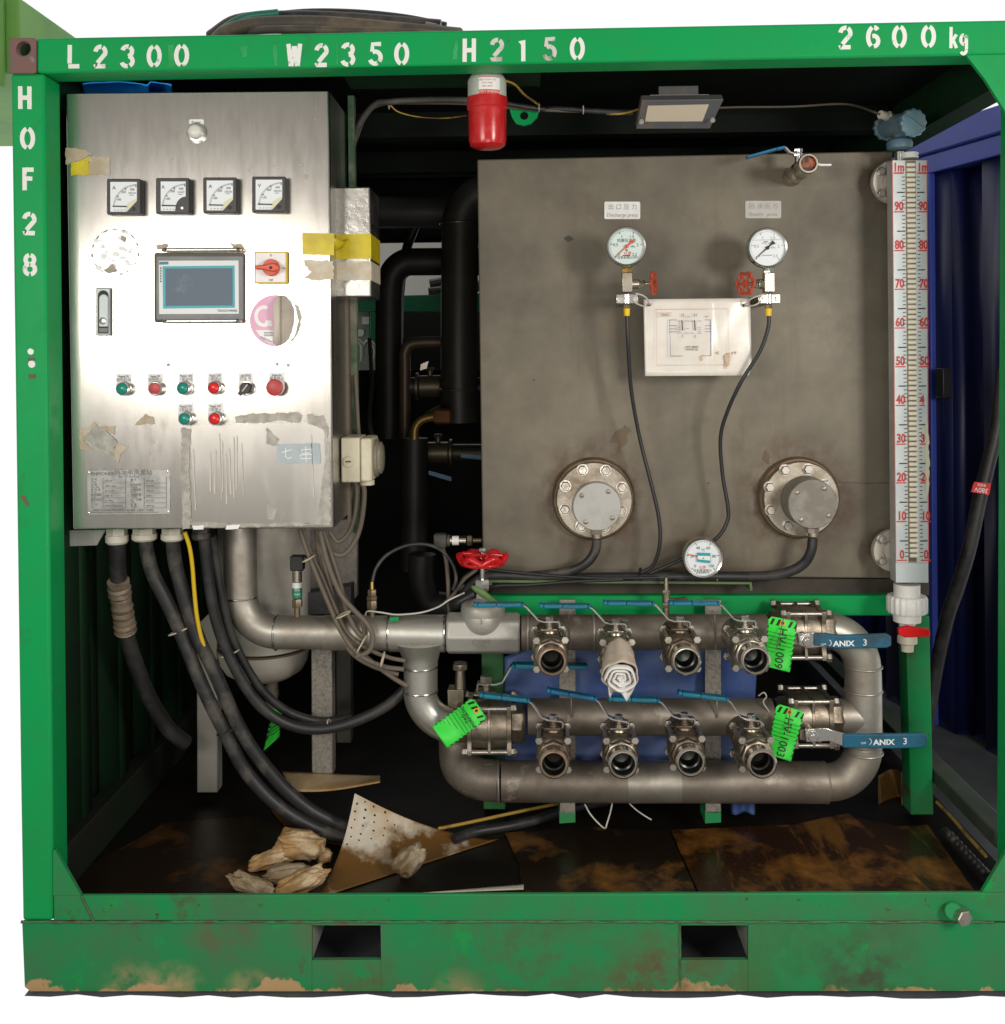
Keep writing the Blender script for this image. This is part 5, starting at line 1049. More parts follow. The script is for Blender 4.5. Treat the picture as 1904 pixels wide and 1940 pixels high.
for s_ in range(6):
    a_ = 2*pi*s_/6-.26; hw.tube([cW+Vector((6*k*cos(a_), 6*k*sin(a_), 2*k)), cW+Vector((R*.55*cos(a_), R*.55*sin(a_), 6*k)), cW+Vector((R*.97*cos(a_), R*.97*sin(a_), 5*k))], 4.6*k, 8)
lo_ = [cW+Vector((R*.93*cos(2*pi*i/40), R*.93*sin(2*pi*i/40), -10*k)) for i in range(40)]
hw.tube(lo_, 4.4*k, 8, closed=True, sm=False)
for s_ in range(6):
    a_ = 2*pi*s_/6-.26; hw.cyl(cW+Vector((R*.94*cos(a_), R*.94*sin(a_), -10*k)), cW+Vector((R*1.0*cos(a_), R*1.0*sin(a_), 4*k)), 4.6*k, n=8)
hw.build('handwheel', 'redwheel', gv, sharp=60)
q = MB(); yb_ = ym-40.4*k
q.text('CF8M', 911, 1217, 9, yb_+.0012, wx=1.1); q.text('200', 911, 1227, 8, yb_+.0035, wx=1.25); q.text('3', 911, 1178, 9, ym-.006-41.4*k); q.build('cast_lettering', 'pipebrown', gv)
# ---- manifold pipes
mf = thing('manifold_pipes', 'brown oily pair of manifold pipes joined by a U bend at the right', 'pipe')
q = MB(); q.cyl(P(988, 1198, ym), P(1452, 1197, ym), 33*km, n=36); q.build('upper_pipe', 'pipebrown', mf)
q = MB(); q.cyl(P(1000, 1358, ym), P(1462, 1358, ym), 34*km, n=36); q.build('lower_pipe', 'pipebrown', mf)
q = MB(); pipe(q, [(1556, 1195), (1562, 1195)]+bend(1566, 1195, 1634, 1195, 1634, 1268)+[(1635, 1290), (1635.5, 1340), (1636, 1408)]+bend(1636, 1412, 1636, 1482, 1568, 1482)+[(1555, 1482)], 34, 5); q.build('return_bend', 'pipe', mf, sharp=60)
q = MB(); q.cyl(P(1560, 1357, ym), P(1636, 1357, ym), 33*km, n=32); q.build('branch', 'pipe', mf)
q = MB(); q.tube(Q((1562, 1482, ym), (1400, 1481.5, ym), (1200, 1481, ym), (950, 1480, ym)), 38*S(ym), 36, 3)
q.tube(Q((952, 1480, ym), (905, 1474, ym+.02), (874, 1452, ym+.06), (868, 1415, ym+.09), (868, 1370, ym+.10)), 38*S(ym), 32, 6); q.build('bottom_pipe', 'pipebrown', mf, sharp=60)
q = MB(); q.lathe(P(1187, 1481, ym), (1, 0, 0), [(38.4*km, 0), (38.4*km, 100*km)], 36, False, False); q.build('clean_band', 'pipe', mf)
for x, y, d, r_ in ((1566, 1195, (1, 0, 0), 34.5), (1634.5, 1262, (0, 0, 1), 34.5), (1635, 1307, (0, 0, 1), 34.5), (1636, 1424, (0, 0, 1), 34.5), (1563, 1482, (1, 0, 0), 37), (945, 1480, (1, 0, 0), 38), (1000, 1198, (1, 0, 0), 33.5), (1124, 1198, (1, 0, 0), 33.2), (1280, 1198, (1, 0, 0), 33.2)): q = MB(); weld(q, x, y, d, r_); q.build('weld_bead', 'pipe', mf)
for x in (1075, 1351):
    q = MB(); q.prism([(x-15, 1136), (x+15, 1136), (x+15, 1545), (x-15, 1545)], ym+36*km, ym+36*km+.008); q.build('support_strap', 'speckle', mf)
    q = MB(); q.prism([(x-15, 1538), (x+15, 1537), (x+15, 1558), (x-15, 1560)], ym-.02, ym+36*km+.012); q.build('strap_foot', 'greenworn', mf)
    q = MB(); q.prism([(x-14, 1518), (x+14, 1518), (x+14, 1540), (x-14, 1540)], ym-.02, ym-.012); q.build('strap_end', 'speckle', mf)
    q = MB(); q.tube(Q((x+3, 1165, ym-34*km), (x+4, 1195, ym-36*km), (x+5, 1230, ym-33*km)), .0022, 6); q.build('u_bolt', 'pipebrown', mf); q = MB(); q.tube(Q((x+6, 1312, ym-20*km), (x+7, 1330, ym-34*km), (x+8, 1360, ym-36*km)), .0022, 6); q.build('u_bolt', 'pipebrown', mf)
# ---- ball valves: axis towards the camera, stem up
def lug(mb, y0, y1, r0, r1, n=48, o=Vector((0, 0, 0)), A=None):
    A = A or (lambda x, y, z: Vector((x, y, z)))
    f = []
    for i in range(n):
        a = 2*pi*i/n; r_ = r0+(r1-r0)*max(0, cos(4*(a-pi/4)))**3; f.append((r_*cos(a), r_*sin(a)))
    mb.prism3([A(x, y0, z) for x, z in f], [A(x, y1, z) for x, z in f])
VG = 'ball valves on the manifold pipes'
def ball_valve():
    t = thing('ball_valve', 'x', 'valve', (0, 0, 0), VG)
    q = MB(); q.lathe((0, .03, 0), (0, -1, 0), [(.036, 0), (.041, .010), (.0425, .030), (.041, .050), (.036, .060)], 36)
    q.lathe((0, .145, 0), (0, -1, 0), [(.038, 0), (.034, .08), (.036, .115)], 28)
    lug(q, .046, .034, .038, .054); lug(q, -.034, -.046, .038, .054)
    q.lathe((0, -.0462, 0), (0, -1, 0), [(.043, 0), (.041, .006), (.037, .010), (.030, .0101)], 36, False, False)
    q.lathe((0, -.0562, 0), (0, -1, 0), [(.040, 0), (.040, .016), (.036, .019), (.029, .0191)], 8, False, False); q.build('body', 'valve', t, .0012, sharp=40)
    for sx_ in (-1, 1):
        for sz in (-1, 1):
            x, z = sx_*.0345, sz*.0345; q = MB(); q.cyl((x, .050, z), (x, -.0465, z), .0048, n=10); q.hexn((x, -.0465, z), (random.uniform(-.05, .05), -1, random.uniform(-.05, .05)), .0098, .010); q.hexn((x, .0465, z), (0, 1, 0), .0098, .008); q.build('bolt', 'bolt', t)
    q = MB(); q.lathe((0, -.0755, 0), (0, -1, 0), [(.0275, 0), (.034, .001), (.0352, .004), (.033, .008), (.0345, .010), (.0345, .030), (.0352, .033), (.0350, .0355), (.0310, .0392), (.0285, .0395), (.0266, .037), (.0264, .033)], 44, cap0=False, cap1=False); q.build('outlet', 'valvebright', t, sharp=30)
    q = MB(); q.lathe((0, -.1108, 0), (0, 1, 0), [(.0264, 0), (.0264, .030), (.0225, .032), (.0225, .056), (.018, .061), (.004, .0640)], 32, cap0=False); q.build('bore', 'bore', t)
    q = MB(); q.lathe((0, 0, .040), (0, 0, 1), [(.018, 0), (.016, .006), (.011, .008), (.011, .016)], 20); q.box(-.022, .018, -.016, .016, .0475, .0515); q.lathe((0, 0, .0517), (0, 0, 1), [(.008, 0), (.008, .024)], 16); q.build('stem', 'valve', t, .001)
    q = MB(); q.hexn((0, 0, .071), (0, 0, 1), .0105, .0085); q.lathe((0, 0, .0695), (0, 0, 1), [(.013, 0), (.013, .0014)], 18); q.build('stem_nut', 'chrome', t)
    hp = [(.024, .052), (.0245, .064), (.020, .0675), (-.014, .0675), (-.028, .072), (-.056, .104), (-.062, .1075)]
    q = MB()
    def strip(mb, pts, w, th, y=0):
        n = len(pts)
        for i in range(n-1):
            (x0, z0), (x1, z1) = pts[i], pts[i+1]; dx, dz = x1-x0, z1-z0; l = math.hypot(dx, dz); nx, nz = -dz/l*th/2, dx/l*th/2
            mb.prism3([Vector((x0-nx, y-w, z0-nz)), Vector((x1-nx, y-w, z1-nz)), Vector((x1+nx, y-w, z1+nz)), Vector((x0+nx, y-w, z0+nz))], [Vector((x0-nx, y+w, z0-nz)), Vector((x1-nx, y+w, z1-nz)), Vector((x1+nx, y+w, z1+nz)), Vector((x0+nx, y+w, z0+nz))])
    O = Vector((0, 0, .0675))
    strip(q, hp, .0095, .0034)
    h = q.build('handle', 'chrome', t, origin=O)
    q = MB(); gp = [(-.062, .1085), (-.068, .1098), (-.130, .1102), (-.176, .1105), (-.186, .1118)]
    strip(q, gp, .0125, .0105); gr = q.build('grip', 'tealgrip', h, .003)
    return t
proto = ball_valve()
VL = [('first (leftmost) ball valve of the upper row, over the open tag-side drain', )]
spots = [(1043.6, 1254, 0, 'tealgrip'), (1175, 1258, 0, 'tealgrip'), (1301.5, 1253, .004, 'tealgrip'), (1430.7, 1252, .0, 'tealgrip'),
         (1051, 1449, .10, 'tealgrip'), (1181, 1449, .17, 'bluegrip'), (1311, 1445, .02, 'tealgrip'), (1443, 1448, .13, 'tealgrip')]
M['valvegrimy'] = mat('grimy_valve_steel', (.26, .20, .145), .42, .8, (.12, .09, .065), 18, .40, .62, .6, .2, 90)
M['valveclean'] = mat('clean_valve_steel', (.50, .46, .39), .32, .95, (.28, .23, .175), 22, .50, .70, .45, .15, 90)
M['outletrusty'] = mat('rust_tinged_outlet', (.46, .36, .27), .34, .9, (.25, .15, .10), 26, .45, .64, .5)
vlab = ['leftmost ball valve of the upper row, beside the CF8M globe valve', 'upper row ball valve with a white rag stuffed in its outlet', 'upper row ball valve just right of the white rag', 'rightmost upper ball valve, touching the HV-1009 tag',
        'leftmost ball valve of the lower row, rusty around its grimy body', 'lower row ball valve with a brighter blue tilted grip', 'lower row ball valve third from the left, straight teal grip', 'rightmost lower ball valve, touching the HV-1003 tag']
for i, ((px, py, ang, gm), lb) in enumerate(zip(spots, vlab)):
    v = proto if i == 0 else copy_tree(proto)
    bm_ = ('valve', 'valveclean', 'valvegrimy', 'valveclean', 'valvegrimy', 'valve', 'valvegrimy', 'valve')[i]; om_ = ('outletrusty', 'valvebright', 'valvebright', 'valvebright', 'outletrusty', 'valvebright', 'valvebright', 'valvebright')[i]
    for ch in v.children:
        for nm_, mm_ in (('body', bm_), ('outlet', om_), ('stem', bm_)):
            if ch.name.split('.')[0] == nm_: ch.material_slots[0].link = 'OBJECT'; ch.material_slots[0].material = M[mm_]
        if ch.name.startswith('bolt'): ch.rotation_euler = (0, 0, 0)
    p = P(px, py, .096); v.location = (p.x, .21, p.z); v['label'] = lb; v.rotation_euler = (0, 0, random.uniform(-.03, .03))
    for ch in v.children:
        if ch.name.startswith('handle'):
            ch.rotation_euler = (0, ang if ang else 0, 0)
            if i >= 4 and not ang: pass
            if gm != 'tealgrip':
                gch = ch.children[0]; gch.data = gch.data.copy(); gch.data.materials[0] = M[gm]
        if ch.name.startswith('bore') and i in (2, 3, 6, 5):
            ch.data = ch.data.copy(); ch.data.materials[0] = M['boresteel']
# ---- large flanged ball valves, axis along the pipe
def big_valve(px, py, L, label, loc_y=ym):
    t = thing('flanged_ball_valve', label, 'valve', P(px, py, loc_y), 'large flanged ball valves')
    o = P(px, py, loc_y); A = lambda x, y, z: o+Vector((y, x, z))   # local y runs along the pipe
    q = MB(); q.lathe(A(0, -L*.36, 0), (1, 0, 0), [(.045, 0), (.060, .008), (.063, L*.36), (.060, L*.72-.008), (.045, L*.72)], 40); 
    q.lathe(A(0, -L*.62, 0), (1, 0, 0), [(.046, 0), (.053, .01), (.053, L*.24)], 8); q.lathe(A(0, L*.38, 0), (1, 0, 0), [(.053, 0), (.053, L*.24-.01), (.046, L*.24)], 8); q.build('body', 'valve', t, .0015, sharp=40)
    for s_ in (-1, 1):
        q = MB(); lug(q, s_*L*.38, s_*L*.38-s_*.012, .063, .088, A=A); q.build('end_flange', 'valve', t, .001)
    q = MB(); lug(q, .004, -.004, .064, .086, A=A); q.build('middle_ring', 'valve', t, .001)
    for sy in (-1, 1):
        for sz in (-1, 1):
            y, z = sy*.0555, sz*.0555; q = MB(); q.cyl(A(y, -L*.47, z), A(y, L*.47, z), .0062, n=12); q.hexn(A(y, L*.38, z), (1, 0, 0), .0118, .012); q.hexn(A(y, -L*.38, z), (-1, 0, 0), .0118, .012); q.build('through_bolt', 'bolt', t)
    return t, o
bv1, o1 = big_valve(1516, 1194, .135, 'flanged ball valve with a worn blue ANIX lever at the upper right')
bv2, o2 = big_valve(1530, 1357, .135, 'flanged ball valve with a half bare ANIX lever at the lower right')
bv3, o3 = big_valve(928, 1370, .150, 'grimy flanged ball valve behind the tilted tag at the lower left')
def front_lever(t, o, hx, hy, yl_, pts, gripfrom, gm, L1, L2, gpts):
    hc_ = P(hx, hy, yl_); 
    q = MB(); q.cyl((hc_.x, o.y-.05, hc_.z), (hc_.x, yl_-.003, hc_.z), .011, n=16); q.prism([(hx-24, hy-10), (hx+18, hy-12), (hx+18, hy+14), (hx-24, hy+8)], yl_+.012, yl_+.017); q.build('stem', 'valve', t, .001)
    q = MB(); q.prism(pts, yl_, yl_+.004); h = q.build('handle', 'chrome', t, .001)
    q = MB(); q.prism(gpts, yl_-.004, yl_+.008); g_ = q.build('grip', gm, h, .003)
    q = MB(); q.lathe((hc_.x, yl_-.0005, hc_.z), (0, -1, 0), [(.0165, 0), (.0165, .001)], 20); q.hexn((hc_.x, yl_-.002, hc_.z), (0, -1, 0), .0145, .009); q.cyl((hc_.x, yl_-.011, hc_.z), (hc_.x, yl_-.015, hc_.z), .006, n=14); q.build('stem_nut', 'chrome', t)
    q = MB(); x, y = L1; q.text('ANIX', x, y, 10, yl_-.0046, wx=1.15, rot=-.02, bold=.03); x, y = L2; q.text('3', x, y, 12, yl_-.0046, wx=1.1); 
    q.ribbon(arc(x-69, y+1, 6, 6, 70, -70, 8), 1.1, yl_-.0046, yl_-.0043); q.text('OFF', x-78, y+4, 4, yl_-.0046); q.build('lettering', 'label', g_)
yl1 = .265
front_lever(bv1, o1, 1528, 1213, yl1, [(1512, 1199), (1560, 1199), (1562, 1225), (1530, 1228), (1514, 1222)], 0, 'bluegripworn', (1599, 1219), (1638, 1217), [(1542, 1200), (1560, 1200), (1590, 1204), (1680, 1201), (1689, 1206), (1689, 1224), (1680, 1228), (1590, 1230), (1575, 1227), (1558, 1224), (1542, 1224)])
front_lever(bv2, o2, 1539, 1393.5, yl1, [(1525, 1381), (1565, 1380), (1600, 1390), (1602, 1416), (1572, 1404), (1528, 1406)], 0, 'bluegripworn', (1675, 1406), (1714, 1404), [(1597, 1391), (1690, 1391), (1752, 1390), (1759, 1397), (1757, 1410), (1750, 1417), (1690, 1419), (1597, 1417)])
# upright lever of the lower left valve
hcx, hcy = 921, 1290; k = km
q = MB(); b0_ = P(hcx, 1316, ym); q.cyl(b0_, P(hcx, 1288, ym), .012, n=16); q.lathe(P(hcx, 1312, ym), (0, 0, 1), [(.030, 0), (.028, .008)], 20); q.build('stem', 'valve', bv3)
q = MB(); n1 = P(hcx, 1292, ym); q.hexn(n1, (0, 0, 1), .0165, .016); q.lathe(n1-Vector((0, 0, .004)), (0, 0, 1), [(.019, 0), (.019, .003)], 20); q.build('stem_nut', 'bolt', bv3)
def bar(mb, pts, w, th, y):
    for i in range(len(pts)-1):
        a, b = P(pts[i][0], pts[i][1], y), P(pts[i+1][0], pts[i+1][1], y); d = (b-a).normalized(); n_ = Vector((-d.z, 0, d.x))*th/2; e = Vector((0, w, 0))
        mb.prism3([a-n_-e, b-n_-e, b+n_-e, a+n_-e], [a-n_+e, b-n_+e, b+n_+e, a+n_+e])
q = MB(); bar(q, [(905, 1310), (905, 1294), (940, 1294), (952, 1290), (968, 1262), (975, 1259)], .014, .004, ym); h3 = q.build('handle', 'chrome', bv3)
q = MB(); bar(q, [(970, 1261), (976, 1260), (1060, 1261.5), (1113, 1262)], .017, .012, ym); q.build('grip', 'tealgrip', h3, .003)
q = MB(); c = P(870, 1340, ym+.03); q.box(c.x-.03, c.x+.012, ym+.02, ym+.07, P(870, 1380, ym).z, P(870, 1312, ym).z); q.cyl(P(872, 1312, ym+.045), P(872, 1255, ym+.045), .016, .012, n=14); q.hexn(P(872, 1268, ym+.045), (0, 0, 1), .022, .018); q.build('drain_fitting', 'valve', bv3, .002)
# ---- top vent valve on the tank
vv = thing('vent_valve', 'small ball valve with a thin blue lever at the tank top', 'valve')
a = P(1500, 336, yt); b = P(1532, 309.5, .27); ax = (b-a).normalized(); ln = (b-a).length
q = MB(); q.lathe(a, ax, [(.025, 0), (.025, .02), (.019, .03), (.024, .06), (.024, .10), (.018, .112), (.0215, .12), (.0215, ln-.02)], 26, cap1=True); q.build('body', 'valvebright', vv)
q = MB(); q.lathe(a+ax*(ln-.0195), ax, [(.023, 0), (.0255, .006), (.0255, .017), (.0235, .020), (.0195, .020), (.0190, .0)], 28); q.build('outlet', 'valvebright', vv)
q = MB(); q.lathe(a+ax*(ln-.0005-.016), ax, [(.0188, 0), (.0188, .0062)], 24); q.build('bore', mat('orange_bore', (.40, .09, .03), .5, 0, (.03, .02, .015), 30, .45, .55), vv)
s0 = P(1512, 308, .36); q = MB(); q.cyl(s0, P(1512, 286, .36), .009); q.hexn(P(1512, 297, .36), (0, 0, 1), .013, .008); q.hexn(P(1512, 288, .36), (0, 0, 1), .012, .009); q.build('stem', 'chrome', vv)
q = MB(); bar(q, [(1518, 292), (1503, 292), (1496, 290), (1488, 281), (1484, 280)], .009, .0035, .36); h_ = q.build('handle', 'chrome', vv)
q = MB(); bar(q, [(1486, 279.5), (1470, 283), (1414, 298.5)], .012, .007, .36); q.build('grip', 'bluegrip', h_, .002)
q = MB(); bar(q, [(1549, 311), (1552, 313), (1574, 313)], .007, .005, .275); q.build('cam_arm', 'label', vv, .001)
# ---------------------------------------------------------------- green stand under the tank
gs = thing('tank_stand', 'green steel stand carrying the tank, with legs to the floor', 'stand')
q = MB(); q.prism([(916, 1128.5), (1752, 1128.5), (1760, 1135), (1760, 1167), (916, 1167)], yt-.005, yt+.07); q.build('beam', 'green', gs, .004)
q = MB(); q.prism([(1716, 1167.5), (1761, 1167.5), (1769, 1544), (1726, 1544)], yt-.004, yt+.06); q.build('leg', 'greenworn', gs, .003)
q = MB(); q.prism([(911, 1167.5), (953, 1167.5), (958, 1534), (916, 1534)], yt-.004+.06, yt+.11); q.build('leg', mat('faded_green', (.05, .19, .055), .55, 0, (.02, .15, .04), 5), gs, .003)
q = MB(); q.prism([(926, 1099), (1424, 1103), (1426, 1119), (1421, 1119), (1420, 1107), (932, 1103.5), (932, 1112), (926, 1112)], .40, .46); q.build('cable_tray', mat('thin_green_edge', (.10, .17, .05), .55, 0, (.06, .09, .04), 8), gs)
sn = thing('bleed_fitting', 'small stacked bleed fitting standing above the upper pipe', 'fitting')
q = MB(); z_ = lambda py: P(1262, py, ym)
q.cyl(z_(1165), z_(1150), .008); q.hexn(z_(1150), (0, 0, 1), .0115, .012); q.cyl(z_(1140), z_(1125), .010); q.hexn(z_(1126), (0, 0, 1), .0105, .012); q.cyl(z_(1118), z_(1094), .0065, .005); q.build('stack', 'valve', sn)
q = MB(); q.cyl(P(1266, 1140, ym), P(1300, 1139, ym-.03), .009, .011); q.build('side_outlet', 'valvebright', sn)
# ---------------------------------------------------------------- tags
def valve_tag(corners, yy, txt, label, horiz=False, lines=9, tilt=.02, cat='tag'):
    t = thing('valve_tag', label, cat, group='green valve tags')
    c0, c1, c2, c3 = corners                # hole end: c0 left, c1 right; then far end c2 right, c3 left
    def T(u, v, d=0):
        x = (c0[0]*(1-u)+c1[0]*u)*(1-v)+(c3[0]*(1-u)+c2[0]*u)*v; y = (c0[1]*(1-u)+c1[1]*u)*(1-v)+(c3[1]*(1-u)+c2[1]*u)*v
        return P(x, y, yy+tilt*(v-.5)+.014*sin(2.6*u+3*v)-.006*sin(7*v)-d)
    q = MB(); cut = .1
    q.grid(lambda u, v: T(max(cut*(1-v/.07), min(1-cut*(1-v/.07), u)) if v < .07 else u, v), 12, 28); q.build('card', 'tag', t, solid=.0008, sharp=60)
    q = MB()
    def quad(u0, v0, u1, v1, u2, v2, u3, v3, d=.0012): q.poly([T(u0, v0, d), T(u1, v1, d), T(u2, v2, d), T(u3, v3, d)])
    for k_ in range(5):
        u = .06+k_*.21
        if k_ == 2: continue
        quad(u, .155, u+.09, .155, min(1, u+.17), .03, min(1, u+.08), .03)
    for k_ in range(8):
        v = .2+k_*.1
        quad(0, v+.05, 0, v, .035, v-.03, .035, v+.02); quad(.965, v+.02, .965, v-.03, 1, v-.06, 1, v-.01)
    for k_ in range(lines): v = .30+k_*.68/lines; quad(.06, v, .94, v, .94, v+.008, .06, v+.008, .0011)
    q.build('stripe_print', 'ink', t)
    q = MB(); n_ = 16
    q.add([T(.5+.10*cos(2*pi*i/n_), .09+.058*sin(2*pi*i/n_), .0018) for i in range(n_)], [tuple(range(n_))]); ey = q.build('eyelet', 'tagorange', t)
    q = MB(); q.add([T(.5+.055*cos(2*pi*i/n_), .09+.032*sin(2*pi*i/n_), .0024) for i in range(n_)], [tuple(range(n_))]); q.build('hole', 'ink', ey)
    if txt:
        q = MB(); L_ = math.hypot(c3[0]-c0[0], c3[1]-c0[1]); W_ = math.hypot(c1[0]-c0[0], c1[1]-c0[1])
        if horiz:
            for i, tx in enumerate(txt): q.text(tx, 0, 0, .075*L_, 0, mapf=lambda u, v, i=i: T(.5-u/W_*.9, .3+.07*i-v/L_, .0022))
        else: q.text(txt, 0, 0, 17, 0, wx=1.0, mapf=lambda u, v: T(.55-v/W_, .58+u/L_*.86, .0022))
        q.build('handwriting', 'ink', t)
    return t
valve_tag([(1456.5, 1167), (1511.4, 1177), (1496.2, 1273.8), (1447, 1261.6)], .235, 'HV-1009', 'green tag with HV-1009 handwritten, hanging by the upper blue lever')
valve_tag([(1471.7, 1333), (1524.5, 1348.5), (1498.4, 1443), (1452, 1428)], .235, 'HV-1003', 'green tag with HV-1003 handwritten, hanging by the half bare lever')
valve_tag([(896, 1321), (922.9, 1362), (847.7, 1418.5), (818.4, 1376)], .255, ('INFORMATION', 'TAG'), 'grubby green tag lying tilted across the lower left valve', True, 9, .03)
valve_tag([(520, 1328), (535, 1331), (530, 1396), (499, 1423)], .62, '2002', 'dim green tag reading 2002 hanging below the grey vessel', False, 7, .05)
for a, b, lb in (((1484, 1172), (1470, 1232), 'thin dark tie string hanging over the HV-1009 tag'), ((1497, 1341), (1492, 1390), 'thin dark tie string hanging over the HV-1003 tag')):
    hose('tag_string', [(a[0], a[1], .228), ((a[0]+b[0])/2+1, (a[1]+b[1])/2, .222), (b[0], b[1], .222)], 1.1, 'wirebrown', lb, 'string', 'tag strings', 6)
# ---------------------------------------------------------------- rag in the second valve
rg = MB(); c = P(1172, 1232, .135); e = P(1176, 1283, .035)
dirv = (e-c).normalized()
rag = thing('rag', 'white rolled rag stuffed into an upper valve outlet', 'rag')
u_, v_ = perp(dirv)
def ragf(s_, t_):
    a = s_*2*pi; r_ = (26+7*t_+2*sin(3*a+2*t_)+1.2*sin(7*a))*S(.09); return c+dirv*((e-c).length*t_*1.0)+u_*(r_*cos(a))+v_*(r_*sin(a))
rg.grid(ragf, 40, 12); rg.build('roll', 'ragdirty', rag, solid=.003, sharp=80)
q = MB()
def spiral(s_, t_):
    a = s_*2*pi*3.0; r_ = (4+27*s_+1.2*sin(5*a))*S(.04); dep = -.010+.014*t_+.012*s_
    return e+dirv*dep+u_*(r_*cos(a))+v_*(r_*sin(a))
q.grid(spiral, 110, 3); q.build('folded_edge', 'rag', rag, solid=.004, sharp=80)
q = MB(); q.grid(lambda s_, t_: P(1150+s_*54+t_*5*(1-s_), 1275+t_*(22+32*abs(2*((s_*1.35+.12) % 1)-1)), .045+.010*sin(s_*9)+.012*t_), 40, 8); q.build('hanging_corner', 'rag', rag, solid=.003, sharp=80)
lf = MB(); lf.grid(lambda u, v: P(893+u*58+(v-.5)*6*sin(pi*u)*1.2, 1112+u*34+(v-.5)*26*sin(pi*min(1, u*1.0+.04))**.8*(1-u*.45), .31+.012*abs(v-.5)), 18, 6)
tag(lf.build('leaf', 'leaf', solid=.0006, sharp=80), 'single green leaf resting against the globe valve', 'leaf')
# ================================================================== behind the cabinet: vessel, legs, sensors
ve = thing('grey_vessel', 'grey upright vessel with domed bottom behind the supply pipe', 'vessel')
yv = .62; R = 86*S(yv)
q = MB(); q.lathe(P(500, 960, yv), (0, 0, -1), [(R, 0), (R, 262*S(yv))], 48, True, False); q.build('shell', 'vessel', ve)
q = MB(); q.lathe(P(500, 1226.5, yv), (0, 0, -1), [(R*1.0, 0), (R*.99, 10*S(yv)), (R*.95, 26*S(yv)), (R*.84, 42*S(yv)), (R*.62, 54*S(yv)), (R*.3, 60*S(yv)), (.004, 62*S(yv))], 48, True, False); q.build('dome', 'vessel', ve, sharp=60)
q = MB(); q.torus(P(500, 1225, yv), (0, 0, 1), R*1.0, .003, 48, 6); q.build('seam', 'rust', ve)
q = MB(); q.cyl(P(515, 1284, yv), P(515, 1340, yv), .018); q.hexn(P(515, 1320, yv), (0, 0, 1), .022, .02); q.build('drain', 'wirebrown', ve)
pl_ = MB(); pl_.prism([(560, 985), (676, 985), (676, 1130), (640, 1160), (560, 1165)], .80, .83)
tag(pl_.build('steel_plate', mat('dim_speckled_plate', (.26, .24, .21), .6, .1, (.19, .175, .15), 60)), 'speckled grey plate standing right of the vessel', 'plate')
def post(x0, x1, y0, y1, d, m, label, ytop=None, name='support_post'):
    q = MB(); q.prism([(x0, ytop or y0), (x1, y0), (x1+1, y1), (x0+1, y1)], d, d+.05); return tag(q.build(name, m, bev=.003), label, 'post', 'grey support posts')
p1 = mat('grey_post', (.33, .315, .28), .55, .3, (.25, .235, .205), 6, .4, .65)
post(372, 411, 1147, 1502, .60, p1, 'grey support post with a slanted top between the hanging hoses', 1185)
post(589.5, 629, 1226, 1470, .47, 'speckle', 'speckled grey post under the supply pipe')
post(636, 664, 1140, 1408, .62, mat('dark_post', (.07, .065, .055), .6), 'darker short post just right of the speckled one')
q = MB(); q.prism([(580, 1125), (665, 1110), (665, 1160), (580, 1165)], .60, .66); tag(q.build('dark_bracket', 'connector'), 'dark bracket block behind the pressure sensor', 'bracket')
ps_ = thing('pressure_sensor', 'upright pressure sensor with a black plug and green label', 'sensor')
y_ = ym; z_ = lambda py, px=563: P(px, py, y_)
q = MB(); a = z_(1052); b = z_(1080); q.box(a.x-.016, a.x+.018, y_-.016, y_+.016, b.z, a.z); q.cyl(P(572, 1058, y_), P(581, 1057, y_), .009); q.build('plug', 'black', ps_, .003)
q = MB(); q.cyl(z_(1102), z_(1080), .0125); q.build('barrel', 'valvebright', ps_)
q = MB(); q.lathe(z_(1113), (0, 0, 1), [(.0128, 0), (.0128, .014)], 24, False, False); q.build('white_label', 'label', ps_)
q = MB(); q.cyl(z_(1132), z_(1113), .0130); q.build('green_label', 'sensorlabel', ps_)
q = MB(); q.text('SICK', 563, 1118, 4, y_-.0135, wx=.9); q.text('HUBA', 563, 1126, 3.4, y_-.0135, wx=.9); q.build('lettering', 'label', ps_)
q = MB(); q.hexn(z_(1150), (0, 0, 1), .014, .022); q.cyl(z_(1168), z_(1150), .008); q.build('hex_base', 'hex', ps_)
h2 = thing('pressure_sensor', 'dusty sideways pressure sensor screwed into the tank edge', 'sensor')
yy = .52; pz = lambda px, py=1024: P(px, py, yy)
q = MB(); a, b = pz(822), pz(846); q.box(a.x, b.x, yy-.016, yy+.016, P(822, 1037, yy).z, P(822, 1011, yy).z); q.cyl(pz(846), pz(853), .0165); q.build('plug', 'connectorgrey', h2, .004)
q = MB(); q.cyl(pz(853), pz(883), .0125); q.build('barrel', 'valvebright', h2)
q = MB(); q.lathe(pz(857), (1, 0, 0), [(.0128, 0), (.0128, .018)], 24, False, False); q.build('white_label', 'label', h2)
q = MB(); q.hexn(pz(885), (1, 0, 0), .0145, .014); q.cyl(pz(896), pz(912), .007); q.build('hex_base', 'hex', h2)
cf = thing('capillary_fitting', 'stacked hex fitting with brass tip on top of the supply pipe', 'fitting')
zf = lambda py: P(705, py, ym)
q = MB(); q.cyl(zf(1168), zf(1153), .0085); q.hexn(zf(1153), (0, 0, 1), .0140, .022); q.hexn(zf(1136), (0, 0, 1), .0148, .010); q.hexn(zf(1129), (0, 0, 1), .0120, .017); q.build('body', 'hex', cf)
q = MB(); q.cyl(zf(1116), zf(1102), .0062, .005); q.build('brass_tip', 'brass', cf)
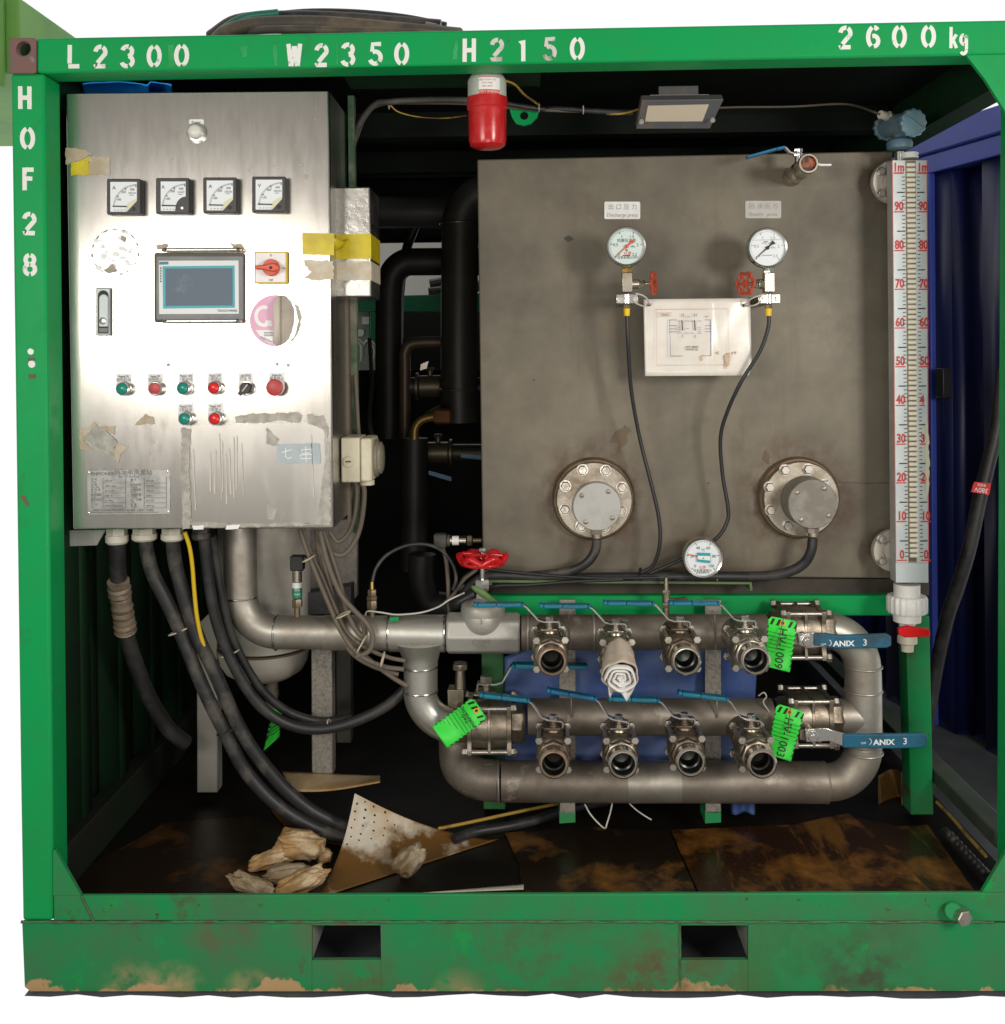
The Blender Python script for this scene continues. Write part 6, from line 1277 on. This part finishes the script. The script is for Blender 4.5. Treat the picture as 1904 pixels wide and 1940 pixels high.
hose('capillary_tube', [(705, 1104, .37), (712, 1078, .38), (730, 1054, .39), (757, 1038, .40), (785, 1031, .41), (815, 1033, .42), (840, 1046, .42), (858, 1070, .42), (864, 1096, .42), (858, 1118, .42)], 3.4, 'rubberdusty', 'dark tube arching from the brass-tipped fitting to the right', 'tube', 'gauge capillary tubes')
hose('sensor_lead', [(838, 1037, .52), (845, 1060, .5), (848, 1090, .48), (850, 1130, .46), (851, 1160, .45)], 4, 'wirebrown', 'dusty brown lead dropping from the sideways sensor', 'cable')
hose('white_wire', [(692, 1165, .36), (697, 1158, .35), (720, 1160, .34), (745, 1164, .34), (765, 1164, .34), (800, 1160, .35), (830, 1150, .36), (852, 1136, .37), (880, 1123, .38)], 1.7, 'wirewhite', 'thin white wire running along the top of the tee', 'wire')
# cables sweeping along the tank foot
for pts, r_, m, lb in (
    ([(862, 1160, .46), (870, 1140, .45), (893, 1108, .43), (930, 1090, .42), (1000, 1092, .42), (1080, 1094, .42), (1180, 1093, .42), (1290, 1094, .42)], 9, 'rubber', 'thick black cable lying along the tray behind the red handwheel'),
    ([(1131, 1022, .40), (1127, 1045, .40), (1112, 1066, .40), (1085, 1080, .41), (1040, 1088, .42), (960, 1098, .43), (880, 1130, .45)], 9, 'rubberdusty', 'dusty black cable curving down from the left heater cap'),
    ([(1540, 1020, .37), (1536, 1046, .37), (1522, 1068, .38), (1495, 1083, .39), (1455, 1091, .40), (1400, 1092, .41), (1290, 1092, .41), (1200, 1096, .42)], 9.5, 'rubber', 'black cable curving down from the right heater cap'),
    ([(900, 1075, .40), (960, 1082, .40), (1040, 1090, .40), (1130, 1095, .40), (1200, 1095, .40), (1300, 1093, .41)], 3, 'wireblack', 'thin black wire stretched along the tray'),
    ([(866, 1170, .45), (890, 1140, .42), (930, 1112, .40), (1000, 1108, .40), (1080, 1102, .40), (1180, 1098, .40)], 3.4, 'wireblack', 'thin black wire hanging just under the tray edge'),
    ([(905, 1078, .43), (880, 1098, .43), (860, 1125, .44), (843, 1142, .45), (853, 1132, .45), (880, 1108, .44)], 3.2, 'wirebrown', 'brown wire doubled back left of the red handwheel'),
    ([(900, 1080, .44), (875, 1100, .44), (858, 1140, .45)], 4, 'rubberdusty', 'dark cable slanting down left of the red handwheel'),
    ([(858, 1150, .43), (872, 1140, .42), (900, 1125, .42)], 12, 'rubber', 'fat black cable stub beside the globe valve')):
    hose('cable', pts, r_, m, lb, 'cable', 'cables along the tank foot')
for x, y in ((1213, 1085), (1125+232, 1088)):
    q = MB(); q.torus(P(x, y+8, .415), (1, 0, 0), 11*S(.41), .0018, 20, 6); q.cyl(P(x, y-2, .405), P(x, y-8, .40), .004, n=8); tag(q.build('cable_tie', 'black' if x < 1300 else 'wiredim'), 'black tie around the cables under the left gauge tube' if x < 1300 else 'grimy tie around the cables right of the thermometer', 'cable tie', 'ties on the tank foot cables')
# ---------------------------------------------------------------- power hoses hanging below the cabinet
def z1(x, y): return (x/2.793, 947+y/2.793)
def z2_(x, y): return (x/2.793, 1409+y/2.793)
def lin(pts, ya, yb):
    n = len(pts)-1; return [(p[0], p[1], ya+(yb-ya)*i/n) for i, p in enumerate(pts)]
HG = 'thick power cables hanging below the cabinet'
h1 = lin([z1(*p) for p in ((620, 215), (622, 330), (632, 470), (648, 600), (672, 720), (712, 850), (765, 990), (825, 1110), (900, 1220), (985, 1288))], .22, .50)
hose('power_cable', h1, 15, 'rubber', 'thickest black cable at the far left, bandaged with brown plastic wrap', 'cable', HG, 16)
w_ = [P(*p) for p in lin([z1(*p) for p in ((626, 430), (634, 490), (645, 560), (656, 630), (664, 690))], .262, .335)]
q = MB(); q.tube(w_, 20*S(.3), 18, 10, rf=lambda t, i: .94+.11*random.random()+.05*sin(i*1.3)); tag(q.build('plastic_wrap', 'tapewrap', sharp=30), 'brown plastic bandage wound round the far left cable', 'wrap')
h2_ = lin([z1(*p) for p in ((768, 205), (780, 290), (812, 400), (868, 510), (925, 630), (975, 750), (1035, 900), (1105, 1060), (1175, 1200), (1235, 1320))]+[z2_(*p) for p in ((1290, 130), (1400, 262), (1520, 362), (1680, 450), (1830, 500), (1990, 520))], .22, .36)
hose('power_cable', h2_, 13, 'rubberdusty', 'black cable under the second gland, the lower of the tied pair', 'cable', HG, 16)
h3_ = lin([z1(*p) for p in ((913, 205), (925, 320), (955, 450), (1000, 600), (1060, 755), (1130, 900), (1195, 1050), (1255, 1180), (1330, 1310), (1425, 1435))]+[z2_(*p) for p in ((1530, 258), (1660, 360), (1820, 432), (2000, 470))], .22, .38)
hose('power_cable', h3_, 13, 'rubberdusty', 'black cable under the third gland, the upper of the tied pair', 'cable', HG, 16)
hose('power_cable', lin([z1(*p) for p in ((1078, 200), (1092, 330), (1115, 500), (1150, 660), (1210, 820), (1300, 990), (1400, 1110), (1520, 1185), (1650, 1212), (1780, 1200), (1920, 1155), (2060, 1080), (2160, 980), (2240, 850))], .24, .42), 10.5, 'rubber', 'black cable swinging in a U to the right, the lower of its pair', 'cable', HG, 14)
hose('power_cable', lin([z1(*p) for p in ((1118, 190), (1140, 320), (1175, 520), (1215, 690), (1285, 850), (1380, 1000), (1490, 1100), (1600, 1152), (1720, 1172), (1860, 1150))], .26, .44), 8.5, 'rubber', 'thinner black cable swinging in a U, the upper of its pair', 'cable', HG, 14)
hose('earth_wire', lin([z1(*p) for p in ((978, 170), (1003, 250), (1018, 350), (1028, 480), (1040, 600), (1056, 690), (1075, 760), (1100, 830))], .20, .27), 4, 'wireyellow', 'bright yellow earth wire hanging beside the third cable', 'wire')
def tie_around(pa, pb, r_, lb, m='tie'):
    a, b = P(*pa), P(*pb); d = b-a; u = d.normalized(); c = (a+b)/2; R_ = d.length/2; e = Vector((0, 1, 0))
    q = MB(); q.tube([c+u*(R_*cos(t))+e*(r_*sin(t)) for t in [2*pi*i/28 for i in range(28)]], .0022, 6, closed=True, sm=False)
    tag(q.build('cable_tie', m), lb, 'cable tie', 'ties on the power cables')
a = z1(895, 715); b = z1(1036, 655); tie_around((*a, .265), (*b, .28), .024, 'beige tie high on the tied pair of power cables')
a = z1(1150, 1240); b = z1(1285, 1180); tie_around((*a, .30), (*b, .31), .024, 'black tie low on the pair of power cables', 'black')
a = z1(1170, 830); b = z1(1262, 795); tie_around((*a, .305), (*b, .32), .02, 'beige tie where the U-shaped cables come together')
a = z1(1735, 1165); b = z1(1755, 1225); tie_around((*a, .37), (*b, .38), .02, 'beige tie at the foot of the U-shaped cables')
# grey instrument cables off the cabinet's lower right corner
BG = 'dusty grey instrument cables'
runs = [([(568, 1003), (580, 1040), (600, 1090), (625, 1150), (648, 1200), (680, 1240), (725, 1262), (765, 1268)], 4.4, 'first grey cable of the bundle, leftmost where it leaves the cabinet'),
        ([(574, 1003), (588, 1045), (612, 1095), (634, 1150), (655, 1195), (690, 1226), (735, 1245), (768, 1252)], 4, 'grey cable of the bundle running just right of the leftmost one'),
        ([(602, 1006), (612, 1060), (628, 1120), (645, 1170), (668, 1216), (700, 1250), (745, 1284), (772, 1300)], 4.6, 'lowest grey cable of the bundle where it bends under the pipe'),
        ([(606, 1006), (622, 1070), (645, 1125), (670, 1155), (694, 1180), (706, 1205), (700, 1232), (676, 1244)], 5, 'grey ribbed cable curling back round the pipe beside the fitting'),
        ([(612, 1006), (640, 1090), (655, 1150), (672, 1190), (688, 1206), (690, 1190), (684, 1176)], 5, 'grey cable ending in a small hook on the pipe'),
        ([(598, 1004), (606, 1060), (622, 1130), (640, 1190), (665, 1236), (705, 1262), (755, 1278)], 4, 'grey cable in the middle of the bundle')]
for i, (pts, r_, lb) in enumerate(runs):
    n_ = len(pts); hose('instrument_cable', [(p[0], p[1], .30+.02*((i*7) % 3)-.0*j) for j, p in enumerate(pts)], r_, 'wirebrown', lb, 'cable', BG)
for (pts, r_, lb) in (([(600, 1006), (612, 1030), (635, 1050), (655, 1048), (675, 1020), (686, 980), (690, 930), (682, 905), (678, 860)], 5, 'outer grey cable loop rising beside the cream box'),
                      ([(625, 1008), (640, 1026), (660, 1010), (672, 975), (676, 930), (672, 912)], 4.5, 'middle grey cable loop beside the cabinet edge'),
                      ([(634, 990), (650, 975), (662, 945), (662, 915)], 5, 'inner grey cable loop against the cabinet edge'),
                      ([(673, 710, ), (676, 760), (678, 800), (680, 828)], 4, 'grey ribbed cable above the cream box')):
    hose('instrument_cable', [(p[0], p[1], .33) for p in pts], r_, 'wirebrown', lb, 'cable', BG)
for pa, pb, lb in (((574, 1064, .285), (596, 1052, .30), 'beige tie high on the grey instrument cables'), ((638, 1170, .285), (664, 1158, .30), 'beige tie where the grey cables reach the pipe'), ((676, 1236, .285), (694, 1204, .30), 'beige tie beside the hook of the grey cables'), ((722, 1262, .285), (728, 1236, .30), 'beige tie at the lower end of the grey cables')):
    tie_around(pa, pb, .02, lb)
# ---------------------------------------------------------------- dark plant in the gap
def dpipe(pts, r_, label, m='blacklag', name='lagged_pipe', grp='dark pipes in the gap'):
    return tag(MB().tube(Q(*pts), r_*S(pts[0][2]), 22, 6).build(name, m, sharp=60), label, 'pipe', grp)
dpipe([(870, 800, 1.15), (870, 600, 1.15), (872, 440, 1.15), (878, 400, 1.15), (900, 372, 1.15), (950, 360, 1.15)], 35, 'thick black lagged pipe rising just left of the tank and bending right', mat('lagging_brown', (.034, .031, .025), .45, 0, (.05, .045, .036), 5))
q = MB(); q.cyl(P(846, 423, 1.0), P(892, 422.5, 1.0), 0.0001); 
for y in (424, 738): q = MB(); q.torus(P(870, y, 1.15), (0, 0, 1), 35.5*S(1.15), .004, 40, 8); tag(q.build('weld_band', 'valve'), ('upper' if y < 500 else 'lower')+' bare metal weld band on the thick black pipe', 'band', 'weld bands')
dpipe([(737, 830, 1.5), (737, 620, 1.5), (738, 555, 1.5), (744, 520, 1.5), (765, 499, 1.5), (800, 496, 1.5), (940, 496, 1.5)], 26, 'black pipe bending right in front of the bright gap')
dpipe([(790, 420, 1.9), (768, 480, 1.9), (757, 560, 1.9), (755, 640, 1.9)], 9, 'slim black hose slanting across the bright gap', 'rubber')
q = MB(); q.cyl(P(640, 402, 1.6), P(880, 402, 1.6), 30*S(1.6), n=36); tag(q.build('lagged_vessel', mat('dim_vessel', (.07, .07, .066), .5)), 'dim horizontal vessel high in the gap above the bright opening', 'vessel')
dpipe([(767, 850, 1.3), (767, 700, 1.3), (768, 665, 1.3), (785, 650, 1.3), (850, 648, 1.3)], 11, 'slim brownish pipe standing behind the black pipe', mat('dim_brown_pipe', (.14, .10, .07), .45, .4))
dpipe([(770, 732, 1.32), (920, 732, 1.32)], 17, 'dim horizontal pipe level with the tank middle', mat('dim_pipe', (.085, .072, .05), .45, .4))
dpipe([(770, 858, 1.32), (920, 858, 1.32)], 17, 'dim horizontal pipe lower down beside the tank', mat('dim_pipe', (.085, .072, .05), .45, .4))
dpipe([(785, 1080, 1.1), (785, 830, 1.1)], 26, 'black standing pipe below the brass elbow')
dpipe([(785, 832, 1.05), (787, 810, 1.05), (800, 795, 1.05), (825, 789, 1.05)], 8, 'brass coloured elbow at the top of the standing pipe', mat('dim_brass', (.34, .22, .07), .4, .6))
dpipe([(800, 1050, 1.0), (800, 1100, 1.0), (815, 1140, 1.0), (850, 1150, 1.0)], 26, 'black elbow low behind the arching tube')
for i, pts in enumerate(([(812, 893, 1.0), (855, 905, 1.0)], [(873, 861, 1.1), (912, 864, 1.1)], [(876, 727, 1.2), (912, 733, 1.2)])):
    a, b = P(*pts[0]), P(*pts[1]); q = MB(); q.prism3([a, b, b-Vector((0, 0, .012)), a-Vector((0, 0, .010))], [p+Vector((0, .02, 0)) for p in (a, b, b-Vector((0, 0, .012)), a-Vector((0, 0, .010)))])
    tag(q.build('valve_lever', 'bluegrip'), ['thin blue lever hanging low in the dark gap', 'blue lever touching the tank edge, middle one in the gap', 'blue lever touching the tank edge, highest in the gap'][i], 'lever', 'blue levers in the gap')
for cx, cy, y_, lb in ((815, 732, 1.28, 'dim flanged valve body in the gap, level with the tank middle'), (830, 858, 1.28, 'dim flanged valve body in the gap, beside the blue levers')):
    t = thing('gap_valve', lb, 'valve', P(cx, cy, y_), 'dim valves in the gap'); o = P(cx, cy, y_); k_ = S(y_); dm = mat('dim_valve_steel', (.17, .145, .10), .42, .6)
    q = MB(); q.lathe(o-Vector((22*k_, 0, 0)), (1, 0, 0), [(17*k_, 0), (21*k_, 3*k_), (21*k_, 41*k_), (17*k_, 44*k_)], 24); q.build('body', dm, t)
    for e_ in (-1, 1): q = MB(); q.lathe(o+Vector((e_*22*k_, 0, 0)), (e_, 0, 0), [(26*k_, 0), (26*k_, 5*k_)], 20); q.build('end_flange', dm, t)
    q = MB(); q.cyl(o+Vector((0, 0, 18*k_)), o+Vector((0, 0, 34*k_)), 5*k_); q.hexn(o+Vector((0, 0, 30*k_)), (0, 0, 1), 9*k_, 6*k_); q.build('stem', dm, t)
q = MB(); a_ = P(808, 678, 1.3); q.prism([(797, 690), (812, 684), (808, 698), (796, 702)], 1.25, 1.26); tag(q.build('lever_end', 'valvebright'), 'short bare metal lever end catching light in the gap', 'lever')
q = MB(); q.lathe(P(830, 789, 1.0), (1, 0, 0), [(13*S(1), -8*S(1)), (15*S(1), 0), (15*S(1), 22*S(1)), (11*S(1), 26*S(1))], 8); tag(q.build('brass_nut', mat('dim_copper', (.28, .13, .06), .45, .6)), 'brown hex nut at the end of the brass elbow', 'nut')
for pts, r_, lb in (([(700, 640, 1.9), (704, 720, 1.9), (700, 800, 1.9), (712, 850, 1.9)], 4, 'grey cable hanging behind the cream box in the gap'), ([(770, 830, 1.2), (800, 790, 1.15), (835, 768, 1.15), (870, 760, 1.2)], 3, 'thin brown wire arching over the brass elbow'), ([(772, 840, 1.2), (796, 800, 1.15), (830, 776, 1.15), (868, 770, 1.2)], 2.4, 'second thin wire arching over the brass elbow')): hose('gap_wire', pts, r_, 'wirebrown', lb, 'cable', 'wires in the gap')
# ---------------------------------------------------------------- tarpaulin behind the valves
tp_ = MB()
def tarpf(u, v):
    x = 956+u*(480-4*v*3); y = 1222+v*230
    d = yt-.008-.012*(.5+.5*sin(17*u+3*sin(5*v)))-.010*sin(6*v+2*u)
    if u < .12: y += (0.12-u)*260*(1-v)*.7
    return P(x, y, d)
tp_.grid(tarpf, 60, 26)
tag(tp_.build('tarpaulin', 'tarp', solid=.002, sharp=80), 'blue tarpaulin hanging behind the ball valves', 'tarpaulin')
tp2 = MB(); tp2.grid(lambda u, v: P(1384+u*46, 1515+v*26+3*sin(8*u), .45-.01*sin(9*u)), 10, 5); tag(tp2.build('tarpaulin_end', 'tarp', solid=.002, sharp=80), 'short blue cloth end hanging below the bottom pipe', 'tarpaulin')
# ---------------------------------------------------------------- floor: soaked pads, cloths, loose cables
def fl_pt(px, py, h=0.0):
    d = f2*F + r3*(px-CX) - u3*(py-CY); t = (zfl+h-CAM.z)/d.z; return CAM+d*t
def pad(name, pts, m, label, h=.004, cat='pad', amp=1.0, step=16, cur=None):
    poly = jag(pts, amp, step); q = MB(); top = [fl_pt(x, y, h) for x, y in poly]
    n = len(top); q.add(top+[p-Vector((0, 0, .003)) for p in top], [tuple(range(n)), tuple(range(2*n-1, n-1, -1))]+[(i, n+i, n+(i+1) % n, (i+1) % n) for i in range(n)])
    return tag(q.build(name, m), label, cat, 'absorbent pads on the floor')
zsb = 1702
pad('absorbent_pad', [(1270, 1572), (1500, 1562), (1608, 1540), (1660, 1585), (1780, 1704), (1330, 1704)], 'pad', 'large brown soaked pad on the floor right of centre', .006)
pad('absorbent_pad', [(1620, 1548), (1700, 1566), (1758, 1563), (1858, 1704), (1740, 1704)], 'pad', 'brown soaked pad at the far right of the floor', .004)
pad('absorbent_pad', [(957, 1578), (1110, 1566), (1268, 1574), (1326, 1704), (990, 1704), (985, 1640)], mat('black_soaked_pad', (.013, .008, .004), .33, 0, (.22, .095, .016), 4, .52, .68, .45, .35, 60), 'nearly black soaked pad in the middle of the floor', .005)
pad('absorbent_pad', [(135, 1655), (230, 1606), (310, 1560), (480, 1545), (600, 1590), (640, 1704), (140, 1704)], mat('black_soaked_pad', (.014, .008, .004), .36, 0, (.12, .052, .012), 4, .54, .72, .45, .3, 50), 'black soaked pad along the left of the floor', .003)
pad('absorbent_pad', [(515, 1535), (560, 1545), (620, 1570), (650, 1600), (590, 1590), (535, 1560)], 'pad', 'small wet brown pad patch behind the cloths', .006)
fp = thing('flap_pad', 'stiff pad with a raised pale corner dotted with black holes, curling off the floor', 'pad', group='absorbent pads on the floor')
A_, B_, C_ = P(672, 1503, .30), fl_pt(945, 1592), fl_pt(602, 1704)
def flap(u, v):
    # u from apex to base edge, v across
    base = C_.lerp(B_, v); p = A_.lerp(base, u); p = p+Vector((0, .05*sin(pi*u)*(1-v*.5), -.035*sin(pi*u)))
    if p.z < zfl+.003: p.z = zfl+.003
    return p
q = MB(); q.grid(flap, 30, 26); q.build('curled_sheet', 'flap', fp, solid=.002, sharp=80)
q = MB()
for i in range(6):
    for j in range(2+i):
        u, v = .09+i*.075+random.uniform(-.01, .01), (j+.5)/(2+i)+random.uniform(-.02, .02)
        if v > .8 and i > 2: continue
        c = flap(u, v)+Vector((0, -.0018, .0004)); q.ball(c, random.uniform(.0022, .0034), 8, 5, (1, .35, 1))
q.build('dot_print', 'ink', fp)
bk_ = MB(); bk_.grid(lambda u, v: P(535+u*185-v*40*(1-u)*-.4, 1462+u*8+v*(36+12*sin(2.6*u))*(1-.72*u), .47-.10*v), 18, 8); tag(bk_.build('absorbent_pad', 'padlight', solid=.003, sharp=80), 'tan pad edge propped against the speckled post', 'pad', 'absorbent pads on the floor')
fs = MB(); fs.grid(lambda u, v: fl_pt(800+u*192, 1692-u*16+v*(3+9*u), .018+.004*u)+Vector((0, 0, .004*v)), 12, 3); tag(fs.build('absorbent_pad', 'paddry', solid=.002), 'narrow pale pad strip lying along the front sill', 'pad', 'absorbent pads on the floor')
cu = MB()
def curl(u, v): return P(1664+u*44+(v*24)*sin(pi*u), 1470+u*8-18*sin(2.2*u)+v*(95-20*u), .62-.06*v+.05*sin(3*u))
cu.grid(curl, 14, 14); tag(cu.build('absorbent_pad', 'padwet', solid=.003, sharp=80), 'curled wet pad behind the right return bend', 'pad', 'absorbent pads on the floor')
def cloth(cx, cy, w, h, rot, m, label, seed, lift=0, sq=1.0):
    rnd = random.Random(seed); ph = [rnd.uniform(0, 6.28) for _ in range(10)]; k = S(.16)
    base = fl_pt(cx, cy+h*.5); cz = zfl+h*.5*k+lift; o = Vector((base.x, base.y, cz))
    off = Vector((seed*3.7, seed*1.3, seed*2.1))
    RD = Matrix.Rotation(seed*1.7, 3, Vector((.3, .5, .8)).normalized())
    def fn(d0):
        d = RD @ d0
        n1 = mnoise.noise(d*1.1+off); a = math.atan2(d.z, d.y); n2 = mnoise.noise(d*1.9+off*1.4); n3 = mnoise.noise(d*3.1+off*.8)
        tw = Vector((d.x*1.0+.5*n1, d.y*1.7, d.z*1.7+.6*d.x)); rg_ = lambda sc, o_: max(0, 1-abs(mnoise.noise(tw*sc+off*o_))*2.6)
        f1, f2, e = rg_(.70, 1.9), rg_(1.15, .7), max(0, abs(d0.x)-.5)
        return .90+.34*n1+.17*f1**1.4+.08*f2**1.3+.07*n3+.10*n2-.10*e
    q = MB(); q.ball((0, 0, 0), 1, 80, 60, fn=fn)
    R_ = Matrix.Rotation(rot, 3, 'Y')
    for i, v in enumerate(q.v):
        s_ = Vector((math.copysign(abs(v.x)**.78, v.x)*w*.5*k, v.y*h*.6*k, v.z*h*.5*k)); s_ = R_ @ s_; p = o+s_
        if p.z < zfl+.004+lift*.5: p.z = zfl+.004+lift*.5
        q.v[i] = p
    tag(q.build('crumpled_cloth', m, sharp=70), label, 'cloth', 'crumpled oily cloths on the floor')
cloth(570, 1614, 100, 50, .10, 'glove', 'crumpled tan cloth with a folded top, highest of the heap', 3, .02)
cloth(512, 1628, 92, 36, -.25, 'glove', 'crumpled tan cloth at the back left of the heap', 5)
cloth(546, 1655, 104, 36, -.15, 'glovegrey', 'greyish cloth roll in the middle of the heap', 8)
cloth(480, 1680, 98, 32, .42, 'glovegrey', 'greyish cloth roll at the front left of the heap', 12)
cloth(571, 1672, 112, 38, -.42, 'glove', 'pale tan cloth roll at the front right of the heap', 21)
cloth(614, 1622, 34, 26, 0, 'glove', 'small tan cloth end at the right of the heap', 30)
cloth(778, 1640, 74, 46, -.95, 'glovegrey', 'single crumpled cloth lying on the wet pad alone', 17, .012)
def fhose(name, pts, rpx, m, label, cat='cable', h=.02, grp=None):
    return tag(MB().tube([fl_pt(x, y, h) for x, y in pts], rpx*S(.4), 12, 6).build(name, m, sharp=60), label, cat, grp)
fhose('floor_cable', [(860, 1590), (900, 1576), (960, 1566), (1020, 1552), (1080, 1532), (1150, 1518)], 9, 'rubber', 'glossy black cable on the floor under the bottom pipe', h=.02)
fhose('floor_wire', [(830, 1570), (880, 1560), (940, 1547), (1000, 1534), (1060, 1522)], 3.2, 'wiredim', 'grimy yellow wire on the floor beside the black cable', h=.03)
fhose('edge_wire', [(1775, 1520), (1800, 1545), (1830, 1580), (1868, 1622)], 3, 'wiredim', 'grimy yellow wire along the right floor rail', h=.05)
dc = MB()
for i in range(9): c = fl_pt(1800+i*8, 1582+i*8.6, .03); dc.ball(c, .011, 10, 6)
dc.tube([fl_pt(1790, 1575, .02), fl_pt(1830, 1618, .02), fl_pt(1872, 1660, .02)], .012, 8)
tag(dc.build('beaded_chain', 'connector'), 'dark greasy chain lying along the right floor rail', 'chain')
ss = [fl_pt(1103, 1528, .06), P(1118, 1548, .40), P(1140, 1570, .38), P(1147, 1575, .38)]
hose('twine', [(1108, 1524, .37), (1118, 1542, .35), (1134, 1560, .34), (1146, 1569, .33), (1150, 1560, .33), (1156, 1540, .35), (1160, 1522, .37)], 1.6, 'wirewhite', 'white twine knotted in a V under the bottom pipe', 'string', None, 6)
hose('twine_end', [(1192, 1522, .36), (1205, 1534, .35), (1222, 1546, .34), (1234, 1553, .34)], 1.3, 'wirewhite', 'loose white twine end right of the knotted V', 'string', None, 6)
hose('wire_hook', [(1437, 1318, .34), (1447, 1312, .33), (1452, 1320, .33), (1446, 1330, .33), (1455, 1345, .33), (1468, 1362, .34)], 1.4, 'wirewhite', 'thin white wire curl between the two right flanged valves', 'wire', None, 6)
# black cable with red voltage label in front of the blue container
vc = thing('hanging_cable', 'black cable with an upside-down red 380V label at the right edge', 'cable')
MB().tube(Q((1900, 700, .9), (1890, 800, .9), (1872, 880, .9), (1855, 950, .9), (1836, 1040, .9), (1815, 1110, .92), (1795, 1170, .95), (1775, 1260, 1.0), (1752, 1400, 1.0), (1735, 1500, 1.0)), 13*S(.9), 12).build('cable', 'rubber', vc, sharp=60)
q = MB(); q.prism([(1846, 913), (1878, 916), (1874, 938), (1840, 932)], .872, .878); rl_ = q.build('red_label', 'reflabel', vc)
q = MB(); q.text('380V', 1859, 929, 9, .8712, rot=pi+.14); q.text('电源线', 1860, 919, 4, .8712, rot=pi+.14); q.build('lettering', 'label', rl_)
